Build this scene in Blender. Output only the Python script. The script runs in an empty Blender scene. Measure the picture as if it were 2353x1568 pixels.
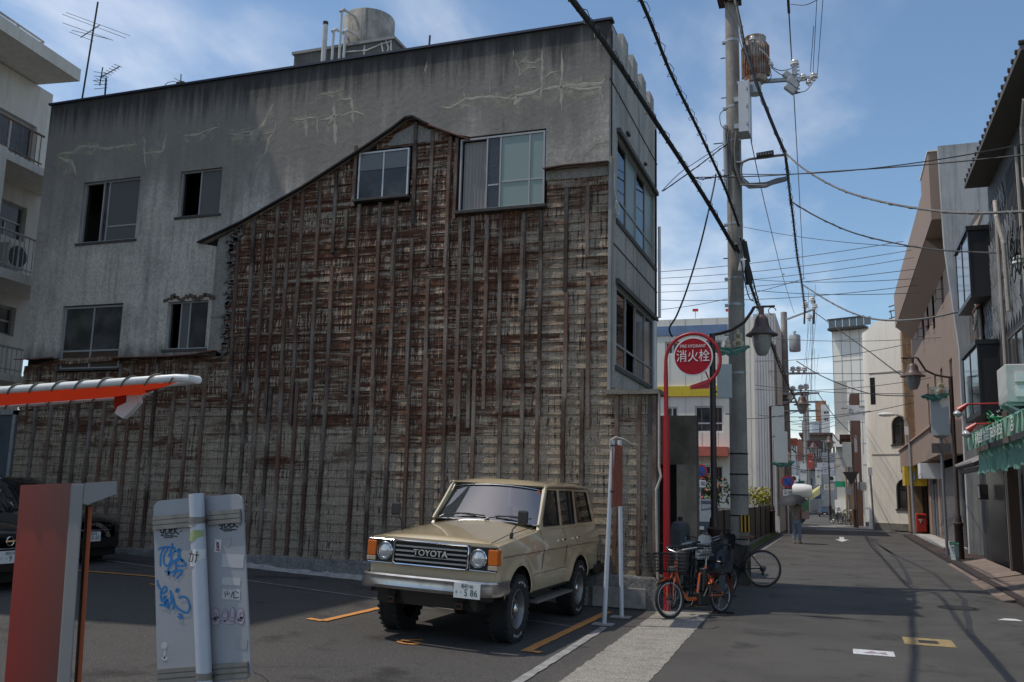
import bpy, math, random
from mathutils import Vector, Matrix
from mathutils.geometry import tessellate_polygon
random.seed(7)
R = math.radians
sc = bpy.context.scene
COL = sc.collection
# ---------------------------------------------------------------- camera
FOC, PITCH, ROLL, YAW, CAMH = 2082.0, R(9.318), R(1.432), R(19.787), 1.7
fwd = Vector((-math.sin(YAW)*math.cos(PITCH), math.cos(YAW)*math.cos(PITCH), math.sin(PITCH)))
rt0 = Vector((math.cos(YAW), math.sin(YAW), 0)); up0 = rt0.cross(fwd)
rgt = rt0*math.cos(ROLL)+up0*math.sin(ROLL); upv = -rt0*math.sin(ROLL)+up0*math.cos(ROLL)
CP = Vector((0, 0, CAMH))
cam = bpy.data.objects.new('camera', bpy.data.cameras.new('camera')); COL.objects.link(cam)
m3 = Matrix((rgt, upv, -fwd)).transposed().to_4x4(); m3.translation = CP
cam.matrix_world = m3
cam.data.sensor_width = 36; cam.data.lens = 36*FOC/2353.0; cam.data.clip_end = 3000; cam.data.clip_start = .05
sc.camera = cam
# ---------------------------------------------------------------- sky + sun
SUN_AZ = R(73-180)      # compass-like angle of the sun, from +Y towards +X
SUN_EL = R(64)
w = bpy.data.worlds.new('World'); sc.world = w; w.use_nodes = True
nt = w.node_tree; N = nt.nodes; L = nt.links
bg = N['Background']
sky = N.new('ShaderNodeTexSky'); sky.sky_type = 'NISHITA'; sky.sun_disc = False
sky.sun_elevation = SUN_EL; sky.sun_rotation = SUN_AZ; sky.altitude = 50; sky.air_density = 1.0; sky.dust_density = .8; sky.ozone_density = 1.5
tc = N.new('ShaderNodeTexCoord'); sep = N.new('ShaderNodeSeparateXYZ'); L.new(tc.outputs['Generated'], sep.inputs[0])
def wmath(op, a, b=None, clamp=False):
    n = N.new('ShaderNodeMath'); n.operation = op; n.use_clamp = clamp
    for i, x in enumerate((a, b)):
        if x is None: continue
        if isinstance(x, (int, float)): n.inputs[i].default_value = x
        else: L.new(x, n.inputs[i])
    return n.outputs[0]
zz = wmath('ADD', wmath('MAXIMUM', sep.outputs[2], 0.0), .12)
cmb = N.new('ShaderNodeCombineXYZ'); L.new(wmath('DIVIDE', sep.outputs[0], zz), cmb.inputs[0]); L.new(wmath('DIVIDE', sep.outputs[1], zz), cmb.inputs[1])
mp = N.new('ShaderNodeMapping'); mp.inputs['Rotation'].default_value = (0, 0, R(35)); mp.inputs['Scale'].default_value = (1.0, .55, 1); mp.inputs['Location'].default_value = (3.1, 2.4, 0)
L.new(cmb.outputs[0], mp.inputs[0])
def wnoise(scale, det, rough, dist=0):
    n = N.new('ShaderNodeTexNoise'); n.inputs['Scale'].default_value = scale; n.inputs['Detail'].default_value = det
    n.inputs['Roughness'].default_value = rough; n.inputs['Distortion'].default_value = dist; L.new(mp.outputs[0], n.inputs['Vector']); return n.outputs[0]
big = wnoise(.9, 3, .5); fine = wnoise(2.6, 7, .54, .2); wisp = wnoise(7, 5, .55, .3)
c1 = wmath('ADD', wmath('MULTIPLY', big, .6), wmath('ADD', wmath('MULTIPLY', fine, .42), wmath('MULTIPLY', wisp, .08)))
mr = N.new('ShaderNodeMapRange'); mr.interpolation_type = 'SMOOTHSTEP'; L.new(c1, mr.inputs[0])
mr.inputs[1].default_value = .49; mr.inputs[2].default_value = .74; mr.inputs[3].default_value = 0.02; mr.inputs[4].default_value = .60
mix = N.new('ShaderNodeMix'); mix.data_type = 'RGBA'; L.new(mr.outputs[0], mix.inputs[0]); hsv = N.new('ShaderNodeHueSaturation'); hsv.inputs['Saturation'].default_value = 1.12; hsv.inputs['Hue'].default_value = .495; L.new(sky.outputs[0], hsv.inputs['Color']); L.new(hsv.outputs[0], mix.inputs[6]); mix.inputs[7].default_value = (9.0, 8.9, 8.9, 1)
L.new(mix.outputs[2], bg.inputs[0]); bg.inputs[1].default_value = .15
sl = bpy.data.lights.new('sun', 'SUN'); sl.energy = 2.9; sl.angle = R(.55); sl.color = (1, .93, .82)
so = bpy.data.objects.new('sun', sl); COL.objects.link(so)
sd = Vector((math.sin(SUN_AZ)*math.cos(SUN_EL), math.cos(SUN_AZ)*math.cos(SUN_EL), math.sin(SUN_EL)))
so.rotation_euler = sd.to_track_quat('Z', 'Y').to_euler(); so.location = (-30, -10, 60)
sc.view_settings.view_transform = 'Standard'; sc.view_settings.look = 'None'; sc.view_settings.gamma = 1; sc.view_settings.use_curve_mapping = False
sc.view_settings.exposure = -0.08
# ---------------------------------------------------------------- authoring helpers: survey a point of the place
def ray(x, y): return rgt*((x-1176.5)/FOC)-upv*((y-784)/FOC)+fwd
def on(x, y, ax, v):
    d = ray(x, y); i = 'xyz'.index(ax); return CP+d*((v-CP[i])/d[i])
def pY(x, y, Y): return on(x, y, 'y', Y)
def gz(x, y=0): return .04*max(0., -x-3.3)
def pG(x, y):
    p = on(x, y, 'z', 0)
    for _ in range(6): p = on(x, y, 'z', gz(p.x))
    return p
# ---------------------------------------------------------------- materials
MATS = {}
def mat(name, col, rough=.8, metal=0, var=.0, vscale=3., vcol=None, streak=0., scol=None, grain=0., gscale=60., bump=0., bscale=40., bdist=.01, coord='P', spec=None, emit=None, speck=0., coat=0, rand=0.):
    """procedural material: base colour, blotches (var/vcol), vertical run-off streaks, fine grain, bump"""
    if name in MATS: return MATS[name]
    m = bpy.data.materials.new(name); m.use_nodes = True; MATS[name] = m
    t = m.node_tree; n = t.nodes; l = t.links; b = n['Principled BSDF']
    b.inputs['Roughness'].default_value = rough; b.inputs['Metallic'].default_value = metal
    if spec is not None: b.inputs['Specular IOR Level'].default_value = spec
    if coat: b.inputs['Coat Weight'].default_value = coat; b.inputs['Coat Roughness'].default_value = .04
    b.inputs['Base Color'].default_value = (*col, 1)
    if emit: b.inputs['Emission Color'].default_value = (*emit[0], 1); b.inputs['Emission Strength'].default_value = emit[1]
    if coord == 'P': src = n.new('ShaderNodeNewGeometry').outputs['Position']
    else: src = n.new('ShaderNodeTexCoord').outputs['Object']
    def noise(scale, det=5, ro=.6, sx=None):
        x = n.new('ShaderNodeTexNoise'); x.inputs['Scale'].default_value = scale; x.inputs['Detail'].default_value = det; x.inputs['Roughness'].default_value = ro
        if sx:
            p = n.new('ShaderNodeMapping'); p.inputs['Scale'].default_value = sx; l.new(src, p.inputs[0]); l.new(p.outputs[0], x.inputs['Vector'])
        else: l.new(src, x.inputs['Vector'])
        return x.outputs[0]
    def rng(s, a, b_, c, d):
        x = n.new('ShaderNodeMapRange'); x.interpolation_type = 'SMOOTHSTEP'; l.new(s, x.inputs[0])
        for i, q in enumerate((a, b_, c, d)): x.inputs[i+1].default_value = q
        return x.outputs[0]
    def mx(f, a, b_, mode='MIX'):
        x = n.new('ShaderNodeMix'); x.data_type = 'RGBA'; x.blend_type = mode
        for k, q in ((0, f), (6, a), (7, b_)):
            if isinstance(q, (float, int)): x.inputs[k].default_value = q
            elif isinstance(q, tuple): x.inputs[k].default_value = (*q, 1)
            else: l.new(q, x.inputs[k])
        return x.outputs[2]
    cur = col
    if rand:
        oi = n.new('ShaderNodeObjectInfo'); hsv = n.new('ShaderNodeHueSaturation'); hsv.inputs['Color'].default_value = (*col, 1)
        l.new(rng(oi.outputs['Random'], 0, 1, 1-rand, 1+rand), hsv.inputs['Value']); cur = hsv.outputs[0]
    if var:
        vc = vcol or tuple(c*.45 for c in col)
        cur = mx(rng(noise(vscale), .38, .68, 0, var), cur, vc)
    if streak:
        s = scol or tuple(c*.4 for c in col)
        cur = mx(rng(noise(1., 6, .65, (7, 7, .45)), .45, .7, 0, streak), cur, s)
    if grain:
        g = rng(noise(gscale, 3, .7), .3, .7, 1-grain, 1+grain)
        hs = n.new('ShaderNodeHueSaturation'); l.new(g, hs.inputs['Value'])
        if isinstance(cur, tuple): hs.inputs['Color'].default_value = (*cur, 1)
        else: l.new(cur, hs.inputs['Color'])
        cur = hs.outputs[0]
    if speck:
        cur = mx(rng(noise(gscale*2.2, 2, .5), .62, .72, 0, speck), cur, tuple(min(1, c*3.2+.05) for c in col))
    if not isinstance(cur, tuple): l.new(cur, b.inputs['Base Color'])
    if bump:
        bp = n.new('ShaderNodeBump'); bp.inputs['Strength'].default_value = bump; bp.inputs['Distance'].default_value = bdist
        l.new(noise(bscale, 6, .65), bp.inputs['Height']); l.new(bp.outputs[0], b.inputs['Normal'])
    return m
def glassmat(name, tint=.5, rough=.02, tcol=(1, 1, 1)):
    if name in MATS: return MATS[name]
    m = bpy.data.materials.new(name); m.use_nodes = True; MATS[name] = m
    n = m.node_tree.nodes; l = m.node_tree.links; n.remove(n['Principled BSDF'])
    tr = n.new('ShaderNodeBsdfTransparent'); tr.inputs[0].default_value = (tint*tcol[0], tint*tcol[1], tint*tcol[2], 1)
    gl = n.new('ShaderNodeBsdfGlossy'); gl.inputs['Roughness'].default_value = rough
    fr = n.new('ShaderNodeFresnel'); fr.inputs[0].default_value = 1.6
    mxn = n.new('ShaderNodeMixShader'); l.new(fr.outputs[0], mxn.inputs[0]); l.new(tr.outputs[0], mxn.inputs[1]); l.new(gl.outputs[0], mxn.inputs[2])
    l.new(mxn.outputs[0], n['Material Output'].inputs[0]); return m
# ---------------------------------------------------------------- mesh building
class MB:
    def __init__(s): s.v = []; s.f = []
    def add(s, vs, fs):
        o = len(s.v); s.v += [tuple(q) for q in vs]; s.f += [tuple(i+o for i in f) for f in fs]; return s
    def box(s, x0, x1, y0, y1, z0, z1):
        return s.add([(x0,y0,z0),(x1,y0,z0),(x1,y1,z0),(x0,y1,z0),(x0,y0,z1),(x1,y0,z1),(x1,y1,z1),(x0,y1,z1)],
                     [(3,2,1,0),(4,5,6,7),(0,1,5,4),(1,2,6,5),(2,3,7,6),(3,0,4,7)])
    def obox(s, c, sx, sy, sz, rz=0, rx=0, ry=0):
        M = Matrix.Rotation(rz,3,'Z')@Matrix.Rotation(ry,3,'Y')@Matrix.Rotation(rx,3,'X'); c = Vector(c)
        q = [c+M@Vector((a*sx/2,b*sy/2,d*sz/2)) for d in (-1,1) for a,b in ((-1,-1),(1,-1),(1,1),(-1,1))]
        return s.add(q, [(3,2,1,0),(4,5,6,7),(0,1,5,4),(1,2,6,5),(2,3,7,6),(3,0,4,7)])
    def bar(s, p, q, wd, ht, side=None):
        p = Vector(p); q = Vector(q); d = (q-p).normalized()
        u = Vector(side) if side else (Vector((0,0,1)) if abs(d.z) < .9 else Vector((0,1,0)))
        a = d.cross(u).normalized()*wd/2; b = a.cross(d).normalized()*ht/2
        vs = [e+i*a+j*b for e in (p,q) for i,j in ((-1,-1),(1,-1),(1,1),(-1,1))]
        return s.add(vs, [(3,2,1,0),(4,5,6,7),(0,1,5,4),(1,2,6,5),(2,3,7,6),(3,0,4,7)])
    def prism(s, pts, ext):
        ext = Vector(ext); a = [Vector(p) for p in pts]; k = len(a)
        tris = tessellate_polygon([a]); s.add(a+[p+ext for p in a], [tuple(t) for t in tris]+[tuple(i+k for i in reversed(t)) for t in tris]+[(i,(i+1)%k,(i+1)%k+k,i+k) for i in range(k)])
        return s
    def tube(s, pts, r, n=8, closed=False, caps=True):
        P = [Vector(p) for p in pts]; k = len(P); rs = r if isinstance(r,(list,tuple)) else [r]*k
        ref = None; o = len(s.v); vs = []; 
        for i,p in enumerate(P):
            if closed: d = P[(i+1)%k]-P[i-1]
            else: d = P[min(i+1,k-1)]-P[max(i-1,0)]
            d.normalize()
            if ref is None: ref = d.orthogonal().normalized()
            ref = (ref-d*ref.dot(d)); ref = ref.normalized() if ref.length>1e-6 else d.orthogonal().normalized()
            b = d.cross(ref)
            vs += [p+rs[i]*(ref*math.cos(2*math.pi*j/n)+b*math.sin(2*math.pi*j/n)) for j in range(n)]
        fs = []
        for i in range(k if closed else k-1):
            for j in range(n):
                a = i*n+j; b_ = i*n+(j+1)%n; c = ((i+1)%k)*n+(j+1)%n; d_ = ((i+1)%k)*n+j; fs.append((a,b_,c,d_))
        if caps and not closed: fs += [tuple(range(n))[::-1], tuple(range((k-1)*n,k*n))]
        return s.add(vs, fs)
    def cyl(s, p, q, r0, r1=None, n=16): return s.tube([p,q],[r0,r0 if r1 is None else r1],n)
    def lathe(s, c, prof, n=20, axis='z', arc=2*math.pi, start=0):
        c = Vector(c); vs = []; full = abs(arc-2*math.pi)<1e-6; m = n if full else n+1
        for r,h in prof:
            for j in range(m):
                a = start+arc*j/n; x,y = r*math.cos(a), r*math.sin(a)
                vs.append(c+Vector({'z':(x,y,h),'x':(h,x,y),'y':(x,h,y)}[axis]))
        fs = [(i*m+j, i*m+(j+1)%m, (i+1)*m+(j+1)%m, (i+1)*m+j) for i in range(len(prof)-1) for j in range(n)]
        return s.add(vs, fs)
    def grid(s, P):
        r = len(P); c = len(P[0]); return s.add([p for row in P for p in row], [(i*c+j, i*c+j+1, (i+1)*c+j+1, (i+1)*c+j) for i in range(r-1) for j in range(c-1)])
    def wall(s, outer, holes, fn, depth):
        """flat wall with real openings; fn(u,v,w) -> point"""
        loops = [outer]+list(holes); flat = [p for lp in loops for p in lp]; k = len(flat)
        tris = tessellate_polygon([[Vector((p[0],p[1],0)) for p in lp] for lp in loops])
        vs = [fn(u,v,0) for u,v in flat]+[fn(u,v,depth) for u,v in flat]
        fs = [tuple(t) for t in tris]+[tuple(i+k for i in reversed(t)) for t in tris]; o = 0
        for lp in loops:
            q = len(lp)
            fs += [(o+i, o+(i+1)%q, o+(i+1)%q+k, o+i+k) for i in range(q)]; o += q
        return s.add(vs, fs)
    def build(s, name, m, parent=None, world=True, smooth=False, bevel=0, fix=True):
        me = bpy.data.meshes.new(name)
        off = Vector(parent['_l']) if (parent is not None and world and '_l' in parent) else Vector((0,0,0))
        me.from_pydata([tuple(Vector(q)-off) for q in s.v], [], s.f); me.validate()
        if fix:
            import bmesh
            bm = bmesh.new(); bm.from_mesh(me); bmesh.ops.recalc_face_normals(bm, faces=bm.faces); bm.to_mesh(me); bm.free()
        me.materials.append(m)
        if smooth: 
            me.polygons.foreach_set('use_smooth', [True]*len(me.polygons))
            try: me.set_sharp_from_angle(angle=R(38))
            except Exception: pass
        o = bpy.data.objects.new(name, me); COL.objects.link(o)
        if parent is not None:
            o.parent = parent; o['_l'] = tuple(off)
        if bevel:
            b = o.modifiers.new('bevel','BEVEL'); b.width = bevel; b.segments = 2; b.limit_method = 'ANGLE'
        return o
def tag(o, label=None, cat=None, group=None, kind=None):
    if label: o['label'] = label
    if cat: o['category'] = cat
    if group: o['group'] = group
    if kind: o['kind'] = kind
    return o
def thing(name, label, cat, loc=(0,0,0), rot=(0,0,0), group=None):
    o = bpy.data.objects.new(name, None); COL.objects.link(o); o.location = loc; o.rotation_euler = rot; o.empty_display_size = .2
    o['_l'] = tuple(loc); return tag(o, label, cat, group)
def text(s, size, M, m, name, parent=None, world=True, ext=.001, align='CENTER', wx=1.):
    cu = bpy.data.curves.new(name, 'FONT'); cu.body = s; cu.size = size; cu.extrude = ext; cu.align_x = align; cu.align_y = 'CENTER'; cu.resolution_u = 3
    to = bpy.data.objects.new(name, cu); COL.objects.link(to)
    dg = bpy.context.evaluated_depsgraph_get(); me = bpy.data.meshes.new_from_object(to.evaluated_get(dg)); bpy.data.objects.remove(to)
    off = Vector(parent['_l']) if (parent is not None and world) else Vector((0,0,0))
    me.transform(Matrix.Translation(-off)@M@Matrix.Diagonal((wx,1,1,1))); me.materials.clear(); me.materials.append(m); me.name = name
    o = bpy.data.objects.new(name, me); COL.objects.link(o)
    if parent is not None: o.parent = parent; o['_l'] = tuple(off)
    return o
def TM(loc, xdir, ydir):
    """matrix whose x runs along xdir and y along ydir"""
    x = Vector(xdir).normalized(); y = Vector(ydir).normalized(); z = x.cross(y).normalized()
    M = Matrix((x,y,z)).transposed().to_4x4(); M.translation = Vector(loc); return M
def loop(cx, cz, rx, rz, n=24): return [(cx+rx*math.cos(2*math.pi*i/n), cz+rz*math.sin(2*math.pi*i/n)) for i in range(n)]
# common materials
stucco = None
alu = mat('aluminium', (.62,.63,.64), .4, .6, var=.3, vscale=9)
galv = mat('galvanised_steel', (.42,.43,.44), .5, .5, var=.4, vscale=12)
darkmetal = mat('dark_metal', (.035,.032,.03), .55, .3, var=.3, vscale=8, vcol=(.09,.05,.03))
brownpaint = mat('brown_paint', (.055,.03,.025), .45, .1, var=.35, vscale=7)
blackp = mat('black_plastic', (.018,.018,.02), .5)
rubber = mat('rubber', (.018,.018,.018), .8, grain=.3)
whitep = mat('white_paint', (.75,.75,.73), .5, var=.25, vscale=6, vcol=(.5,.48,.44))
darkglass = mat('dark_glass', (.012,.014,.016), .06, spec=.8)
dimglass = mat('dim_glass', (.022,.023,.023), .16, spec=.45, var=.9, vscale=1.6, vcol=(.085,.083,.078), bump=.08, bscale=3, bdist=.01)  # paler blotches in the colour imitate uneven reflections in the panes
redp = mat('red_paint', (.42,.012,.012), .38, var=.25, vscale=5, vcol=(.3,.03,.03))
rust = mat('rusty_steel', (.16,.06,.03), .8, .2, var=.7, vscale=12, vcol=(.06,.025,.015))
black = mat('black_void', (.01,.01,.01), .9)
white = mat('white_print', (.8,.8,.78), .5)
cable_m = mat('cable_rubber', (.02,.02,.02), .6)
cable_g = mat('cable_grey', (.17,.165,.155), .6, var=.5, vscale=4)
concrete_pole = mat('pole_concrete', (.33,.30,.265), .85, var=.45, vscale=2.2, streak=.4, grain=.15, gscale=50, bump=.3, bscale=60, bdist=.004)
# ================================================================ ground
asphalt = mat('asphalt', (.072,.066,.059), .88, var=.35, vscale=.55, vcol=(.052,.049,.046), grain=.8, gscale=80, speck=.5, bump=.5, bscale=140, bdist=.006)
asphalt2 = mat('lot_asphalt', (.064,.059,.054), .9, var=.5, vscale=.35, vcol=(.046,.044,.042), grain=.8, gscale=80, speck=.55, bump=.5, bscale=120, bdist=.006)
def sheet(name, x0, x1, y0, y1, z, m, nx=1, ny=1, hf=None):
    b = MB(); b.grid([[(x0+(x1-x0)*i/nx, y0+(y1-y0)*j/ny, z+(hf(x0+(x1-x0)*i/nx, y0+(y1-y0)*j/ny) if hf else 0)) for i in range(nx+1)] for j in range(ny+1)])
    return tag(b.build(name, m), kind='structure')
sheet('ground', -900, 900, -300, 1500, -.06, mat('far_ground', (.09,.085,.08), .9, var=.4, vscale=.05))
sheet('road', -2.55, 2.8, -12, 160, 0, asphalt)
sheet('road', -40, -2.62, 45.2, 52.2, -.004, asphalt)
lotg = sheet('parking_lot', -40, -2.5, -14, 13.9, -.004, asphalt2, 60, 4, gz)
sheet('parking_lot', -30, -2.62, 18, 45, -.01, asphalt2)
pav_l = mat('left_pavement', (.10,.085,.075), .9, var=.4, vscale=2, grain=.3, gscale=30)
b = MB(); b.box(-3.4,-2.55,20,44.5,-.05,.05); tag(b.build('pavement', pav_l), kind='structure')
# right hand kerb of dark brick pavers
kb = MB()
brick_m = mat('paver', (.055,.032,.028), .85, rand=.35, grain=.2, gscale=60, bump=.2)
b = MB(); b.box(2.8,7.5,16.3,47,-.05,.085); pv = tag(b.build('pavement', mat('paver_bed', (.04,.027,.024), .9, var=.3)), kind='structure')
pme = None
for j in range(50):
    for i in range(3):
        y = 29.2+j*.36; x = 2.82+i*.38
        if pme is None:
            q = MB(); q.box(0,.37,0,.345,.085,.1); o = q.build('paver', brick_m, pv); pme = o.data
        else:
            o = bpy.data.objects.new('paver', pme); COL.objects.link(o); o.parent = pv
        o.location = (x, y, random.uniform(-.003,.003))
# wooden ramp boards + step stones in front of the right shop
woodramp = mat('ramp_board', (.20,.15,.12), .85, var=.4, vscale=5, rand=.2, grain=.2)
for k,(x0,x1,y0,y1) in enumerate([(2.72,3.62,22.3,27.6),(2.6,3.6,18.0,22.0)]):
    t = thing('kerb_ramp', ['reddish kerb ramp of boards by the tea shop poster pole','pale plank kerb ramp nearest the camera by the awning shop'][k], 'ramp', (x0,y0,0))
    nb = 5
    for i in range(nb):
        yy = y0+(y1-y0)*i/nb; q = MB()
        q.add([(x0,yy,.02),(x1,yy,.2),(x1,yy+(y1-y0)/nb-.03,.2),(x0,yy+(y1-y0)/nb-.03,.02),(x0,yy,.0),(x1,yy,.14),(x1,yy+(y1-y0)/nb-.03,.14),(x0,yy+(y1-y0)/nb-.03,.0)],
              [(0,1,2,3),(7,6,5,4),(0,4,5,1),(1,5,6,2),(2,6,7,3),(3,7,4,0)])
        q.build('board', woodramp, t)
    q = MB(); q.box(x1-.12,x1,y0,y1,0,.13); q.build('support', mat('shade_wood', (.08,.06,.05), .9), t)
# pale concrete gutter strip at the mouth of the lot
gut = mat('gutter_concrete', (.27,.25,.22), .9, var=.5, vscale=4, vcol=(.16,.15,.135), grain=.5, gscale=55, speck=.3, bump=.5, bscale=90)
def gpoly(name, pts, m, dz=.004, kind='structure'):
    P = []
    for x,y in pts:
        p = pG(x,y); P.append((p.x,p.y,gz(p.x)+dz))
    b = MB(); b.add(P, [tuple(t) for t in tessellate_polygon([[Vector(p) for p in P]])]); o = b.build(name, m)
    if kind: tag(o, kind=kind)
    return o
def gworld(name, pts, m, dz=.004):
    b = MB(); P = [(x,y,gz(x)+dz) for x,y in pts]; b.add(P, [tuple(t) for t in tessellate_polygon([[Vector(p) for p in P]])]); return tag(b.build(name, m), kind='structure')
st = [(-2.55,3.0)]+[(-2.55+random.uniform(-.01,.01), 3+i*.5) for i in range(1,22)]
rt_ = [(-1.62-.035*(i*.6)+random.uniform(-.018,.018), 3+i*.6) for i in range(0,18)]
slabs = []
y = 2.0
while y < 13.9:
    l_ = .6 if y > 2 else .6
    slabs.append((y, y+l_)); y += l_
gs = MB()
for (a, b_) in slabs:
    n = 6; le = []; ri = []
    for i in range(n+1):
        yy = a+(b_-a-.006)*i/n
        ri.append((-1.66-.025*(yy-8)+random.uniform(-.012,.012), yy)); le.append((-2.42-.02*(yy-8)+random.uniform(-.015,.015), yy))
    P = [(x,q,.005+random.uniform(0,.0008)) for x,q in le+ri[::-1]]
    gs.add(P, [tuple(t) for t in tessellate_polygon([[Vector(p) for p in P]])])
tag(gs.build('gutter_strip', gut), kind='structure')
# painted markings
orange = mat('orange_line_paint', (.62,.27,.075), .8, var=.55, vscale=9, vcol=(.38,.17,.06), grain=.25, gscale=50)
greyline = mat('worn_white_paint', (.30,.29,.28), .85, var=.6, vscale=6, vcol=(.12,.12,.12), grain=.2)
def stripe(p, q, wd, m, name, dz=.006, n=24, wob=.006):
    p = Vector(p); q = Vector(q); d = (q-p); nrm = Vector((-d.y,d.x)).normalized()*wd/2; b = MB(); rows = []
    for i in range(n+1):
        c = p+d*i/n; rows.append([(c.x-nrm.x+random.uniform(-wob,wob), c.y-nrm.y+random.uniform(-wob,wob), gz(c.x)+dz),(c.x+nrm.x+random.uniform(-wob,wob), c.y+nrm.y+random.uniform(-wob,wob), gz(c.x)+dz)])
    b.grid(rows); return tag(b.build(name, m), kind='structure')
stripe((-3.2,9.55),(-3.17,13.2),.115,orange,'parking_line')
stripe((-3.2,9.6),(-3.02,9.56),.1,orange,'parking_line',.0065,6)
stripe((-5.83,9.8),(-5.78,13.2),.115,orange,'parking_line')
stripe((-6.05,9.83),(-5.83,9.8),.1,orange,'parking_line',.0065,6)
stripe((-11.3,11.2),(-8.9,11.75),.1,orange,'parking_line')
stripe((-14,12.9),(-3.25,11.55),.05,greyline,'parking_line',.0055,60,.004)
stripe((-2.62,3),(-2.86,11.7),.1,greyline,'parking_line',.0055,60,.008)
zt = lambda x,y: TM((x,y,gz(x)+.006),(1,0,-.04),(0,1,0))
tag(text('6', .5, zt(-4.42,9.27), orange, 'bay_number', ext=.0005, wx=1.35), kind='structure')
tag(text('5', .6, zt(-9.2,11.0), orange, 'bay_number', ext=.0005), kind='structure')
stripe((-2.42,20.5),(-2.3,44),.1,greyline,'road_edge_line',.0055,40,.006)
# arrow, stop line, painted cable shadows
wpaint = mat('road_white_paint', (.62,.61,.6), .8, var=.6, vscale=5, vcol=(.3,.3,.3))
b = MB(); P = [(-.09,40.8),(-.11,43.2),(.09,43.2),(.09,40.8),(.28,40.9),(0,38.6),(-.28,40.9)]
b.prism([(x+.08,y,.004) for x,y in P],(0,0,.002)); tag(b.build('road_arrow', wpaint), kind='structure')
sheet('stop_line', -1.2, 2.2, 52.6, 53.1, .004, wpaint)
b = MB()
for k in range(3): b.obox((-.9+k*.5,57.5+k*1.8,.005),1.6,.9,.002,R(20))
tag(b.build('road_lettering', mat('worn_road_white', (.35,.35,.34), .85, var=.8, vscale=1.5, vcol=(.07,.07,.07))), kind='structure')
cable_shade = mat('painted_cable_shade', (.03,.03,.033), .8, var=.4, vscale=3)  # long dark lines laid on the road as painted shadows of overhead cables
for pts in ([(.9,52),(1.35,40),(1.55,30),(1.45,24),(1.3,20)],[(1.0,44),(1.5,33),(2.05,24),(2.0,18),(1.55,13.5),(1.5,9),(1.75,6)]):
    b = MB(); rows = []
    for i in range(len(pts)-1):
        for k in range(6):
            f = k/6; x = pts[i][0]*(1-f)+pts[i+1][0]*f; y = pts[i][1]*(1-f)+pts[i+1][1]*f
            rows.append([(x-.04+random.uniform(-.012,.012),y,.0035),(x+.05+random.uniform(-.012,.012),y,.0035)])
    b.grid(rows); tag(b.build('cable_shadow_line', cable_shade), kind='structure')
# manhole-like yellow box marking and white sticker on the road
b = MB(); ymark = mat('yellow_lid_paint', (.34,.24,.10), .8, var=.6, vscale=14, vcol=(.12,.1,.07))
cx_,cy_ = .97,12.45
b.box(cx_-.28,cx_+.28,cy_-.3,cy_-.13,.003,.008); b.box(cx_-.28,cx_+.28,cy_+.13,cy_+.3,.003,.008); b.box(cx_-.28,cx_-.11,cy_-.13,cy_+.13,.003,.008); b.box(cx_+.11,cx_+.28,cy_-.13,cy_+.13,.003,.008)
mk = tag(b.build('valve_cover', ymark), 'small square valve cover with worn yellow painted border set in the road', 'valve cover')
b = MB(); b.box(cx_-.105,cx_+.105,cy_-.125,cy_+.125,.003,.007); b.build('lid', darkmetal, mk)
mk = thing('road_marker_plate','white rectangular plate stuck flat on the asphalt with faded pink print','plate',(.31,11.3,0))
b = MB(); b.box(.1,.53,11.12,11.46,.003,.008); b.build('plate', mat('sticker_white',(.6,.6,.6),.6,var=.4,vscale=12), mk)
b = MB(); b.prism([(.2,11.2,.009),(.3,11.38,.009),(.36,11.27,.009),(.44,11.36,.009),(.46,11.2,.009),(.33,11.24,.009)],(0,0,.001)); b.build('print', mat('faded_pink',(.3,.2,.23),.6), mk)

# oil stains, repair patches and cracks
oil = bpy.data.materials.new('oil_stain'); oil.use_nodes = True
def blot(m, col, sc, lo, hi, mx_):
    n = m.node_tree.nodes; l = m.node_tree.links; b = n['Principled BSDF']; b.inputs['Base Color'].default_value = (*col,1); b.inputs['Roughness'].default_value = .7
    g = n.new('ShaderNodeNewGeometry'); x = n.new('ShaderNodeTexNoise'); x.inputs['Scale'].default_value = sc; x.inputs['Detail'].default_value = 7; x.inputs['Roughness'].default_value = .65; l.new(g.outputs['Position'],x.inputs['Vector'])
    r_ = n.new('ShaderNodeMapRange'); l.new(x.outputs[0],r_.inputs[0]); r_.inputs[1].default_value=lo; r_.inputs[2].default_value=hi; r_.inputs[4].default_value = mx_
    t_ = n.new('ShaderNodeBsdfTransparent'); q_ = n.new('ShaderNodeMixShader'); l.new(r_.outputs[0],q_.inputs[0]); l.new(t_.outputs[0],q_.inputs[1]); l.new(b.outputs[0],q_.inputs[2]); l.new(q_.outputs[0],n['Material Output'].inputs[0])
blot(oil,(.030,.028,.026),1.1,.56,.74,.55)
wear = bpy.data.materials.new('road_wear'); wear.use_nodes = True; blot(wear,(.080,.074,.066),.5,.45,.72,.35)
def blotsheet(nm,x0,x1,y0,y1,m,z):
    b = MB(); b.grid([[(x0+(x1-x0)*i/12,y0+(y1-y0)*j/6,gz(x0+(x1-x0)*i/12)+z) for i in range(13)] for j in range(7)]); tag(b.build(nm,m,fix=False), kind='structure')
blotsheet('oil_stain',-12,-3.3,5,13.5,oil,.0015); blotsheet('road_wear',-2.5,2.78,4,52,wear,.0012); blotsheet('oil_stain',-1.2,2.6,5,40,oil,.0022)
crk = mat('crack_dark', (.014,.013,.012), .9)
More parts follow.
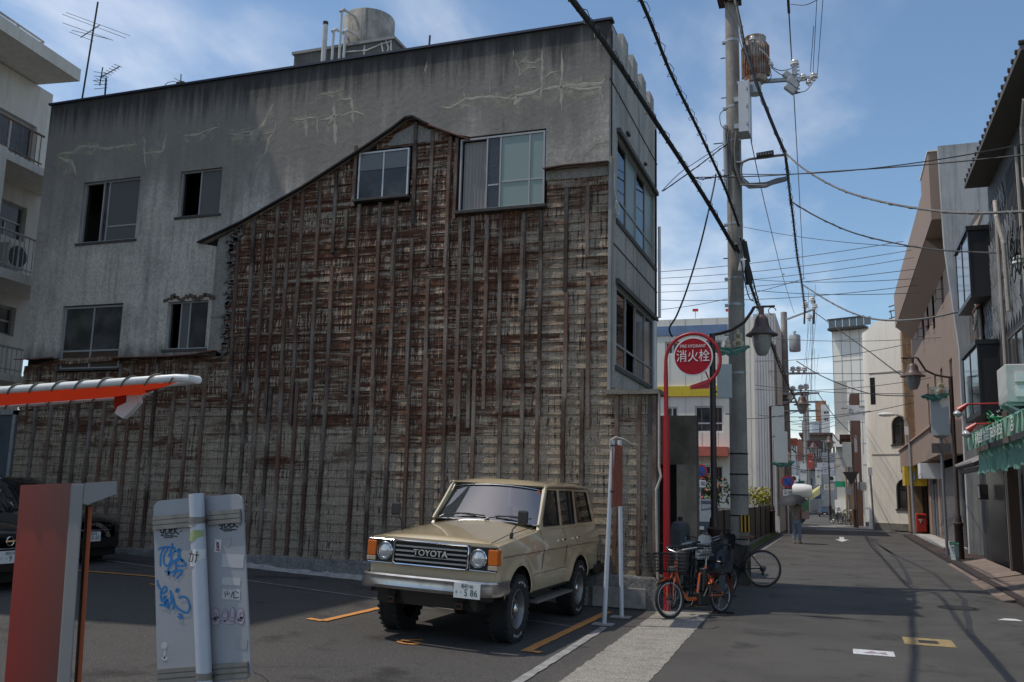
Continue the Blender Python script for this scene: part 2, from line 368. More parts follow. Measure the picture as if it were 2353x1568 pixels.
for k in range(9):
    x,y = [(-.6,8),(0.2,14),(-.9,10.5),(1.9,9),(-5,7.3),(-7,9),(-.3,22),(2.2,19),(-4.2,8.2)][k]; a_ = random.uniform(0,6.28); rows = []
    for i in range(34):
        a_ += random.uniform(-.5,.5)*.6; x += .055*math.cos(a_); y += .055*math.sin(a_); w_ = .0045*random.uniform(.4,1)*min(1,i/6,(33-i)/6+.05); rows.append([(x-w_*math.sin(a_),y+w_*math.cos(a_),gz(x)+.003),(x+w_*math.sin(a_),y-w_*math.cos(a_),gz(x)+.003)])
    b = MB(); b.grid(rows); tag(b.build('asphalt_crack', crk, fix=False), kind='structure')
b = MB(); b.lathe((1.75,16.6,.0035),[(0,0),(.31,0),(.31,.004),(.29,.005),(0,.005)],36); mh = tag(b.build('manhole_cover', mat('cast_iron',(.05,.047,.043),.6,.5,var=.5,vscale=20,bump=.8,bscale=70)), 'round cast iron manhole cover set in the right half of the road', 'manhole cover')
b = MB(); b.lathe((1.75,16.6,.0085),[(.24,0),(.26,0)],36); b.build('ring', black, mh)
# ================================================================ the old stucco + clapboard building
W = 13.75
def wx(x, y, Y=W):
    p = pY(x, y, Y); return (p.x, p.z)
stucco = mat('stucco', (.54,.49,.425), .92, var=.8, vscale=.8, vcol=(.33,.30,.265), streak=.4, scol=(.13,.12,.11), grain=.2, gscale=22, bump=.35, bscale=9, bdist=.03)
def stucco_nodes():
    m = stucco; n = m.node_tree.nodes; l = m.node_tree.links; b = n['Principled BSDF']
    prev = b.inputs['Base Color'].links[0].from_socket
    g = n.new('ShaderNodeNewGeometry'); s = n.new('ShaderNodeSeparateXYZ'); l.new(g.outputs['Position'], s.inputs[0])
    def mr(src,a,b_,c,d):
        x = n.new('ShaderNodeMapRange'); x.interpolation_type='SMOOTHSTEP'; l.new(src,x.inputs[0])
        for i,q in enumerate((a,b_,c,d)): x.inputs[i+1].default_value = q
        return x.outputs[0]
    def mth(op,a,b_):
        x = n.new('ShaderNodeMath'); x.operation=op
        for i,q in enumerate((a,b_)):
            if isinstance(q,(int,float)): x.inputs[i].default_value=q
            else: l.new(q,x.inputs[i])
        return x.outputs[0]
    def noise(sx,sc,det=6):
        p = n.new('ShaderNodeMapping'); p.inputs['Scale'].default_value = sx; l.new(g.outputs['Position'],p.inputs[0])
        x = n.new('ShaderNodeTexNoise'); x.inputs['Scale'].default_value=sc; x.inputs['Detail'].default_value=det; x.inputs['Roughness'].default_value=.65; l.new(p.outputs[0],x.inputs['Vector']); return x.outputs[0]
    def mix(f,a,col):
        x = n.new('ShaderNodeMix'); x.data_type='RGBA'; l.new(f,x.inputs[0]); l.new(a,x.inputs[6]); x.inputs[7].default_value=(*col,1); return x.outputs[2]
    # black soot that hangs from the parapet
    top = mr(mth('ADD', s.outputs[2], mth('MULTIPLY', noise((9,9,.5),1.), 1.5)), 9.35, 10.2, 0, .92)
    cur = prev
    # long soot band in the upper storey
    up = mr(mth('ADD', s.outputs[2], mth('MULTIPLY', noise((1.2,1.2,.25),1.6), 4.2)), 8.2, 10.3, 0, .85)
    cur = mix(up, cur, (.19,.175,.155))
    lf = mth('MULTIPLY', mr(mth('ADD', s.outputs[0], mth('MULTIPLY', noise((1,1,.3),1.1), 3.)), -14.4, -11.6, .6, 0), mr(s.outputs[2],3,7,.3,1))
    cur = mix(lf, cur, (.20,.185,.17))
    # pale lime runs
    pr = mr(noise((3.2,3.2,.22),1.3,7), .62, .78, 0, .5)
    cur = mix(pr, cur, (.45,.425,.37))
    dk = mr(noise((2.2,2.2,.3),1.7,8), .60, .74, 0, .75)
    cur = mix(dk, cur, (.085,.078,.072))
    # dirt above the lower skirt flashing
    lo = mr(mth('SUBTRACT', s.outputs[2], mth('MULTIPLY', noise((3,3,1),1.5), .9)), 3.5, 3.95, .8, 0)
    cur = mix(lo, cur, (.10,.095,.09))
    cur = mix(top, cur, (.030,.027,.025))
    l.new(cur, b.inputs['Base Color'])
stucco_nodes()
B = thing('old_building', 'weathered grey stucco and brown clapboard building with a roofline scar beside the parking lot', 'building', (-9.4, 15.8, 0))
ZT = 9.48; XL = -15.44; XR = -3.35; YB = 17.95
diag = [wx(460,560), wx(560,512), wx(700,432), wx(820,355), wx(905,298), wx(935,274), wx(952,271), wx(985,288), wx(1040,308), wx(1080,322)]
def rect(x0,y0,x1,y1,Y=W):
    a = wx(x0,y0,Y); b = wx(x1,y1,Y); return (a[0], b[0], b[1], a[1])
wa = (-14.55,-13.02,5.84,7.33); wa = (pY(186,490,W).x, pY(315,490,W).x, pY(250,554,W).z, pY(250,414,W).z)
wb = (pY(412,440,W).x, pY(507,440,W).x, pY(455,495,W).z, pY(460,390,W).z)
wc = (pY(139,775,W).x, pY(274,775,W).x, pY(205,847,W).z, pY(205,703,W).z)
wd_ = (pY(382,745,W).x, pY(475,745,W).x, pY(430,802,W).z, pY(430,692,W).z)
we = (pY(823,400,W).x, pY(938,400,W).x, pY(880,455,W).z, pY(880,346,W).z)
wf = (pY(1056,400,W).x, pY(1251,400,W).x, pY(1150,479,W).z, pY(1150,311,W).z)
rc = lambda r: [(r[0],r[2]),(r[1],r[2]),(r[1],r[3]),(r[0],r[3])]
# left stucco skirt line
zsk = wx(300,822)[1]
rag = []
for (x,y) in [(497,812),(505,800),(512,782),(508,765),(515,750),(511,735),(519,720),(514,705),(521,690),(517,672),(524,655),(519,640),(525,625),(520,610),(528,598),(523,585),(531,572),(527,560),(536,548),(531,538),(540,530)]:
    rag.append(wx(x+random.uniform(-2,2),y))

zskl = wx(90,825)[1]
outer = [(XL,ZT),(XR,ZT),(XR,wx(1397,376)[1]),(wf[1]+.015,wx(1256,388)[1]),(wf[1]+.015,wf[3]+.03),(diag[-1][0],wf[3]+.035)]
outer += diag[::-1][1:]
xs = wd_[1]+.07
outer += [(xs,diag[0][1]-.08),(xs,zsk),(wc[1]+.02,zsk),(wc[1]+.02,wc[3]+.02),(wc[0]-.02,wc[3]+.02),(wc[0]-.02,zskl),(XL,zskl)]
fnw = lambda y0: (lambda u,v,w: (u,y0+w,v))
b = MB(); b.wall(outer, [rc(wa), rc(wb), rc(wd_)], fnw(W), .13); b.build('stucco_wall', stucco, B)
stucco2 = mat('stucco_bare', (.27,.25,.22), .92, var=.5, vscale=1.2, vcol=(.16,.145,.13), streak=.4, grain=.2, gscale=30, bump=.5, bscale=18, bdist=.02)
strip = [(xs,zsk)]+rag+[wx(541,527), wx(500,548), (xs,wx(478,560)[1]-.06)]
b = MB(); b.wall(strip, [], fnw(W+.035), .1); b.build('stucco_return', stucco2, B)
# ragged broken render edge: lumps of exposed lath and mortar
b = MB()
for (x,z) in rag+rag[::2]:
    for _ in range(3): b.obox((x+random.uniform(-.02,.1),W+.03,z+random.uniform(-.08,.08)),random.uniform(.04,.14),.05,random.uniform(.02,.07),0,0,random.uniform(-.6,.6))
tag(b.build('broken_edge', mat('broken_mortar', (.17,.155,.14), .95, var=.6, vscale=20), B), kind='stuff')
# rough break above the small lower window
b = MB()
for i in range(14):
    f = i/13; x = wd_[0]-.05+f*(wd_[1]-wd_[0]+.12); b.obox((x,W+.005,wd_[3]+.03+.07*math.sin(f*9)**2),random.uniform(.06,.14),.05,random.uniform(.03,.1),0,0,random.uniform(-.4,.4))
tag(b.build('broken_lintel', mat('broken_brick', (.12,.09,.065), .95, var=.6, vscale=20), B), kind='stuff')
# backing so that no daylight shows between boards
def inv(r, p=.0): return rc((r[0]-p,r[1]+p,r[2]-p,r[3]+p))
b = MB(); b.wall([(XL,.4),(-2.62,.4),(-2.62,3.2),(XR,3.2),(XR,ZT-.1),(XL,ZT-.1)], [inv(q) for q in (wa,wb,wc,wd_,we,wf)], fnw(W+.135), .07)
b.build('sheathing', mat('sheathing', (.03,.024,.02), .95), B)
# shell: rear, left, roof, floors
shell = mat('rear_render', (.26,.25,.24), .9, var=.5, vscale=1, streak=.4)
b = MB(); b.box(XL,XL+.2,W+.205,YB-.2,0,ZT-.3); b.box(XL,XR,YB-.2,YB,0,ZT-.3); b.build('rear_wall', shell, B)
b = MB(); b.box(XL+.05,XR-.2,W+.14,YB-.05,ZT-.5,ZT-.35); b.build('roof', mat('roof_felt', (.12,.12,.12), .9), B)
b = MB(); b.box(XL+.2,XR-.2,W+.21,YB-.2,3.15,3.3); b.box(XL+.2,XR-.2,W+.21,YB-.2,5.4,5.52); b.box(-9.2,-9.1,W+.21,YB-.2,3.3,9); b.box(-6.4,-6.3,W+.21,YB-.2,3.3,9)
b.build('inner_floor', mat('dark_interior', (.03,.027,.025), .95), B)
b = MB(); b.box(XL-.04,XR+.05,W-.045,W+.13,ZT,ZT+.04); b.build('coping', mat('coping_metal', (.035,.042,.065), .5, .3, var=.3, vscale=4), B)
# ---- clapboards
wood = bpy.data.materials.new('clapboard'); wood.use_nodes = True
def wood_nodes(m, batten=False):
    n = m.node_tree.nodes; l = m.node_tree.links; b = n['Principled BSDF']; b.inputs['Roughness'].default_value = .9
    g = n.new('ShaderNodeNewGeometry'); pos = g.outputs['Position']
    s = n.new('ShaderNodeSeparateXYZ'); l.new(pos, s.inputs[0]); oi = n.new('ShaderNodeObjectInfo')
    def mr(src,a,b_,c,d):
        x = n.new('ShaderNodeMapRange'); x.interpolation_type='SMOOTHSTEP'; l.new(src,x.inputs[0])
        for i,q in enumerate((a,b_,c,d)): x.inputs[i+1].default_value = q
        return x.outputs[0]
    def mth(op,a,b_):
        x = n.new('ShaderNodeMath'); x.operation=op
        for i,q in enumerate((a,b_)):
            if isinstance(q,(int,float)): x.inputs[i].default_value=q
            else: l.new(q,x.inputs[i])
        return x.outputs[0]
    def noise(sx,sc,det=5,off=None):
        p = n.new('ShaderNodeMapping'); p.inputs['Scale'].default_value = sx; l.new(pos,p.inputs[0])
        src = p.outputs[0]
        if off is not None:
            a = n.new('ShaderNodeVectorMath'); a.operation='ADD'; l.new(src,a.inputs[0]); cb = n.new('ShaderNodeCombineXYZ'); l.new(off,cb.inputs[0]); l.new(off,cb.inputs[1]); l.new(cb.outputs[0],a.inputs[1]); src = a.outputs[0]
        x = n.new('ShaderNodeTexNoise'); x.inputs['Scale'].default_value=sc; x.inputs['Detail'].default_value=det; x.inputs['Roughness'].default_value=.65; l.new(src,x.inputs['Vector']); return x.outputs[0]
    def mix(f,a,c):
        x = n.new('ShaderNodeMix'); x.data_type='RGBA'
        for k,q in ((0,f),(6,a),(7,c)):
            if isinstance(q,(int,float)): x.inputs[k].default_value=q
            elif isinstance(q,tuple): x.inputs[k].default_value=(*q,1)
            else: l.new(q,x.inputs[k])
        return x.outputs[2]
    rnd = mth('MULTIPLY', mth('FLOOR', mth('DIVIDE', s.outputs[2], .15), 0), 13.73)
    # board tone: silver-grey to dark bitumen brown
    patch = mth('ADD', mth('ADD', mth('MULTIPLY', noise((.75,1,2.0),1.1,4), .66), mth('MULTIPLY', noise((1.3,1,13),1.2,4,rnd), .34)), mth('MULTIPLY', mth('SUBTRACT', oi.outputs['Random'], .5), .10))
    hgt = mr(s.outputs[2], .9, 4.2, -.17, .14); rightg = mr(s.outputs[0], -6.0, -3.8, 0, -.16)
    f = mr(mth('ADD', mth('ADD', patch, hgt), rightg), .43, .56, 0, 1)
    grey = mix(noise((2,2,30),2.,5), (.10,.075,.055), (.46,.375,.275))
    brown = mix(noise((2.5,2.5,26),1.6,5,rnd), (.014,.006,.004), (.165,.062,.026))
    cur = mix(f, grey, brown)
    # orange raw wood showing where boards split
    ow = mth('MULTIPLY', mr(noise((1.4,1,18),1.3,6,rnd), .56, .70, 0, .85), mr(s.outputs[2],3.0,5.2,0.12,1))
    cur = mix(ow, cur, (.26,.105,.045))
    # ghost of the vanished render: pale lime teeth in a vertical comb, in patches that step with the boards
    comb = mr(noise((36,1,1.9),1.,3), .47, .60, 0, 1)
    cmask = mr(noise((.9,1,7.),1.,5,rnd), .45, .60, 0, .85)
    low = mr(s.outputs[2], .6, 3.4, .38, .85)
    pale = mth('MULTIPLY', mth('MULTIPLY', mth('MULTIPLY', comb, cmask), low), mr(s.outputs[0], -6.2, -4.2, 1, .35))
    cur = mix(pale, cur, (.56,.47,.355))
    sheetm = mth('MULTIPLY', mr(noise((.9,1,11),1.3,4,rnd), .53, .64, 0, .9), mr(noise((30,1,30),1.,4), .3,.5,.45,1))
    cur = mix(mth('MULTIPLY', sheetm, low), cur, (.40,.34,.26))
    # dark drips below
    drip = mth('MULTIPLY', mr(noise((30,1,1.3),1.,4), .52, .62, 0, .9), mr(noise((1.2,1,5),1.4,3,rnd), .40,.55,0,1))
    cur = mix(drip, cur, (.022,.012,.009))
    hs = n.new('ShaderNodeHueSaturation'); l.new(mr(noise((60,60,60),1.,3),.3,.7,.5,1.45), hs.inputs['Value']); l.new(cur, hs.inputs['Color'])
    l.new(hs.outputs[0], b.inputs['Base Color'])
    bp = n.new('ShaderNodeBump'); bp.inputs['Strength'].default_value=.7; bp.inputs['Distance'].default_value=.006
    l.new(mth('ADD', noise((4,4,60),1.5,5), mth('MULTIPLY', pale, .8)), bp.inputs['Height']); l.new(bp.outputs[0], b.inputs['Normal'])
wood_nodes(wood)
wp = rag+[wx(541,524)]+diag[1:]+[(wf[1]+.01,wf[3]+.035),(wf[1]+.01,wx(1256,388)[1]),(XR,wx(1397,376)[1]),(XR,3.22),(-2.6,3.22),(-2.6,.46),(XL,.46),(XL,zskl-.02),(wc[0]-.02,zskl-.02),(wc[0]-.02,zsk-.02)]
def cross(z):
    xs_ = []
    for i in range(len(wp)):
        (x0,z0),(x1,z1) = wp[i],wp[(i+1)%len(wp)]
        if (z0 <= z) != (z1 <= z): xs_.append(x0+(x1-x0)*(z-z0)/(z1-z0))
    xs_.sort(); return [(xs_[i],xs_[i+1]) for i in range(0,len(xs_)-1,2)]
def cut(iv, z0, z1):
    out = iv
    for r in (wc,we,wf):
        if z1 > r[2]-.04 and z0 < r[3]+.02:
            nx = []
            for a in out:
                if a[1] <= r[0]-.05 or a[0] >= r[1]+.03: nx.append(a)
                else:
                    if a[0] < r[0]-.06: nx.append((a[0],r[0]-.05,a[2],r[0]-.05))
                    if a[1] > r[1]+.04: nx.append((r[1]+.03,a[1],r[1]+.03,a[3]))
            out = nx
    return out
z = .47; row = 0; nplank = 0
while z < 8.15:
    h = .15*random.uniform(.90,1.10)
    lo = cross(z+.004); hi = cross(z+h-.004)
    if len(lo) == len(hi): ivs = [(a[0],a[1],c[0],c[1]) for a,c in zip(lo,hi)]
    else: ivs = [(a[0],a[1],a[0],a[1]) for a in (lo if len(lo)<len(hi) else hi)]
    for iv in cut(ivs, z, z+h):
        a = iv[0]; stops = [a]; x = a+(random.uniform(1.5,4.5) if iv[1]-a>3 else 99)
        while x < iv[1]-.7: stops.append(x); x += random.uniform(2.8,4.6)
        stops.append(iv[1])
        for k in range(len(stops)-1):
            x0,x1 = stops[k]+.003,stops[k+1]-.003
            t0 = (iv[2]+.003) if k == 0 else x0; t1 = (iv[3]-.003) if k == len(stops)-2 else x1
            if x1-x0 < .03: continue
            ns = max(1,int((x1-x0)/.9)); q = MB(); rowsv = []
            sag = random.uniform(-.012,.012); wl = random.uniform(0,.012); worn = 1 if z > 3 else .4
            for i in range(ns+1):
                ff = i/ns; xb = x0+(x1-x0)*ff; xt = t0+(t1-t0)*ff
                ew = (random.uniform(0,.02)*worn if i in (0,ns) and random.random()<.35 else 0)
                dz = sag*math.sin(ff*3.14)+random.uniform(-.004,.004)*worn
                yb = W+.045-ew-random.uniform(0,.008)*worn; yt = W+.060
                zb = z+dz+random.uniform(0,.006)*worn; ztp = z+h+dz+.012
                rowsv.append([(xb,yb,zb),(xt,yt,ztp),(xt,yt+.018,ztp),(xb,yb+.026,zb)])
            o0 = len(q.v); q.v = [p for r_ in rowsv for p in r_]; q.f = []
            for i in range(ns):
                for j in range(4): q.f.append((i*4+j,i*4+(j+1)%4,(i+1)*4+(j+1)%4,(i+1)*4+j))
            q.f += [(3,2,1,0),(ns*4,ns*4+1,ns*4+2,ns*4+3)]
            q.build('plank', wood, B); nplank += 1
    z += h; row += 1
print('planks', nplank)
# ---- battens
battm = mat('batten_wood', (.095,.050,.033), .85, var=.85, vscale=1.1, vcol=(.24,.21,.18), streak=.5, scol=(.03,.018,.014), grain=.3, gscale=40, rand=.6, bump=.4, bscale=30)
lowb = [781+.3359*q for q in (80,200,320,455,575,710,800,905,1085,1240,1345,1520,1650,1875,2035,2150)]+[.3359*q for q in (205,305,415,490,580,670,755,845,940,1020,1140,1250,1355,1535,1640,1730,1810,1900,1995,2090,2190)]
upb = [551,583,608,636,665,692,730,766]+[781+.3359*q for q in (120,265,375,490,610,735,820,905,1005,1100,1255,1370,1550,1695)]
def topz(x):
    best = 0
    zz_ = 8.3
    while zz_ > 1:
        if any(a<=x<=c for a,c in cross(zz_)): return zz_
        zz_ -= .04
    return 1
def batten(x0,z0,x1,z1,wd=.060,y=None):
    if z1-z0 < .15: return
    q = MB(); yy = W+.032 if y is None else y; n_ = 3
    pts = [(x0+(x1-x0)*i/n_+ (random.uniform(-.008,.008) if 0<i<n_ else 0), yy-random.uniform(0,.012), z0+(z1-z0)*i/n_) for i in range(n_+1)]
    for i in range(n_): pass
    vs = []; 
    for (x,y_,z_) in pts: vs += [(x-wd/2,y_-.026,z_),(x+wd/2,y_-.026,z_),(x+wd/2,y_+.02,z_),(x-wd/2,y_+.02,z_)]
    q.v = vs
    for i in range(n_):
        for j in range(4): q.f.append((i*4+j,i*4+(j+1)%4,(i+1)*4+(j+1)%4,(i+1)*4+j))
    q.f += [(3,2,1,0),(n_*4,n_*4+1,n_*4+2,n_*4+3)]
    q.build('batten', battm, B)
for x in lowb:
    X = pY(x,1048,W).x; tz = min(3.6+random.uniform(-.25,.35), topz(X)-.02)
    if X < -11.1: tz = min(zsk-.12 if X > wc[1] or X < wc[0] else wc[2]-.08, topz(X)-.03)
    if X > XR: tz = 3.18
    batten(X,.5,X+random.uniform(-.03,.05),tz)
for x in upb:
    X = pY(x,524,W).x; tz = topz(X)-.03
    zb = 3.0+random.uniform(-.4,.5)
    if we[0]-.05 < X < we[1]+.04:
        batten(X+.02,zb,X,we[2]-.07)
    elif wf[0]-.05 < X < wf[1]+.04: batten(X+.03,zb,X,wf[2]-.1)
    else:
        mid = (zb+tz)/2+random.uniform(-.5,.5); batten(X+.03+random.uniform(-.02,.02),zb,X+.01,mid); batten(X-.005+random.uniform(-.015,.015),mid+random.choice([.01,.01,.25]),X-.01,tz-random.choice([0,0,.3]))
for X,z0,z1 in [(we[0]-.08,we[2]-.1,we[3]+.15),(wf[0]-.08,wf[2]-.12,wf[3]+.05),(pY(1030,400,W).x,5.4,7.4),(pY(905,520,W).x,5.2,6.1),(pY(1200,520,W).x,4.6,6.15),(pY(1117,520,W).x,5.2,6.1),(pY(795,500,W).x,5.9,6.6)]:
    batten(X,z0,X+.01,z1,.055,W+.02)
# rusty tie wires across the battens
b = MB()
for zw,xa,xb in [(2.9,-11.2,-3.5),(4.05,-11.2,-3.5),(4.75,-11,-3.5),(5.6,-10,-3.5),(3.5,-9,-3.5)]:
    pts = [(xa+(xb-xa)*i/14, W+.008-.006*(i%2), zw+random.uniform(-.015,.015)) for i in range(15)]; b.tube(pts,.004,4)
b.build('tie_wire', darkmetal, B)
# ---- roof scar flashing and little rusty skirts
def trim(name, pts, m, dep, th, y0):
    q = MB()
    rows = [[(x,y0-dep,z_-.0),(x,y0+.04,z_+.03),(x,y0+.04,z_+.03+th),(x,y0-dep,z_+th)] for x,z_ in pts]
    q.v = [p for r_ in rows for p in r_]
    for i in range(len(rows)-1):
        for j in range(4): q.f.append((i*4+j,i*4+(j+1)%4,(i+1)*4+(j+1)%4,(i+1)*4+j))
    q.f += [(3,2,1,0),tuple((len(rows)-1)*4+j for j in range(4))]
    return q.build(name, m, B)
felt = mat('tar_felt', (.022,.018,.017), .9, var=.5, vscale=8)
trim('scar_flashing', [(x,z_-.02) for x,z_ in diag[:-2]], felt, .10, .035, W)
trim('scar_flashing', [(x,z_-.02) for x,z_ in diag[-3:]], mat('rust_flashing',(.13,.045,.03),.8,var=.7,vscale=8,vcol=(.04,.03,.028)), .07, .02, W)
skirt = mat('rust_red_sheet', (.19,.060,.038), .7, .2, var=.6, vscale=6, vcol=(.09,.035,.025))
trim('rain_skirt', [wx(255,826),wx(330,824),wx(400,822),wx(450,818),wx(497,810)], skirt, .14, .018, W)
trim('rain_skirt', [wx(46,830),wx(90,829),wx(124,826)], skirt, .16, .018, W)
trim('rain_skirt', [wx(1252,394),wx(1300,386),wx(1350,382),wx(1400,377)], mat('maroon_sheet',(.09,.035,.032),.7,var=.5,vscale=9), .12, .02, W)
b = MB(); b.box(wf[1]+.02,XR-.02,W+.03,W+.05,wx(1300,410)[1],wx(1300,388)[1]); b.build('soffit_panel', stucco2, B)
b = MB(); b.prism([(p[0],W+.028,p[1]) for p in (wx(905,308),wx(952,283),wx(1005,305),wx(1005,322),wx(930,330),wx(890,335))],(0,.02,0)); b.build('gable_panel', stucco2, B)
# ---- cement crack repairs (traced ribbons, proud of the wall)
crackm = mat('crack_cement', (.43,.39,.31), .9, var=.7, vscale=7, vcol=(.25,.23,.2), bump=.4, bscale=40)
stainm = bpy.data.materials.new('lime_stain'); stainm.use_nodes = True
def stain_nodes(m):
    n = m.node_tree.nodes; l = m.node_tree.links; b = n['Principled BSDF']; b.inputs['Base Color'].default_value = (.42,.38,.30,1); b.inputs['Roughness'].default_value = .95
    g = n.new('ShaderNodeNewGeometry'); x = n.new('ShaderNodeTexNoise'); x.inputs['Scale'].default_value = 7; x.inputs['Detail'].default_value = 8; x.inputs['Roughness'].default_value = .7; l.new(g.outputs['Position'],x.inputs['Vector'])
    r_ = n.new('ShaderNodeMapRange'); l.new(x.outputs[0],r_.inputs[0]); r_.inputs[1].default_value=.38; r_.inputs[2].default_value=.64; r_.inputs[4].default_value = .85
    t_ = n.new('ShaderNodeBsdfTransparent'); mx_ = n.new('ShaderNodeMixShader'); l.new(r_.outputs[0],mx_.inputs[0]); l.new(t_.outputs[0],mx_.inputs[1]); l.new(b.outputs[0],mx_.inputs[2]); l.new(mx_.outputs[0],n['Material Output'].inputs[0])
stain_nodes(stainm)
def crack(pts, r=.03, y=W):
    r *= .8
    P = [wx(*p) for p in pts]; Q = []
    for i in range(len(P)-1):
        k = max(2,int((Vector(P[i+1])-Vector(P[i])).length/.07))
        for j in range(k):
            f = j/k; Q.append((P[i][0]*(1-f)+P[i+1][0]*f+random.uniform(-.012,.012),P[i][1]*(1-f)+P[i+1][1]*f+random.uniform(-.012,.012)))
    Q.append(P[-1]); rows = []
    for i,(x,z_) in enumerate(Q):
        a = Q[max(i-1,0)]; c = Q[min(i+1,len(Q)-1)]; d = Vector((c[0]-a[0],c[1]-a[1])); d = d.normalized() if d.length else Vector((1,0)); nx,nz = -d.y,d.x
        e = r*random.uniform(.3,1.1)*(min(1,(i+.4)/3,(len(Q)-i-.4)/3)); e2 = r*random.uniform(.3,1.5)*(min(1,(i+.4)/3,(len(Q)-i-.4)/3))
        rows.append([(x+nx*e,y-.001,z_+nz*e),(x+nx*e*.4,y-.003,z_+nz*e*.4),(x-nx*e2*.5,y-.003,z_-nz*e2*.5),(x-nx*e2,y-.001,z_-nz*e2)])
    q = MB(); q.grid(rows); q.build('crack_repair', crackm, B)
    wide = []
    for i,(x,z_) in enumerate(Q):
        e = r*2.6+.03; wide.append([(x,y-.0006,z_+e*random.uniform(.6,1.2)),(x,y-.0008,z_),(x,y-.0006,z_-e*random.uniform(1.0,2.4))])
    q = MB(); q.grid(wide); q.build('crack_stain', stainm, B, fix=False)
g2 = lambda L_: [(781+.3359*x,.3359*y) for x,y in L_]
g1 = lambda L_: [(.3359*x,.3359*y) for x,y in L_]
for pts,r in [(g2([(670,730),(740,740),(820,705),(860,680),(940,670),(1030,662),(1100,668),(1150,680),(1180,645)]),.035),(g2([(820,690),(815,740)]),.02),(g2([(850,625),(862,680)]),.025),(g2([(1030,515),(1022,660)]),.018),
    (g2([(1150,680),(1230,660),(1330,625),(1380,605)]),.05),(g2([(1195,640),(1230,680),(1195,720)]),.12),(g2([(1380,340),(1385,480),(1380,600),(1380,690)]),.035),(g2([(1380,560),(1440,500),(1520,485)]),.03),
    (g2([(1520,350),(1522,480),(1520,600),(1518,760)]),.032),(g2([(1390,612),(1500,600),(1600,585),(1700,578),(1800,568),(1815,540)]),.055),(g2([(1560,600),(1640,610),(1720,615),(1780,600),(1800,700)]),.035),(g2([(1650,520),(1655,560)]),.05),
    (g2([(1200,420),(1230,480),(1220,540),(1260,480),(1330,460),(1370,480)]),.014),(g2([(1235,440),(1270,420),(1330,435),(1370,415)]),.012),(g2([(1275,375),(1275,415)]),.02),(g2([(1190,345),(1188,390)]),.022),(g2([(600,440),(575,500)]),.04),
    (g2([(0,680),(80,680),(90,850)]),.035),(g2([(0,800),(60,775),(120,765),(170,790)]),.04),(g2([(1835,975),(1760,985),(1700,1030),(1660,1080),(1660,1105)]),.01),
    (g1([(380,1060),(430,1050),(500,1040),(560,1000),(640,1005),(740,1020),(820,1000),(940,990)]),.035),(g1([(400,1070),(440,1095),(490,1100),(515,1150),(520,1200)]),.06),(g1([(960,950),(990,960),(985,1050),(1000,1150)]),.03),(g1([(970,1060),(1040,1040),(1110,1035),(1140,910)]),.035),
    (g1([(1250,930),(1330,925),(1420,890),(1500,870)]),.035),(g1([(1560,915),(1640,925),(1760,890),(1810,830),(1870,720)]),.04),(g1([(1640,930),(1680,910),(1780,930)]),.05),(g1([(1890,820),(1885,890),(1840,950),(1820,1040),(1750,1140)]),.032),
    (g1([(1980,830),(2070,815),(2170,800),(2175,920)]),.022),(g1([(2090,770),(2100,940)]),.045),(g1([(2180,830),(2240,810),(2290,790),(2350,790)]),.035),(g1([(2290,700),(2290,800),(2240,860)]),.05),(g1([(2290,800),(2300,1000)]),.05),(g1([(2160,660),(2350,620)]),.012),(g1([(1780,930),(1880,900)]),.018)]:
    crack(pts,r)
# ---- windows of the old building
def fbox(b, fn, u0,u1,v0,v1,w0,w1):
    q = [fn(u,v,w_) for w_ in (w0,w1) for u,v in ((u0,v0),(u1,v0),(u1,v1),(u0,v1))]
    b.add(q, [(3,2,1,0),(4,5,6,7),(0,1,5,4),(1,2,6,5),(2,3,7,6),(3,0,4,7)])
def window(parent, fn, r, rec, fw, vs, hs, panes, fm, name='window', sill=None, world=True, fd=.05):
    """frame ring + bars (window) with panes as sub-parts; vs=[(u,v0,v1)], hs=[(v,u0,u1)] as fractions"""
    u0,u1,v0,v1 = r; b = MB(); du,dv = u1-u0,v1-v0
    fbox(b,fn,u0,u1,v0,v0+fw,rec,rec+fd); fbox(b,fn,u0,u1,v1-fw,v1,rec,rec+fd); fbox(b,fn,u0,u0+fw,v0+fw,v1-fw,rec,rec+fd); fbox(b,fn,u1-fw,u1,v0+fw,v1-fw,rec,rec+fd)
    for u,a,c in vs: fbox(b,fn,u0+du*u-fw*.45,u0+du*u+fw*.45,v0+dv*a+fw*.9,v0+dv*c-fw*.9,rec+.004,rec+fd*.8)
    for v,a,c in hs: fbox(b,fn,u0+du*a+fw*.9,u0+du*c-fw*.9,v0+dv*v-fw*.45,v0+dv*v+fw*.45,rec+.008,rec+fd*.76)
    wo = b.build(name, fm, parent, world)
    if sill: q = MB(); fbox(q,fn,u0-.05,u1+.05,v0-sill,v0-.002,rec-.08,rec+fd); q.build('sill', mat('stained_sill',(.07,.065,.06),.85,var=.6,vscale=8), wo, world)
    for (a,c,e,f,m,dw) in panes:
        q = MB(); fbox(q,fn,u0+du*a+fw*.5,u0+du*c-fw*.5,v0+dv*e+fw*.5,v0+dv*f-fw*.5,rec+fd*.4+dw,rec+fd*.4+dw+.006); q.build('pane', m, wo, world)
    return wo
alu_w = mat('window_aluminium', (.36,.36,.36), .5, .3, var=.4, vscale=7, vcol=(.3,.3,.3))
frost = mat('frosted_glass', (.25,.31,.28), .35, spec=.4, var=.3, vscale=1.2, vcol=(.19,.25,.22), bump=.15, bscale=160, bdist=.002)
screenm = mat('insect_screen', (.105,.105,.10), .7, grain=.2, gscale=200)
curtain = mat('curtain_cloth', (.30,.28,.26), .9, streak=.5, scol=(.2,.19,.18))
tex_g = mat('patterned_glass', (.05,.052,.06), .12, grain=.6, gscale=90, bump=1, bscale=90, bdist=.006)
F0 = fnw(W)
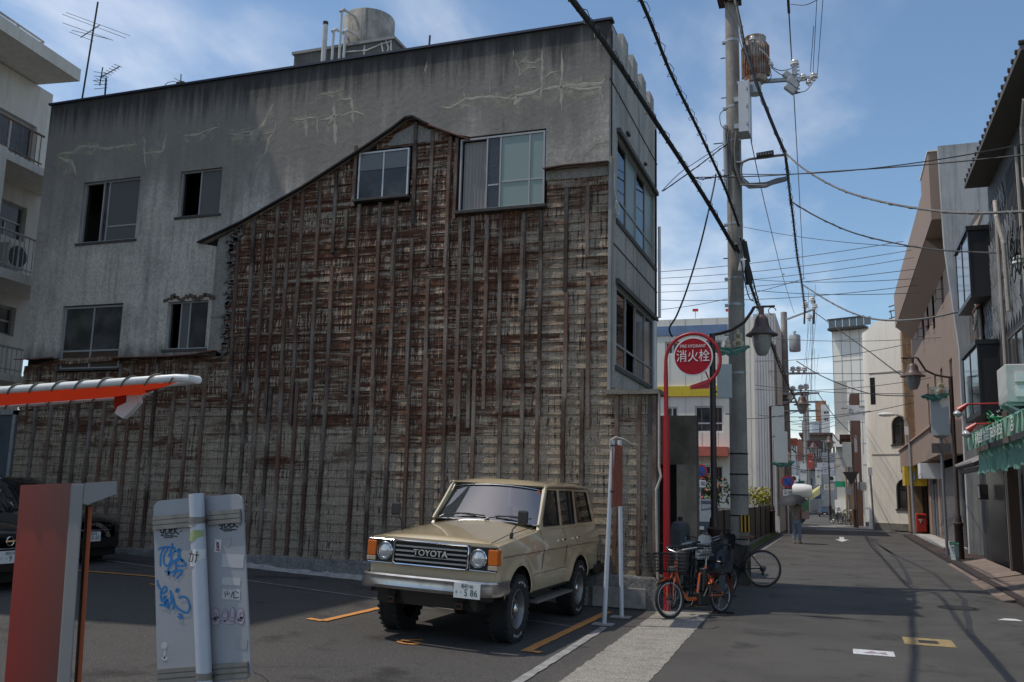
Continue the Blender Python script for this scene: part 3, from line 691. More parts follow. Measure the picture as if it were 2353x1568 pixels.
o = window(B,F0,wa,.055,.035,[(.34,0,1),(.44,0,1)],[(.25,.44,1)],[(.42,1,0,1,screenm,.0),(.34,.44,0,1,dimglass,.015)],alu_w,sill=.05)
o = window(B,F0,wb,.055,.03,[(.47,0,1)],[],[(.47,1,0,1,screenm,0)],alu_w,sill=.05)
o = window(B,F0,wc,.055,.035,[(.5,0,1)],[(.29,0,1)],[(0,.5,.29,1,dimglass,0),(.5,1,.29,1,dimglass,.0),(0,.5,0,.29,mat('brown_pane',(.06,.035,.022),.25),0),(.5,1,0,.29,MATS['brown_pane'],0)],alu_w,sill=.04)
o = window(B,F0,wd_,.055,.03,[(.3,0,1),(.52,0,1)],[],[(.3,.52,0,1,screenm,0),(.52,1,0,1,dimglass,0)],alu_w,sill=.05)
o = window(B,F0,we,.0,.028,[(.5,0,1)],[],[(0,.5,0,.62,dimglass,0),(.5,1,0,.62,dimglass,.0),(0,.5,.6,1,mat('blind_pane',(.15,.15,.15),.25,spec=.4),0),(.5,1,.6,1,MATS['blind_pane'],.0)],mat('bright_frame',(.62,.62,.61),.4,.2,var=.3,vscale=8),sill=.04)
o = window(B,F0,wf,.0,.03,[(.325,0,1),(.485,0,1),(.825,0,1)],[(.33,.325,.485),(.36,.485,1)],[(.325,.485,.33,1,tex_g,0),(.325,.485,0,.33,tex_g,0),(.485,1,.36,1,frost,0),(.485,1,0,.36,frost,0)],alu_w,sill=.05)
q = MB(); n_ = 22; rows = []
for i in range(n_+1):
    u = wf[0]+.05+(wf[1]-wf[0])*.29*i/n_; rows.append([(u,W+.07+.012*math.sin(i*2.1),wf[2]+.05),(u,W+.07+.012*math.sin(i*2.1+.5),wf[3]-.05)])
q.grid(rows); q.build('curtain', curtain, B)
q = MB(); q.box(we[0]+.1,we[1]-.05,W+.06,W+.07,we[3]-.38,we[3]-.06); q.build('roller_blind', mat('blind_grey',(.16,.16,.165),.8), B)
q = MB(); q.box(wa[0]+.08,wa[0]+.55,W+.45,W+.9,wa[2]+.35,wa[2]+.42); q.box(wa[0]+.08,wa[0]+.55,W+.45,W+.9,wa[2]+.05,wa[2]+.09)
for xx in (wa[0]+.12,wa[0]+.5): q.box(xx,xx+.02,W+.45,W+.47,wa[2]-.1,wa[2]+1.0)
q.build('inner_shelf', darkmetal, B)
# ---- street side (faces +X)
side_m = mat('side_render', (.46,.435,.39), .9, var=.6, vscale=.8, vcol=(.30,.28,.25), streak=.6, scol=(.09,.085,.08), grain=.2, gscale=30, bump=.3, bscale=20, bdist=.01)
FX = lambda X: (lambda u,v,w: (X-w,u,v))      # u = y, v = z, depth into -x
s1 = (14.36,17.72,6.22,7.71); s2 = (14.36,17.72,3.75,5.09)
b = MB(); b.wall([(W,3.22),(YB,3.22),(YB,ZT),(W,ZT)], [rc(s1),rc(s2)], lambda u,v,w: (XR-.0-w, u if u>W+.01 else W+.142*min(1,1) , v), .16)
b.build('side_wall', side_m, B)
b = MB(); b.box(-2.72,-2.6,W+.03,W+.38,.1,3.2); b.box(XR-.16,XR,W+.2,YB,.0,3.22)
b.build('ground_floor_side', mat('ground_floor_boards', (.13,.12,.11), .9, var=.6, vscale=2, streak=.5), B)
b = MB(); b.box(XR-.02,-2.52,W-.06,W+.4,3.2,3.27)
b.build('ledge', mat('ledge_cement', (.22,.2,.17), .9, var=.6, vscale=9, bump=.8, bscale=20, bdist=.02), B)
for r,pr in ((s1,3.5),(s2,0)):
    n_ = 4
    ps = [(k/n_,(k+1)/n_,0,1,(glassmat('pane_glass',.35,.01) if k%2==0 else frost),.0) for k in range(n_)]
    if r is s2: ps = [(0,.3,0,1,MATS['pane_glass'],0),(.5,1,0,1,dimglass,0)]
    window(B,FX(XR),r,.03,.04,[(k/n_,0,1) for k in range(1,n_)],[(.28,0,1)],ps,alu_w,fd=.06)
# window hood and string lines
b = MB(); b.box(XR,XR+.07,s1[0]-.08,s1[1]+.08,s1[3]+.01,s1[3]+.09); b.box(XR,XR+.06,s2[0]-.08,s2[1]+.08,s2[3]+.01,s2[3]+.09); b.box(XR,XR+.03,s1[0]-.1,s1[1]+.1,s1[2]-.09,s1[2]-.01); b.box(XR,XR+.03,s2[0]-.1,s2[1]+.1,s2[2]-.09,s2[2]-.01)
b.build('window_hood', mat('hood_dark', (.11,.105,.1), .85, var=.5, vscale=8), B)
b = MB(); b.box(XR,XR+.012,W,YB,8.45,8.47); b.box(XR,XR+.012,W,YB,5.72,5.74)
for yy in (15.0,15.07,15.14,16.6,16.67): b.box(XR,XR+.05,yy,yy+.03,7.98,8.02)
b.build('string_line', mat('soot', (.05,.048,.045), .9), B)
# corner post and drain pipes
b = MB(); b.box(XR-.0,XR+.05,W-.012,W+.14,3.27,7.1); b.build('corner_board', mat('corner_board', (.32,.31,.29), .8, var=.4, streak=.5), B)
b = MB(); b.tube([(XR+.09,17.2,5.0),(XR+.09,17.2,3.3)],.045,10); b.tube([(XR+.06,YB-.04,7.1),(XR+.06,YB-.04,5.2)],.03,8)
b.build('drain_pipe', whitep, B)
b = MB(); b.tube([(-2.53,W-.02,3.2),(-2.53,W-.03,2.1),(-2.5,W-.05,1.95),(-2.57,W-.06,1.75),(-2.57,W-.06,1.6),(-2.55,W-.05,.4)],.02,8); b.build('conduit', mat('conduit_cream',(.45,.42,.36),.6,var=.4,vscale=10), B)
b = MB(); pts = [(XR+.03+.0,14.0+.05*math.sin(i*.5)*0, 6.9-.09*i) for i in range(4)]+[(XR+.05,14.15+.12*math.cos(a*.7), 6.35+.12*math.sin(a*.7)) for a in range(11)]
b.tube(pts,.012,6); b.build('loose_wire', whitep, B)
# stepped parapet blocks
b = MB(); b.box(XR-.16,XR,W+.15,14.35,ZT,ZT+.001) 
blk = MB(); blk.box(XR-.16,XR,W+.135,14.3,ZT-.0,ZT+.04); blk.build('coping', MATS['coping_metal'], B)
for i in range(4):
    y0 = 14.75+i*.82; q = MB(); q.box(XR-.16,XR,y0,y0+.42,ZT,ZT+.28); q.build('parapet_block', side_m, B)
# rough concrete footing that the boards stand on
foot = mat('footing', (.22,.215,.205), .95, var=.6, vscale=3, vcol=(.12,.115,.11), streak=.4, grain=.3, gscale=30, bump=.6, bscale=22, bdist=.02)
b = MB(); n_ = 60; rows = []
for i in range(n_+1):
    x = XL+(-2.56-XL)*i/n_; jt = .47+.02*math.sin(i*.9)*.4+random.uniform(-.006,.006); g_ = gz(x)-.03
    rows.append([(x,W-.05+random.uniform(-.008,.008),g_),(x,W-.045+random.uniform(-.006,.006),(g_+jt)/2),(x,W-.04,jt-.03),(x,W-.03,jt),(x,W+.12,jt),(x,W+.12,g_)])
b.grid(rows); b.build('footing', foot, B)
b = MB(); b.box(-2.62,-2.56,W-.03,W+.15,-.02,.46); b.build('footing', foot, B)
for (x,wd) in [(-4.05,.5),(-3.1,.42)]:
    q = MB(); q.box(x-wd,x+wd*.9,W-.12,W-.05,.02,.3); q.build('footing_patch', mat('mortar_patch',(.3,.29,.27),.9,var=.5,vscale=8), B)
# mortar spill along the foot
b = MB(); rows = []
for i in range(50):
    x = -9.9+6.2*i/49; rows.append([(x,W-.055,gz(x)+.05+random.uniform(0,.04)),(x,W-.10-random.uniform(0,.07),gz(x)+.002)])
b.grid(rows); b.build('mortar_spill', mat('pale_mortar',(.36,.35,.33),.9,var=.5,vscale=9), B)
# ---- roof things
t = thing('roof_plinth', 'stained concrete plinth with white drip marks on the old building roof', 'plinth', (-9.4,16.5,9.1))
pc = mat('plinth_concrete', (.20,.19,.17), .9, var=.6, vscale=2, vcol=(.09,.085,.075), streak=.6)
b = MB(); b.box(-10.77,-8.38,15.6,17.3,9.1,10.84); b.build('plinth', pc, t)
b = MB(); b.box(-10.81,-8.34,15.56,17.34,10.84,10.90); b.build('slab_edge', mat('slab_edge',(.33,.32,.31),.8,var=.4,vscale=5), t)
q = MB()
for pts in ([(-9.5,10.72),(-9.0,10.68),(-8.7,10.76),(-8.45,10.8)],[(-9.05,10.8),(-9.05,10.5)],[(-8.55,10.83),(-8.48,10.65),(-8.54,10.5)],[(-8.44,10.83),(-8.41,10.45)],[(-8.66,10.8),(-8.6,10.55),(-8.63,10.4)]):
    q.tube([(x,15.59,z_) for x,z_ in pts],.018,5)
q.build('lime_drip', mat('lime_white',(.55,.54,.5),.8), t)
tk = thing('water_tank', 'round stained cream water tank standing on the roof plinth', 'tank', (-9.25,16.5,11.0))
tm = mat('tank_paint', (.45,.42,.36), .7, var=.75, vscale=2.5, vcol=(.15,.135,.125), streak=.8, scol=(.10,.09,.085))
b = MB(); b.lathe((-9.43,16.4,10.88),[(0,0),(.56,0),(.56,.93),(.55,.97),(.5,.99),(0,1.03)],32); b.build('drum', tm, tk, smooth=True)
pp = mat('white_pipe', (.62,.62,.6), .5, var=.3, vscale=8)
for k,(x,r,z1,lab) in enumerate([(-9.94,.055,11.33,'thick white vent pipe with dark cap, leftmost of the rooftop pipes'),(-9.73,.028,11.22,'thin white rooftop pipe with a bent top next to the thick vent pipe'),(-9.56,.028,11.64,'tallest white rooftop pipe reaching above the water tank rim'),(-9.45,.028,11.16,'thin white rooftop pipe directly in front of the water tank')]):
    t = thing('vent_pipe', lab, 'pipe', (x,15.45,9.2)); b = MB()
    if k == 0:
        b.tube([(x,15.45,9.2),(x,15.45,z1)],r,12); b.build('pipe', pp, t, smooth=True); q = MB(); q.cyl((x,15.45,z1),(x,15.45,z1+.07),r*1.05,n=12); q.build('cap', darkmetal, t)
    else:
        b.tube([(x,15.45,9.2),(x,15.45,z1-.06),(x+.02,15.5,z1),(x+.08,15.8,z1+.02),(x+.1,16.2,z1-.15 if k!=2 else z1)],r,8); b.build('pipe', pp, t, smooth=True)
        q = MB(); q.tube([(x-.02,15.43,z1-.08),(x+.03,15.5,z1+.01)],r*1.35,8); q.build('elbow', galv if k==2 else pp, t)
def pole_thing(pts, r, nm, lab, cat, m):
    b = MB(); b.tube(pts, r, 6); return tag(b.build(nm, m), lab, cat)
# aerials
def aerial(base, top, lab, booms, elems, nm='tv_aerial'):
    t = thing(nm, lab, 'aerial', base); b = MB(); b.tube([base,top],.02,6); b.build('mast', darkmetal, t)
    for p,q_ in booms: b = MB(); b.tube([p,q_],.014,5); b.build('boom', darkmetal, t)
    b = MB()
    for p,q_ in elems: b.tube([p,q_],.007,4)
    b.build('elements', darkmetal, t)
ya = 15.2
P = lambda x,y: pY(x,y,ya)
boom0,boom1 = pY(186,86,14.6),pY(229,58,15.8)
el = []
for (xa,ya_,xb,yb_,Y) in [(143,33,289,88,15.5),(152,29,299,83,15.7),(144,53,259,93,15.0),(160,74,215,95,14.7),(165,70,250,90,14.85)]:
    el.append((pY(xa,ya_,Y),pY(xb,yb_,Y)))
aerial(P(188,232),P(225,5),'tall dark TV aerial mast leaning over the left end of the old roof',[(boom0,boom1)],el)
el = []
for i in range(9):
    f = i/8; x = 228+f*48; y = 190-f*37; el.append((pY(x-14,y-5,15.2),pY(x+4,y+2,15.3)))
for i in range(5): el.append((pY(216,165+i*10,15.3),pY(247,170+i*8,15.1)))
aerial(P(241,222),P(244,180),'small silver-dark yagi TV aerial beside the tall mast',[(pY(232,178,15.2),pY(275,153,15.4)),(pY(229,197,15.2),pY(236,155,15.2))],el)
t = thing('roof_fitting','small dark clip-on aerial bracket with curved wire on the parapet','bracket',P(415,190)); b = MB(); b.tube([P(415,196),P(416,171)],.012,5); b.tube([P(376,200),P(385,190),P(400,187),P(410,192),P(430,192)],.008,5); b.tube([P(400,180),P(408,184),P(425,189)],.008,5); b.build('wire', darkmetal, t)
b = MB(); b.obox(P(416,192),.18,.1,.05); b.build('clamp', darkmetal, t)
pole_thing([pY(986,108,15),pY(988,82,15)],.02,'roof_rod','short dark rod sticking up from the parapet right of the water tank','rod',darkmetal)
# ================================================================ white building with balconies, left
def plane_hit(x, y, P0, n):
    d = ray(x,y); return CP+d*((P0-CP).dot(n)/d.dot(n))
LW = thing('white_apartment_block', 'cream white apartment block with rusty balcony railings and overhanging flat roof at the left', 'building', (-18.0,16.0,0))
dL = Vector((-math.sin(R(7.5)), math.cos(R(7.5)), 0)); nL = Vector((dL.y,-dL.x,0)); P0 = Vector((-18.0,16.0,0))
FL = lambda u,v,w: tuple(P0+dL*u-nL*w+Vector((0,0,v)))     # u along facade (away), w into the building
def fc(x,y,out=0.):
    p = plane_hit(x,y,P0+nL*out,nL); return ((p-P0).dot(dL), p.z)
cream = mat('cream_render', (.68,.64,.56), .85, var=.35, vscale=.9, vcol=(.52,.49,.43), streak=.3, grain=.1)
uend = fc(120,240)[0]
zroof = fc(122,218)[1]
def fr(x0,x1,yb,yt,out=0.):
    a = fc(x0,(yb+yt)/2,out); c = fc(x1,(yb+yt)/2,out); m_ = (x0+x1)/2
    return (a[0],c[0],fc(m_,yb,out)[1],fc(m_,yt,out)[1])
w1 = fr(-25,84,352,262); w2 = fr(-20,60,545,462); w3 = fr(-25,35,768,700)
b = MB(); b.wall([(-16,0),(uend,0),(uend,zroof),(-16,zroof)], [rc(w1),rc(w2),rc(w3)], FL, .25); b.build('front_wall', cream, LW)
b = MB(); fbox(b,FL,-16,uend,0,zroof,3.5,4); fbox(b,FL,uend-.25,uend,0,zroof,.25,3.5); b.build('side_wall', cream, LW)
ov = fc(183,193,1.15)
b = MB(); fbox(b,FL,-16,ov[0],zroof+.02,zroof+.32,-1.15,4); b.build('roof_slab', cream, LW)
b = MB(); fbox(b,FL,-16,ov[0]-1.1,zroof+.32,zroof+.75,-.45,4); b.build('roof_parapet', cream, LW)
rail_m = mat('pale_rail_paint', (.45,.45,.43), .6, .2, var=.5, vscale=14, vcol=(.2,.1,.06))
ra,rb_,rc_ = fc(-40,10,.4),fc(100,97,.4),fc(98,124,.4)
b = MB(); b.tube([FL(ra[0],rb_[1],-.4),FL(rb_[0],rb_[1],-.4),FL(rb_[0],rb_[1],1.6)],.03,6)
for xx in (38,99): u_ = fc(xx,90,.4)[0]; b.tube([FL(u_,rc_[1]-.3,-.4),FL(u_,rb_[1],-.4)],.025,6)
b.build('roof_railing', rail_m, LW)
for r,nm in ((w1,0),(w2,1),(w3,2)):
    if nm == 0: window(LW,FL,r,.1,.06,[(.5,0,1)],[],[(0,.5,0,1,dimglass,0),(.5,1,0,1,dimglass,.01)],alu_w)
    else: window(LW,FL,r,.1,.05,[(.5,0,.5)],[(.5,0,1)],[(0,1,.5,1,dimglass,0),(0,.5,0,.5,dimglass,.01),(.5,1,0,.5,dimglass,.01)],alu_w)
rustrail = mat('rusty_railing', (.20,.16,.13), .75, .2, var=.8, vscale=10, vcol=(.22,.09,.04))
OUT = 1.05
for (xe,ybot,ytop,railtop,m_) in [(97,406,388,310,rustrail),(78,662,640,550,rail_m),(50,884,868,803,rail_m)]:
    e = fc(xe,(ybot+ytop)/2,OUT); zb = fc(xe-10,ybot-4,OUT)[1]; zt_ = fc(xe-10,ytop-4,OUT)[1]; zrl = fc(xe,railtop,OUT)[1]
    b = MB(); fbox(b,FL,-16,uend-.02,zb,zt_,-OUT-.05,-.0); b.build('balcony_slab', cream, LW)
    b = MB(); b.tube([FL(-3,zrl,-OUT+.05),FL(e[0],zrl,-OUT+.05)],.03,6); b.tube([FL(-3,zt_+.12,-OUT+.05),FL(e[0],zt_+.12,-OUT+.05)],.02,5)
    u = -3.0; k = 0
    while u < e[0]+.02:
        b.tube([FL(u,zt_,-OUT+.05),FL(u,zrl,-OUT+.05)],.012 if k%5 else .022,5); u += .14; k += 1
    b.build('balcony_railing', m_, LW)
# near privacy wall and dark lower opening
b = MB(); a = fc(17,345,OUT+.1)
fbox(b,FL,a[0]-1.2,a[0]-.1,0,a[1],-OUT-.2,-OUT-.06); b.build('balcony_panel', cream, LW)
# air conditioner on the middle balcony
ac = thing('air_conditioner','beige air conditioner unit standing behind the middle balcony railing of the cream block','air conditioner',FL(fc(45,600,.5)[0],fc(45,610,.5)[1],-.5))
ac['_l'] = FL(fc(45,600,.5)[0],fc(45,610,.5)[1],-.5)
r = fr(17,58,618,562,.6); b = MB(); fbox(b,FL,r[0],r[1],r[2],r[3],-.6,-.25); b.build('casing', mat('ac_casing',(.55,.54,.5),.5,var=.2), ac)
b = MB(); c_ = FL((r[0]+r[1])/2,(r[2]+r[3])/2,-.62); b.lathe((0,0,0),[(.0,0),(.24,0),(.24,.02),(0,.02)],18,'x'); b.v = [tuple(Vector(q)+Vector(c_)) for q in b.v]; b.build('fan_grille', mat('ac_grille',(.06,.06,.06),.6), ac)
# wing of the block that runs out of the picture on the left and shades the lot
b = MB(); b.box(-26,-16.25,5.5,12.7,0,21.5); b.build('side_wing', cream, LW)
# blue grey shutter door low at the left edge and its wall
t = thing('blue_door','faded blue grey metal door beside the left end of the old clapboard wall','door',(-15.9,13.9,0)); dd = rect(0,1022,36,935,13.9)
b = MB(); b.box(-16.6,dd[1]-.02,13.9,13.95,gz(-16),2.95); b.build('door_leaf', mat('blue_grey_paint',(.075,.095,.115),.6,var=.4,vscale=3), t)
b = MB(); b.box(dd[1]-.02,dd[1]+.06,13.87,13.96,gz(-16),3.05); b.box(-16.6,dd[1]+.06,13.87,13.96,2.95,3.03); b.build('door_frame', galv, t)
# ================================================================ white clinic-like block beyond the crossing, centre
S = 45.
panel_w = mat('cream_panel', (.78,.74,.64), .7, var=.2, vscale=.6, vcol=(.55,.52,.46), streak=.15)
C = thing('cream_panel_building', 'cream panelled two storey block with yellow band and blue parapet stripe behind the lot', 'building', (-8,S,0))
def sp(x,y): p = pY(x,y,S); return p.x,p.z
xr = sp(1735,900)[0]; zt = sp(1640,731)[1]; cxr = sp(1786,900)[0]
wins = []
for (x0,x1,y0,y1) in [(1597,1662,994,933),(1528,1558,994,935),(1597,1662,1110,1070),(1528,1560,815,785),(1597,1660,815,782),(1600,1662,1148,1118)]:
    a = sp(x0,y0); c = sp(x1,y1); wins.append((a[0],c[0],a[1],c[1]))
b = MB(); b.wall([(-16,0),(xr,0),(xr,zt),(-16,zt)],[rc(r) for r in wins],fnw(S),.25); b.build('front_wall', panel_w, C)
b = MB(); b.box(-16,xr,S+.25,S+10,zt-.5,zt-.3); b.box(-16,-15.8,S+.25,S+10,0,zt); b.box(-16,xr,S+9.8,S+10,0,zt); b.build('roof', panel_w, C)
b = MB(); b.box(xr,cxr,S-.35,S+10,0,zt+.05); b.build('stair_tower', mat('tower_render', (.66,.635,.60), .75, var=.2, vscale=.7, streak=.1), C)
b = MB()
for k in range(8):
    x = xr+.15+k*(cxr-xr)/8; b.box(x,x+.012,S-.362,S-.35,1,zt)
for k in range(14):
    x = -14+k*.78; b.box(x,x+.012,S-.01,S,0,zt)
b.build('panel_joint', mat('joint_grey', (.33,.32,.3), .8), C)
def band(y0,y1,m,nm,pr=.12,xa=-16,xb=None):
    z0 = sp(1600,y0)[1]; z1 = sp(1600,y1)[1]; q = MB(); q.box(xa,(xb if xb is not None else sp(1673,900)[0]),S-pr,S-.002,z0,z1); q.build(nm,m,C)
band(911,888,mat('yellow_paint',(.68,.50,.03),.5,var=.2,vscale=3),'yellow_band')
band(770,748,mat('blue_glass_band',(.16,.24,.38),.25,var=.3,vscale=2),'blue_band',.05)
band(1049,1028,mat('salmon_paint',(.55,.14,.09),.6,var=.3),'red_band',.7)
winframe = mat('white_frame', (.62,.62,.6), .5)
for r in wins: window(C,fnw(S),r,.08,.08,[(.55,0,1)],[(.35,0,1)] if r[3]-r[2]>.9 else [],[(0,.55,0,1,dimglass,0),(.55,1,0,1,mat('brown_glass',(.06,.035,.03),.15,var=.4,vscale=2),0)],winframe)
# roof aviation rods
for k,x in enumerate((1598,1674)):
    p = pY(x,715,S+2); t = thing('roof_beacon', ['small red tipped post on the cream panel roof directly above the hydrant disc','small red tipped post on the cream panel roof just left of the utility pole'][k],'beacon',(p.x,p.y,zt-.3)); b = MB(); b.tube([(p.x,p.y,zt-.3),(p.x,p.y,p.z)],.03,6); b.build('post', whitep, t)
    b = MB(); b.box(p.x-.14,p.x+.14,p.y-.1,p.y+.1,p.z-.02,p.z+.1); b.build('lamp', redp, t)
# drain on tower
b = MB(); b.tube([(cxr-.05,S-.42,zt-1.5),(cxr-.05,S-.42,.8)],.06,6); b.build('drain_pipe', mat('drain_dark',(.15,.13,.11),.7), C)
# ================================================================ dark concrete gate structure next to the old building
K = thing('concrete_gatehouse','dark stained concrete carport with deep opening behind the red hydrant pole','building',(-3.6,19.5,0))
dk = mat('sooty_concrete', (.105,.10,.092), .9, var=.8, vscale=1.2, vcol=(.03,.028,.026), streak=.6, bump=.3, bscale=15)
a = pY(1600,955,19.6); a2 = pY(1600,1100,19.6); zb_ = pY(1560,1068,19.6).z; cl = pY(1556,1150,19.6).x
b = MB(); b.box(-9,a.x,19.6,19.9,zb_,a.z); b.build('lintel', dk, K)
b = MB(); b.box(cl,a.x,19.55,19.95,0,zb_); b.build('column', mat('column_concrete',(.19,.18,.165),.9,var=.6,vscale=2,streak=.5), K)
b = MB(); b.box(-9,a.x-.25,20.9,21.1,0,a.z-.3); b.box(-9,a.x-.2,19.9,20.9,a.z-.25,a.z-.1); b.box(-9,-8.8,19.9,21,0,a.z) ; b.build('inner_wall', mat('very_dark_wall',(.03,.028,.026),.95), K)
t = thing('gas_tank','pale grey rounded tank standing in the dark opening behind the red pole','tank',(-3.1,18.9,0)); p = pY(1561,1240,18.9)
b = MB(); b.lathe((p.x+.02,18.9,0),[(0,.02),(.19,.02),(.2,.1),(.2,1.0),(.16,1.12),(.06,1.16),(0,1.16)],20); b.build('drum', mat('tank_grey',(.10,.105,.11),.6,var=.4,vscale=4), t, smooth=True)
b = MB(); b.lathe((p.x+.02,18.9,0),[(.05,1.16),(.05,1.24),(0,1.24)],10); b.build('valve', darkmetal, t)
# ================================================================ right hand side
FR = lambda X: (lambda u,v,w: (X+w,u,v))    # facade facing -X, u=y
def xr_(x,y,X): p = on(x,y,'x',X); return (p.y,p.z)
# --- dark shingled house with bay windows
D_ = thing('dark_shingle_house','dark house clad in grey diamond shingles with bay windows above the green awning','building',(3.7,24,0))
XD = 3.9; y0d,y1d = 17.6,25.4
shing = mat('shingle_grey', (.17,.175,.18), .75, var=.4, vscale=4, rand=.25)
dcl = mat('dark_cladding', (.042,.040,.042), .7, var=.4, vscale=2, streak=.2)
tiles_ = mat('sooty_tile', (.10,.075,.06), .8, var=.5, vscale=3)
zr_ = xr_(2300,215,XD-.55)[1]
b = MB(); b.box(XD,XD+9,y0d,y1d,0,zr_-.1); b.build('body', dcl, D_)
b = MB(); b.box(XD+.01,XD+9,y1d,29.9,0,8.9); b.build('rear_body', dcl, D_)
# eave sheet and corrugated roof edge
b = MB(); b.box(XD-.55,XD+9.2,y0d-.2,y1d-.1,zr_-.1,zr_+.02); b.build('eave', mat('eave_brown',(.12,.10,.09),.7), D_)
b = MB()
for k in range(21):
    y = y0d-.2+k*.38; b.cyl((XD-.58,y,zr_+.04),(XD+9,y,zr_+.3),.05,n=6)
b.build('corrugated_roof', darkmetal, D_)
# shingle fields (real overlapping pieces)
sm = None
def shingles(y0,y1,z0,z1,nm='shingle',m=shing,w_=.34,h_=.30,X=XD,par=D_):
    global sm
    nz = int((z1-z0)/h_); ny = int((y1-y0)/w_)
    q = MB(); q.prism([(-.0,-w_/2,0),(-.0,0,-h_*.85),(-.0,w_/2,0),(-.0,0,h_*.85)],(-.02,0,0)); first = None
    for j in range(nz):
        for i in range(ny):
            y = y0+w_*(i+.5+.5*(j%2)); z = z0+h_*(j+.5)
            if y > y1-.05: continue
            if first is None: o = q.build(nm,m,par,False); first = o.data
            else: o = bpy.data.objects.new(nm,first); COL.objects.link(o); o.parent = par
            o.location = (X-.006-par['_l'][0], y-par['_l'][1], z-par['_l'][2]); o.rotation_euler = (0,R(-2.2),random.uniform(-.01,.01))
shingles(21.8,27.2,5.75,8.2)
shingles(23.0,25.3,8.6,9.3,w_=.3,h_=.26)
def rbox(par,nm,m,X0,X1,y0,y1,z0,z1): q = MB(); q.box(X0,X1,y0,y1,z0,z1); return q.build(nm,m,par)
# ribbed dark upper cladding
b = MB()
for k in range(34): b.box(XD-.03,XD,17.7+k*.15,17.77+k*.15,7.6,9.2)
b.build('rib_cladding', dcl, D_)
b = MB()
for k in range(20): b.box(XD-.028,XD,17.6+k*.2,17.7+k*.2,5.5,6.4)
b.build('rib_cladding', mat('dark_blue_clad',(.05,.052,.06),.6), D_)
def bay(par, y0,y1,z0,z1,out,X=XD,fm=None,roofm=None):
    fm = fm or mat('bay_black',(.02,.02,.022),.4)
    q = MB(); q.box(X-out,X,y0,y1,z0-.12,z0); q.box(X-out-.04,X,y0-.03,y1+.03,z1,z1+.12); q.box(X-out,X-out+.05,y0,y0+.08,z0,z1); q.box(X-out,X-out+.05,y1-.08,y1,z0,z1); q.box(X-out,X-out+.04,(y0+y1)/2-.03,(y0+y1)/2+.03,z0,z1)
    q.box(X-.06,X,y0,y0+.05,z0,z1); wo = q.build('bay_window',fm,par)
    for a,c in ((y0+.08,(y0+y1)/2-.03),((y0+y1)/2+.03,y1-.08)):
        g = MB(); g.box(X-out+.015,X-out+.025,a,c,z0,z1); g.build('pane',mat('bay_glass',(.018,.024,.03),.12,spec=.35),wo)
    g = MB(); g.box(X-out+.05,X,y0+.02,y0+.03,z0,z1); g.build('cheek',fm,wo)
    g = MB(); g.box(X-out+.05,X,y1-.03,y1-.02,z0,z1); g.build('cheek',fm,wo)
bay(D_,25.6,28.3,7.05,8.7,.5); bay(D_,25.1,28.0,3.95,5.6,.5)
# wide recessed windows on the near part
for (y0,y1,z0,z1) in [(18.0,21.4,6.5,7.5),(21.0,23.6,4.0,5.5),(18.0,20.6,3.9,5.3)]:
    window(D_,FR(XD-.05),(y0,y1,z0,z1),.0,.05,[(.33,0,1),(.66,0,1)],[],[(0,.33,0,1,dimglass,0),(.33,.66,0,1,dimglass,.01),(.66,1,0,1,dimglass,0)],mat('bronze_frame',(.07,.06,.055),.5))
rbox(D_,'brick_veneer',tiles_,XD-.04,XD-.002,27.3,29.8,2.6,8.6)
rbox(D_,'brick_veneer',tiles_,XD-.04,XD-.002,24.4,27.3,2.9,3.9)
for y,z0,z1 in ((27.25,3,8.8),(23.8,3.9,8.9),(20.9,3.5,9.2)): b = MB(); b.tube([(XD-.09,y,z0),(XD-.09,y,z1)],.045,8); b.build('drain_pipe', mat('beige_pipe',(.36,.31,.27),.6,var=.3), D_)
b = MB(); b.tube([(XD-.1,22.9,6.0),(XD-.12,22.9,7.6),(XD-.2,23.1,8.3),(XD-.15,23.5,8.8)],.05,8)
b.build('duct_hose', mat('beige_hose',(.42,.38,.33),.7,var=.5,vscale=20), D_)
b = MB(); b.tube([(XD-.3,18.6,9.3),(XD-.3,19.0,8.9),(XD-.25,19.4,8.0),(XD-.2,19.0,7.2)],.06,8); b.build('duct_hose', MATS['beige_hose'], D_)
b = MB(); b.box(XD-.3,XD-.1,17.5,17.9,5.0,9.2); b.build('wall_duct', MATS['beige_hose'], D_)
# ground floor: shutters, posts, display, small tiled canopy
shut = mat('shutter_grey', (.20,.185,.175), .6, .2, var=.3, vscale=3)
rbox(D_,'timber_post',mat('dark_timber',(.035,.022,.018),.7),XD-.32,XD-.1,23.1,23.4,0,2.55)
rbox(D_,'timber_post',MATS['dark_timber'],XD-.25,XD-.05,19.6,19.85,0,2.55)
rbox(D_,'dado_wall',mat('dado_grey',(.22,.20,.18),.8,var=.3),XD-.06,XD-.003,20.0,22.5,0,1.05)
b = MB()
for k in range(9): b.box(XD-.1,XD-.06,20.0,22.5,.08+k*.1,.15+k*.1)
b.build('louvre_slats', mat('slat_dark',(.05,.045,.042),.7), D_)
rbox(D_,'wall_panel',mat('warm_white',(.42,.38,.33),.8,var=.3),XD-.05,XD-.003,24.2,25.2,.0,2.4)
rbox(D_,'door',mat('door_black',(.012,.012,.013),.3),XD-.05,XD-.003,25.3,28.2,.15,2.5)
rbox(D_,'notice_board',mat('board_tan',(.28,.23,.17),.7,var=.4,vscale=6),XD-.14,XD-.06,20.9,21.9,1.25,1.9)
b = MB()
for k in range(12):
    y = 25.2+k*.3; b.cyl((XD-.75,y,2.62),(XD-.02,y,2.95),.09,n=6)
b.build('tiled_canopy', mat('kawara_grey',(.08,.08,.085),.5), D_)
rbox(D_,'canopy_beam',MATS['dark_timber'],XD-.65,XD-.55,25.1,28.7,2.45,2.55)
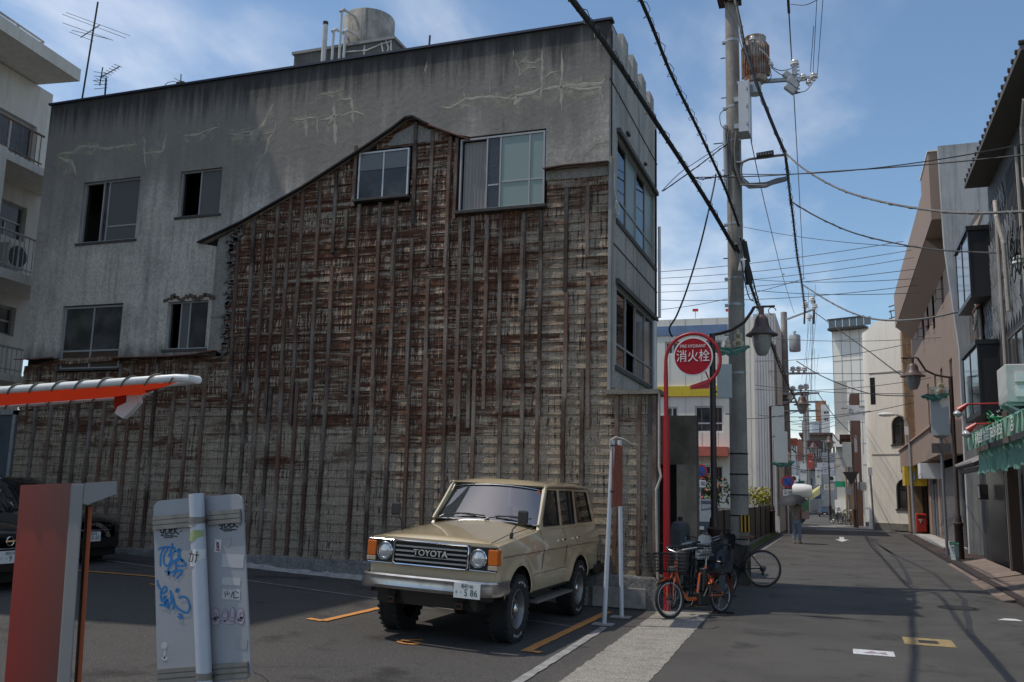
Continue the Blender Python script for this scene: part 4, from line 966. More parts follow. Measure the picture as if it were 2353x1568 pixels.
q = MB(); q.box(XD-.35,XD-.15,27.2,27.5,1.75,2.15); o = q.build('wall_lantern',darkmetal,D_); q = MB(); q.box(XD-.36,XD-.352,27.23,27.47,1.8,2.1); q.build('lantern_pane',mat('lantern_glass',(.5,.48,.42),.4),o)
# awning, green stripes
aw = thing('green_awning','green awning with striped valance and white phone lettering over the right shop','awning',(XD-.9,22,3))
ga = mat('awning_green', (.10,.33,.22), .75, var=.3, vscale=3); gd = mat('awning_dark_green', (.035,.15,.10), .75, var=.3); gw = mat('awning_pale', (.24,.38,.28), .75)
ya0,ya1 = 13.5,22.6; Xa = XD-1.15; za = xr_(2262,1027,Xa)[1]
Zt = lambda y: 3.1
b = MB(); n_ = 46; rows = []
for i in range(n_+1):
    y = ya0+(ya1-ya0)*i/n_; rows.append([(XD,y,3.75),(Xa,y,3.12+.012*math.sin(i*1.6))])
b.grid(rows); b.build('canopy', ga, aw)
for i in range(n_):
    y = ya0+(ya1-ya0)*i/n_; d = (ya1-ya0)/n_; q = MB(); s_ = .02*math.sin(i*1.3)
    q.grid([[(Xa-.005+s_,y,3.12),(Xa-.02-s_,y,2.80)],[(Xa-.005-s_,y+d,3.12),(Xa-.02+s_,y+d,2.80)]]); q.build('valance_strip', gd if i%2 else gw, aw)
b = MB(); n_ = 60; rows = []
for i in range(n_+1):
    y = ya0+(ya1-ya0)*i/n_; s_ = .05*math.sin(i*1.5); rows.append([(Xa+.22+s_,y,2.78),(Xa+.2-s_*.6,y,2.3+.03*math.sin(i*.8))])
b.grid(rows); b.build('inner_curtain', mat('curtain_green',(.16,.32,.25),.8,streak=.9,scol=(.05,.16,.11)), aw)
text('有限会社 食品店 TEL 51-5253', .26, TM((Xa-.035,19.4,2.96),(0,-1,0),(0,0,1)), white, 'lettering', aw)
text('店', .3, TM((Xa-.035,16.8,2.96),(0,-1,0),(0,0,1)), white, 'lettering', aw)
# air conditioner on bracket
t = thing('air_conditioner','white air conditioner outdoor unit on a wall bracket above the green awning','air conditioner',(XD-.55,23.3,4.1)); p = xr_(2310,866,XD-.8)
yc = 19.0; zc = 3.85
b = MB(); b.box(XD-.95,XD-.3,yc-.45,yc+.45,zc-.35,zc+.35); b.build('casing', mat('ac_casing',(.55,.54,.5),.5,var=.2), t, bevel=.02)
b = MB(); b.lathe((XD-.62,yc+.46,zc),[(0,0),(.27,0),(.27,.04),(.2,.07),(0,.07)],20,'y'); b.build('fan_grille', mat('ac_ring',(.4,.4,.38),.5), t)
b = MB(); b.box(XD-.8,XD-.6,yc-.48,yc-.45,zc-.25,zc-.05); b.box(XD-.8,XD-.65,yc-.5,yc-.45,zc+.02,zc+.18); b.build('service_cover', whitep, t)
for d_ in (-.3,.3): b = MB(); b.bar((XD-.95,yc+d_,zc-.38),(XD,yc+d_,zc-.38),.05,.05); b.bar((XD-.9,yc+d_,zc-.4),(XD,yc+d_,zc-.9),.04,.04); b.build('bracket', galv, t)
# projecting shop spotlights on red arms
for k,(y,z,l_) in enumerate([(22.9,3.9,1.9),(21.6,3.35,1.9)]):
    t = thing('spotlight_arm',['upper red arm with a round glass spotlight reaching over the pavement','lower red arm with a round glass spotlight above the awning'][k],'spotlight',(XD,y,z))
    q = MB(); q.tube([(XD,y,z),(XD-l_*.55,y+.2,z)],.02,6); q.build('arm', redp, t); q = MB(); q.cyl((XD-l_*.55,y+.2,z),(XD-l_*.55-.18,y+.22,z-.14),.035,.08,10); q.build('reflector', redp, t)
    q = MB(); q.lathe((XD-l_*.55-.2,y+.22,z-.22),[(0,-.1),(.08,-.05),(.1,0),(.08,.05),(0,.1)],10); q.build('bulb', mat('bulb_glass',(.5,.5,.5),.05,.2), t, smooth=True)
# green festoon above awning
t = thing('festoon','small bunch of green and white ribbon hanging at the corner above the awning','ribbon',(XD-.5,24.6,3.9)); b = MB()
for k in range(18): b.obox((XD-.7+random.uniform(-.12,.12),21.9+random.uniform(-.2,.2),3.5+random.uniform(-.15,.12)),.09,.015,.03,random.uniform(0,3),random.uniform(-1,1),random.uniform(-1,1))
b.build('ribbon', mat('ribbon_green',(.02,.25,.10),.5), t)
b = MB()
for k in range(5): b.obox((XD-.7+random.uniform(-.12,.12),21.9+random.uniform(-.2,.2),3.55+random.uniform(-.1,.1)),.09,.015,.03,random.uniform(0,3),random.uniform(-1,1),0)
b.build('ribbon', whitep, t)
# --- pale concrete party wall building
V = thing('pale_concrete_house','narrow pale concrete house with lichen stained top wall between dark shingle house and brown building','building',(4.2,30,0))
pcw = mat('pale_party_wall', (.44,.44,.43), .88, var=.7, vscale=.8, vcol=(.28,.29,.29), streak=.5, scol=(.13,.13,.12), grain=.12)
yv = 31.6
pl = [pY(2155,336,yv),pY(2268,324,yv),pY(2300,800,yv),pY(2300,1286,yv),pY(2231,1286,yv),pY(2204,800,yv),pY(2170,560,yv)]
poly = [(pl[0].x,pl[0].z),(pl[1].x+3,pl[1].z),(pl[1].x+3,0),(pl[3].x,0),(pl[4].x-.02,0),(pl[5].x,pl[5].z),(pl[6].x,pl[6].z)]
b = MB(); b.prism([(x,yv,z) for x,z in poly],(0,.35,0)); b.build('party_wall', pcw, V)
b = MB(); b.box(4.2,9,yv+.36,34,0,pl[0].z-.4); b.build('body', pcw, V)
b = MB(); b.tube([(pl[5].x+.48,yv-.1,9),(pl[4].x+.42,yv-.1,.0)],.07,8); b.build('drain_pipe', mat('cream_pipe',(.50,.42,.34),.6), V)
b = MB(); b.prism([pY(2215,545,yv-.6),pY(2247,480,yv-1.6),pY(2255,490,yv-1.6),pY(2222,585,yv-.6)],(.1,.3,0)); b.build('canopy', mat('cream_canopy',(.45,.37,.3),.7), V)
# --- brown building with slit windows and deep cornice
U = thing('brown_building','pinkish brown three storey building with slit windows and massive overhanging top storey','building',(4,40,0))
brn = mat('brown_render', (.29,.21,.165), .85, var=.3, vscale=.8, vcol=(.25,.17,.14), streak=.2, scol=(.2,.14,.11))
XB = 4.0; XO = 3.2
slits = []
for (xx,yt,yb) in [(2159,598,712),(2139,640,770),(2127,668,770),(2117,692,793)]:
    a = xr_(xx,yt,XB); c = xr_(xx,yb,XB); slits.append((a[0]-.75,a[0]+.05,c[1],a[1]))
for (xx,yt,yb) in [(2181,828,950),(2160,850,960),(2146,866,965),(2130,885,985)]:
    a = xr_(xx,yt,XB); c = xr_(xx,yb,XB); slits.append((a[0]-.8,a[0]+.0,c[1],a[1]))
slits = [s for s in slits if s[1]<54]
b = MB(); b.wall([(34,4.2),(54.5,4.2),(54.5,11),(34,11)],[rc(s) for s in slits],FR(XB),.3); b.build('street_wall', brn, U)
for s in slits: window(U,FR(XB),s,.2,.05,[],[],[(0,1,0,1,darkglass,0)],mat('slit_frame',(.10,.075,.06),.5))
b = MB(); b.box(XB+.5,XB+9,32.2,54.5,0,10.9); b.build('inner_body', mat('inner_brown',(.08,.05,.04),.9), U)
b = MB(); b.box(XO,XB+9,31.97,34.9,10.9,13.25); b.build('upper_block', brn, U)
b = MB(); b.box(XO-.03,XB+9,31.93,34.94,13.25,13.31); b.build('coping', whitep, U)
b = MB(); b.prism([(XO,34.9,10.9),(XO,34.9,12.7),(XO,52.6,12.7),(XO,52.6,10.9)],(9,0,0)); b.build('top_storey', brn, U)
b = MB(); b.prism([(XO+.05,34,10.88),(XO+.05,53,10.88),(XB,53,10.1),(XB,34,10.1)],(0,0,.02)) ; 
b = MB(); b.prism([(XO+.02,0,10.9),(XB,0,10.9),(XB,0,10.2)],(0,1,0)); b.v = [(x,34.5+y*18,z) for x,y,z in b.v]; b.build('soffit', brn, U)
# tiled pier at the far end
tile_m = mat('tan_pier_tile', (.33,.22,.13), .8, var=.3, vscale=6, rand=.15)
b = MB(); b.box(3.55,XB+.2,53.4,54.6,0,10.95); b.build('pier', tile_m, U)
tm0 = None; nrow = 26; ncol = 4
for j in range(nrow):
    for i in range(ncol):
        if tm0 is None: q = MB(); q.box(0,.145,0,.02,0,.26); o = q.build('tile',tile_m,U,False); tm0 = o.data
        else: o = bpy.data.objects.new('tile',tm0); COL.objects.link(o); o.parent = U
        o.location = (3.56+i*.16-4, 53.375-40, 4.3+j*.252)
b = MB(); b.box(XO+.1,XB,33.5,55.4,3.25,4.35); b.build('lower_fascia', brn, U)
b = MB(); b.box(XO+.02,XB,33.5,55.5,4.35,4.42); b.build('fascia_cap', mat('fascia_cap',(.42,.27,.21),.8), U)
rbox(U,'shutter',shut,XB-.02,XB+.04,34.6,41.6,.15,2.95)
b = MB()
for k in range(34): b.box(XB-.05,XB-.02,34.6,41.6,.18+k*.082,.225+k*.082)
b.build('shutter_slats', mat('slat_grey',(.24,.22,.21),.6,.2,var=.3), U)
rbox(U,'pier',mat('pink_pier',(.34,.22,.17),.8),XB-.06,XB+.2,41.7,42.5,0,3.25); rbox(U,'pier',MATS['pink_pier'],XB-.06,XB+.2,45.6,46.8,0,3.25)
rbox(U,'doorway',black,XB+.05,XB+.1,42.5,45.6,0,3.2)
for ya_,yb_ in ((42.7,42.78),(43.9,44.0),(45.3,45.4)): b = MB(); b.box(XB-.02,XB+.05,ya_,yb_,0,2.4); b.build('door_frame', galv, U)
rbox(U,'step',mat('step_white',(.42,.40,.37),.8,var=.4,vscale=4),XB-.75,XB,34,46.5,.1,.16)
# window grilles
b = MB()
for s in slits[:4]: b.tube([(XB-.28,s[0],s[2]+.1),(XB-.28,s[0],s[2]+.5)],.02,5); b.tube([(XB,s[0],s[2]+.5),(XB-.28,s[0],s[2]+.45),(XB-.28,s[1],s[2]+.45)],.015,5); b.tube([(XB,s[0],s[2]+.1),(XB-.28,s[0],s[2]+.1),(XB-.28,s[1],s[2]+.1)],.015,5)
b.build('window_guard', rust, U)
ys = thing('yellow_box_sign','yellow box sign with faded blue mark projecting under the brown fascia','sign',(3.4,47.5,2.7))
b = MB(); b.prism([(2.95,46.6,2.35),(2.95,46.6,3.25),(3.9,46.6,3.25),(3.9,46.6,2.35)],(0,1.6,0)); b.build('sign_box', mat('sign_yellow',(.62,.40,.02),.5,var=.3,vscale=3), ys)
b = MB(); b.box(3.2,3.28,46.57,46.598,2.6,3.0); b.box(3.32,3.4,46.57,46.598,2.6,3.0); b.build('mark', mat('faded_blue',(.25,.33,.42),.6), ys)
t = thing('white_box_sign','white blank box sign projecting beside the yellow sign over the shutter','sign',(3.5,40.5,2.9)); b = MB(); b.box(3.1,3.95,39.6,40.9,2.55,3.15); b.build('sign_box', whitep, t)
# --- cream corner building with arched windows
A = thing('cream_arched_building','cream rendered corner building with two arched windows facing the crossing','building',(2.5,54,0))
crm = mat('cream_stucco', (.84,.78,.68), .85, var=.25, vscale=1.2, vcol=(.74,.68,.58), streak=.25, scol=(.50,.45,.38), bump=.15, bscale=10)
PA = Vector((3.95,54.7,0)); dA = Vector((math.cos(R(32)),-math.sin(R(32)),0)); nA = Vector((-dA.y,dA.x,0))   # nA points into the building
FA = lambda u,v,w: tuple(PA+dA*u+nA*w+Vector((0,0,v)))
def cp(x,y): p = plane_hit(x,y,PA,nA); return ((p-PA).dot(dA), p.z)
def arch(x0,x1,yb,yt,n=10):
    a = cp(x0,yb); c = cp(x1,yt); r_ = (c[0]-a[0])/2; cx0 = (a[0]+c[0])/2; zc_ = c[1]-r_
    return [(a[0],a[1]),(c[0],a[1])]+[(cx0+r_*math.cos(math.pi*i/n),zc_+r_*math.sin(math.pi*i/n)) for i in range(n+1)]
ar1 = arch(2050,2086,1022,955); ar2 = arch(2061,2098,1170,1101)
ztop = cp(2060,738)[1]; ul = cp(2006,1100)[0]; ur = 1.6
b = MB(); b.wall([(ul,0),(ur,0),(ur,ztop+.25),(ul+.5,ztop+.12),(ul,ztop-.3)],[ar1,ar2],FA,.3); b.build('front_wall', crm, A)
b = MB(); rows = []
for i in range(9):
    a_ = R(75)*i/8; rr_ = .6; u = ul-rr_*math.sin(a_); w_ = rr_*(1-math.cos(a_)); rows.append([FA(u,0,w_),FA(u,ztop-.3-.25*i/8,w_)])
ue,we_ = u,w_; rows.append([FA(ue-.3,0,we_+5),FA(ue-.3,ztop-.6,we_+5)]); b.grid(rows); b.build('curved_corner', crm, A, smooth=True)
b = MB(); fbox(b,FA,ul+.1,6,0,ztop-.65,.35,6); b.build('body', crm, A)
b = MB(); fbox(b,FA,ul,ur,0,.38,-.06,-.002); b.build('plinth', mat('plinth_grey',(.2,.19,.17),.9,var=.5), A)
for yy in (1044,855): zc2 = cp(2040,yy)[1]; b = MB(); fbox(b,FA,ul,ur,zc2-.03,zc2+.03,-.03,-.002); b.build('string_course', mat('string_grey',(.45,.41,.35),.8), A)
for ar in (ar1,ar2):
    cxm = (ar[0][0]+ar[1][0])/2; ring = [(cxm+(x-cxm)*.86, (z-ar[0][1])*.93+ar[0][1]+.07) for x,z in ar]
    q = MB(); q.wall(ar,[ring],lambda u,v,w: FA(u,v,w+.12),.06); wo = q.build('arched_window', mat('arch_frame',(.05,.045,.04),.5), A)
    q = MB(); q.wall(ring,[],lambda u,v,w: FA(u,v,w+.15),.01); q.build('pane', dimglass, wo)
    q = MB(); fbox(q,FA,cxm-.03,cxm+.03,ring[0][1],ring[0][1]+1.5,.11,.15); fbox(q,FA,ring[0][0],ring[1][0],ring[0][1]+1.05,ring[0][1]+1.1,.11,.15)
    for a_ in (.6,1.05,1.57,2.1,2.55): q.bar(FA(cxm,ring[0][1]+1.1,.13),FA(cxm+.42*math.cos(a_),ring[0][1]+1.1+.42*math.sin(a_),.13),.02,.02)
    q.build('glazing_bar', MATS['arch_frame'], wo)
    q = MB(); fbox(q,FA,ar[0][0]-.06,ar[1][0]+.06,ar[0][1]-.07,ar[0][1],-.06,.1); q.build('sill', MATS['arch_frame'], wo)
q = MB(); s1_ = cp(1999,930); s2_ = cp(2006,868); fbox(q,FA,ul+.05,ul+.35,s1_[1],s2_[1],-.012,.01); q.build('vent_slot', darkglass, A)
z0 = ztop+.1
b = MB()
for k in range(6): u = -1.4+k*.5; b.bar(FA(u,z0,1),FA(u-.1,z0+.8+.12*k,1),.05,.05)
for dz in (.3,.7,1.0): b.bar(FA(-1.6,z0+dz,1),FA(1.4,z0+dz+.5,1),.06,.05)
b.build('roof_frame', mat('frame_dark',(.05,.045,.042),.6), A)
# --- tall pale building behind it, lane buildings
H = thing('tall_pale_building','tall pale tiled building with dark glass roof canopy left of the cream arched building','building',(1,74,0))
pt = mat('pale_tile', (.80,.76,.68), .8, var=.25, vscale=.5, vcol=(.70,.66,.58), streak=.2)
YH = 74.
hp = lambda x,y: (pY(x,y,YH).x, pY(x,y,YH).z)
a = hp(1909,760); c = hp(1990,760); 
b = MB(); b.box(a[0],c[0]+3,YH,YH+8,0,a[1]); b.build('body', pt, H)
b = MB()
for k in range(9): b.box(a[0],c[0]+3,YH-.02,YH,1+k*1.6,1.04+k*1.6)
for k in range(7): b.box(a[0]+k*.7,a[0]+k*.7+.03,YH-.02,YH,5,a[1])
b.build('tile_joint', mat('joint_tan',(.35,.33,.29),.9), H)
b = MB(); z1 = hp(1950,745)[1]
for k in range(6): b.box(a[0]+k*.55,a[0]+k*.55+.5,YH-.6,YH-.55,a[1]+.15,z1+.3)
b.build('canopy_glass', mat('canopy_glass',(.09,.11,.12),.2), H)
b = MB(); b.box(a[0]-.1,c[0]+.2,YH-.65,YH+.2,a[1]-.02,a[1]+.15); b.box(a[0]-.1,c[0]+.2,YH-.63,YH-.5,z1+.3,z1+.42); b.build('canopy_frame', darkmetal, H)
for (y0,y1) in ((1000,878),(1150,1018)):
    za_ = hp(1920,y0)[1]; zb2 = hp(1920,y1)[1]; q = MB(); q.box(a[0]+.0,a[0]+1.0,YH-.012,YH-.002,za_,zb2); q.build('balcony_shade_panel', mat('recess_shade',(.42,.40,.36),.9), H)  # flat panel on the wall; the recess's shade is painted as a darker tone
    q = MB(); q.box(a[0]-.02,a[0]+1.05,YH-.5,YH,za_-.9,za_+.05) ; q.build('balcony_front', pt, H)
H.rotation_euler = (0,0,-R(22))
def simple_house(name,label,x0,x1,y,yt,depth,m,wins=(),roof=None,cat='building',sign=None,Xmin=None):
    a = pY(x0,1180,y).x; c = pY(x1,1180,y).x; z = pY((x0+x1)/2,yt,y).z
    t = thing(name,label,cat,((a+c)/2,y,0)); rs = []
    for (wx0,wx1,wy0,wy1) in wins: rs.append((pY(wx0,1100,y).x,pY(wx1,1100,y).x,pY(wx0,wy1,y).z,pY(wx0,wy0,y).z))
    b = MB(); b.wall([(a,0),(c,0),(c,z),(a,z)],[rc(r) for r in rs],fnw(y),.25); b.build('front_wall', m, t)
    b = MB(); b.box(a,a+.2,y+.25,y+depth,0,z); b.box(c-.2,c,y+.25,y+depth,0,z); b.box(a,c,y+.25,y+depth,z-.3,z-.1); b.box(a,c,y+depth-.2,y+depth,0,z); b.build('side_wall', m, t)
    for r in rs: window(t,fnw(y),r,.08,.09,[(.5,0,1)],[],[(0,.5,0,1,dimglass,0),(.5,1,0,1,darkglass,.0)],winframe)
    if roof: b = MB(); b.box(a-.3,c+.3,y-.5,y+depth,z,z+.3); b.build('roof', roof, t)
    return t
brk = mat('red_brown_clad', (.10,.045,.035), .8, var=.5, vscale=1); tan = mat('tan_clad', (.36,.24,.13), .8, var=.4, vscale=1, streak=.3); greyw = mat('grey_wall', (.46,.45,.42), .85, var=.4, vscale=.8, streak=.4); wht = mat('lane_white', (.75,.73,.69), .8, var=.3, vscale=.8, streak=.3); drk = mat('lane_dark', (.06,.055,.05), .85, var=.5, vscale=1)
simple_house('narrow_brown_house','narrow red brown metal clad house standing against the cream arched building',1962,1985,62,905,5,mat('oxblood_clad',(.13,.065,.05),.7,streak=.4),[(1966,1973,1000,1040),(1966,1973,1090,1125)],None)
simple_house('tan_house','narrow tan boarded shop house in the lane left of the red brown house',1946,1966,66,1010,6,tan,[(1950,1956,1060,1100)],brk)
simple_house('white_lane_house','white narrow house with grey shutter further down the lane on the right',1925,1948,84,1000,8,wht,[(1928,1934,1040,1070),(1937,1943,1040,1070)],None)
simple_house('grey_lane_house','grey flat fronted shop further down the lane behind the white dance hall sign',1893,1926,100,1040,8,mat('blue_grey_wall',(.36,.36,.36),.8,var=.3),[(1900,1910,1060,1090)],None)
simple_house('brown_roof_house','house with brown roof and row of white framed windows closing the lane view',1845,1912,125,1080,10,mat('far_wall',(.50,.47,.42),.8,var=.3),[(1852,1868,1098,1130),(1871,1885,1098,1130),(1888,1905,1098,1130)],mat('brown_roof',(.14,.085,.07),.8,var=.3))
t = simple_house('upper_brown_house','dark brown roofed upper storey with pale windows above the lane end',1846,1914,132,1000,12,mat('far_brown',(.16,.12,.10),.8),[(1852,1868,1012,1052),(1870,1884,1012,1052),(1887,1903,1012,1052)],mat('brown_roof',(.14,.085,.07),.8,var=.3))
simple_house('orange_tower','far orange brick apartment tower with pale top sign panel',1881,1906,260,921,20,mat('orange_brick',(.42,.20,.11),.8,var=.3),[(1885,1889,935,940),(1893,1897,935,940),(1885,1889,950,955),(1893,1897,950,955)],None)
simple_house('white_sign_tower','far tall white sign tower in front of the orange apartment tower',1894,1913,200,930,8,wht,[(1897,1910,945,952),(1898,1908,960,968)],None)
simple_house('far_office_block','far pinkish grey office block with rooftop tank beyond the lane',1848,1892,230,968,15,mat('pinkish_wall',(.40,.33,.31),.8,var=.3),[(1855,1862,975,985),(1868,1875,975,985)],None)
simple_house('left_lane_house','pale shop house on the left of the lane partly behind the brown lamp post',1786,1812,95,1015,20,wht,[(1790,1797,1040,1070)],None)
simple_house('left_far_house','grey white building further down on the left of the lane with tall pillars',1808,1848,120,1060,20,greyw,[(1815,1822,1090,1130),(1828,1836,1090,1130)],None)
simple_house('red_roof_far_house','far house with reddish walls showing over the left lane roofs',1812,1850,150,1010,12,mat('red_wall',(.30,.12,.09),.8,var=.4),[(1822,1832,1022,1040)],None)
t = thing('roof_tank','small white cylinder tank on the far office block roof','tank',(-3,231,20)); p = pY(1866,990,229)
b = MB(); b.lathe((p.x,229,p.z-1.5),[(0,0),(1.6,0),(1.6,3.6),(0,3.8)],16); b.build('drum', whitep, t)
# old brown corner pier by lane (dark) & lane clutter
# ================================================================ fences, plants, left kerb side
leafm = {}
def leafmat(nm, c): return mat(nm, c, .6, var=.6, vscale=6, vcol=tuple(q*.45 for q in c), rand=.2)
def bush(nm, label, c, r, m, n=700, leaf=.05, stem=None, cat='shrub', group=None, flower=None):
    t = thing(nm, label, cat, (c[0],c[1],c[2]), group=group); b = MB(); fl = MB()
    cl = [(Vector((random.gauss(0,.45),random.gauss(0,.45),random.gauss(0,.45))),random.uniform(.35,.6)) for _ in range(14)]
    for i in range(n):
        k,rr = random.choice(cl); d = Vector((random.gauss(0,1),random.gauss(0,1),random.gauss(0,1))).normalized()*rr*random.uniform(.6,1)+k
        if d.length > 1.15: d *= 1.15/d.length
        p = Vector((c[0]+d.x*r[0], c[1]+d.y*r[1], c[2]+r[3]+d.z*r[2]))
        a = Vector((random.gauss(0,1),random.gauss(0,1),random.gauss(0,1))).normalized(); e = a.orthogonal().normalized(); s_ = leaf*random.uniform(.6,1.3)
        tgt = fl if (flower and random.random() < .09 and d.z > -.1) else b
        tgt.add([p-a*s_,p+e*s_*.5,p+a*s_,p-e*s_*.5],[(0,1,2,3)])
    b.build('foliage', m, t, fix=False)
    if flower: fl.build('blossom', flower, t, fix=False)
    q = MB()
    for _ in range(5): q.tube([(c[0]+random.uniform(-.04,.04),c[1],c[2]),(c[0]+random.uniform(-.5,.5)*r[0],c[1]+random.uniform(-.4,.4)*r[1],c[2]+r[3])],[.025,.01],5)
    q.build('stem', mat('bark',(.08,.055,.04),.9), t); return t
g1m = leafmat('leaf_dark',(.05,.10,.035)); g2m = leafmat('leaf_yellow',(.42,.38,.03)); g3m = leafmat('leaf_mid',(.09,.16,.04))
f = thing('black_fence','low solid black metal fence along the left pavement behind the utility pole','fence',(-2.9,33,0)); pa = pG(1722,1252); 
X0,Y0,X1,Y1 = -3.05,24.0,-2.85,44.2
fm_ = mat('fence_black',(.012,.012,.013),.5)
b = MB(); n_ = 9
for i in range(n_):
    y0 = Y0+(Y1-Y0)*i/n_; x0 = X0+(X1-X0)*i/n_; q = MB(); q.box(x0-.02,x0+.02,y0+.03,y0+(Y1-Y0)/n_-.03,.12,1.28); q.build('panel', fm_, f)
    q = MB(); q.box(x0-.03,x0+.03,y0-.03,y0+.03,0,1.29); q.build('post', fm_, f)
q = MB(); q.box(X0-.1,X0+.28,Y0,Y1,0,.12); q.build('kerb_base', mat('kerb_grey',(.22,.21,.2),.9,var=.4), f)
b = MB(); 
for i in range(160):
    y = random.uniform(26,43.5); x = -2.68+random.uniform(-.06,.08); b.add([(x,y,.05),(x+.03,y+.05,.05),(x+random.uniform(-.03,.03),y,.05+random.uniform(.06,.2))],[(0,1,2)])
tag(b.build('kerb_weeds', g3m, fix=False), 'thin strip of green weeds growing along the foot of the black fence','weeds',kind='stuff')
bush('yellow_shrub','round bright yellow green shrub in the planter beside the cream tower',(-3.35,42.6,.9),(.55,.5,.45,.75),g2m,900,.06)
bush('flowering_shrub','dark leafy shrub with a few red flowers between dark lamp post and utility pole',(-5.3,40,.6),(1.0,.8,.9,1.0),g1m,1100,.09,flower=mat('red_petal',(.5,.05,.03),.6))
bush('small_shrub','smaller dark green shrub left of the lamp post in front of the salmon stripe building',(-6.1,41,.4),(.6,.6,.7,.9),g1m,600,.08)
pw = thing('planter_wall','low grey ribbed concrete planter wall under the shrubs at the back of the rear lot','wall',(-5,41.5,0)); q = MB(); q.box(-9,-2.9,41.2,41.4,0,1.15); q.build('wall', concrete_pole, pw)
q = MB()
for k in range(30): q.box(-8.9+k*.2,-8.85+k*.2,41.17,41.2,.1,1.1)
q.build('rib', mat('rib_grey',(.35,.34,.32),.9), pw)
# weeds right foreground
b = MB()
for i in range(260):
    y = random.uniform(13.6,15.2); x = 2.78+random.uniform(-.12,.1); h_ = random.uniform(.05,.16); b.add([(x,y,0),(x+.02,y+.02,0),(x+random.uniform(-.05,.05),y,h_)],[(0,1,2)])
tag(b.build('kerb_weeds', g3m, fix=False), 'tuft of green weeds at the right kerb near the picture edge','weeds',kind='stuff')
t = thing('steel_box','small metal box at the far right kerb edge with a brass knob','box',(2.95,15.5,0)); q = MB(); q.box(2.85,3.3,14.6,15.4,0.0,.32); q.build('case', galv, t); q = MB(); q.lathe((2.95,14.75,.34),[(0,-.02),(.04,0),(.03,.04),(0,.05)],10); q.build('knob', mat('brass',(.5,.3,.1),.3,.8), t)
b = MB(); b.prism([(2.12,15.25,.006),(2.25,15.5,.006),(2.4,15.52,.006),(2.46,15.28,.006)],(0,0,.002)); tag(b.build('road_patch', wpaint), kind='structure')
# ================================================================ utility poles
def pole(x,y,h,r0,r1,label,m=concrete_pole,loc=None,nm='utility_pole'):
    t = thing(nm,label,'utility pole',(x,y,0)); b = MB(); b.lathe((x,y,0),[(r0,0),(r0+(r1-r0)*.5,h/2),(r1,h),(0,h)],20); b.build('shaft', m, t, smooth=True); return t
UP = pole(-1.84,18.56,13.4,.182,.135,'near grey concrete utility pole carrying the rusty transformer, bikes at its foot')
pd = {}
def ringb(t,x,y,z,r,h=.05,m=galv): b = MB(); b.lathe((x,y,z),[(r,0),(r+.012,0),(r+.012,h),(r,h)],18); b.box(x-r-.07,x-r+.01,y-.04,y+.04,z,z+h); b.build('band', m, t)
for z in (4.1,5.5,6.05,7.2,8.2,9.0,9.75,11.25): ringb(UP,-1.84,18.56,z,.175-.0035*z)
# stacked seams of the lower concrete collar
b = MB()
for z in (.85,1.3,1.7,2.1,2.5): b.lathe((-1.84,18.56,z),[(.186,0),(.188,.012),(.186,.024)],20)
b.build('joint_line', black, UP)
q = MB(); q.lathe((-1.84,18.56,0),[(.2,0),(.2,.74),(.188,.76)],16); q.build('collar', mat('collar_dark',(.10,.09,.08),.9,var=.7,vscale=4,vcol=(.05,.03,.02)), UP)
# yellow and black barrier wrap
q = MB(); p = pY(1708,1235,18.3); q.box(p.x-.06,p.x+.14,18.34,18.37,1.0,1.32); wr = q.build('warning_plate', black, UP)
q = MB()
for k in range(3): q.box(p.x-.045+k*.07,p.x-.015+k*.07,18.325,18.338,1.0,1.32)
q.build('stripe', mat('warn_yellow',(.6,.33,.02),.5), wr)
# insulator tube, steps, clamps
q = MB(); q.cyl((-1.99,18.42,7.95),(-2.0,18.42,9.35),.045,n=10); q.build('riser_duct', mat('duct_grey',(.42,.42,.42),.6), UP)
q = MB()
for z in (3.3,4.9,6.5,8.4,9.0,10.0,10.9): q.tube([(-1.98,18.5,z),(-2.25 if z>8.9 and z<9.1 else -2.08,18.5,z)],.012,5)
q.build('step_bolt', darkmetal, UP)
ZC = lambda x,y,Y=18.4: pY(x,y,Y)
# junk boxes on the pole
for (x,y,s) in ((1712,578,.13),(1716,625,.15)):
    p = ZC(x,y,18.2); t = thing('cable_closure', ['black cable splice closure high on the utility pole side','lower black cable splice closure on the utility pole'][0 if y<600 else 1],'cable box',p); q = MB(); q.tube([p+Vector((-.02,0,s*1.6)),p+Vector((.04,.1,-s*1.6))],[s*.45,s*.45],10); q.build('case', blackp, t); q = MB(); q.tube([p+Vector((-.03,0,s*1.9)),p+Vector((-.02,0,s*1.6))],s*.2,8); q.build('cap', blackp, t)
p = ZC(1706,610,18.2); t = thing('junction_box','small white junction box strapped to the pole between the closures','cable box',p); q = MB(); q.obox(p,.12,.1,.26,0,0,.2); q.build('case', whitep, t, bevel=.01); q = MB(); q.obox(p+Vector((0,-.055,0)),.09,.01,.2,0,0,.2); q.build('lid', whitep, t)
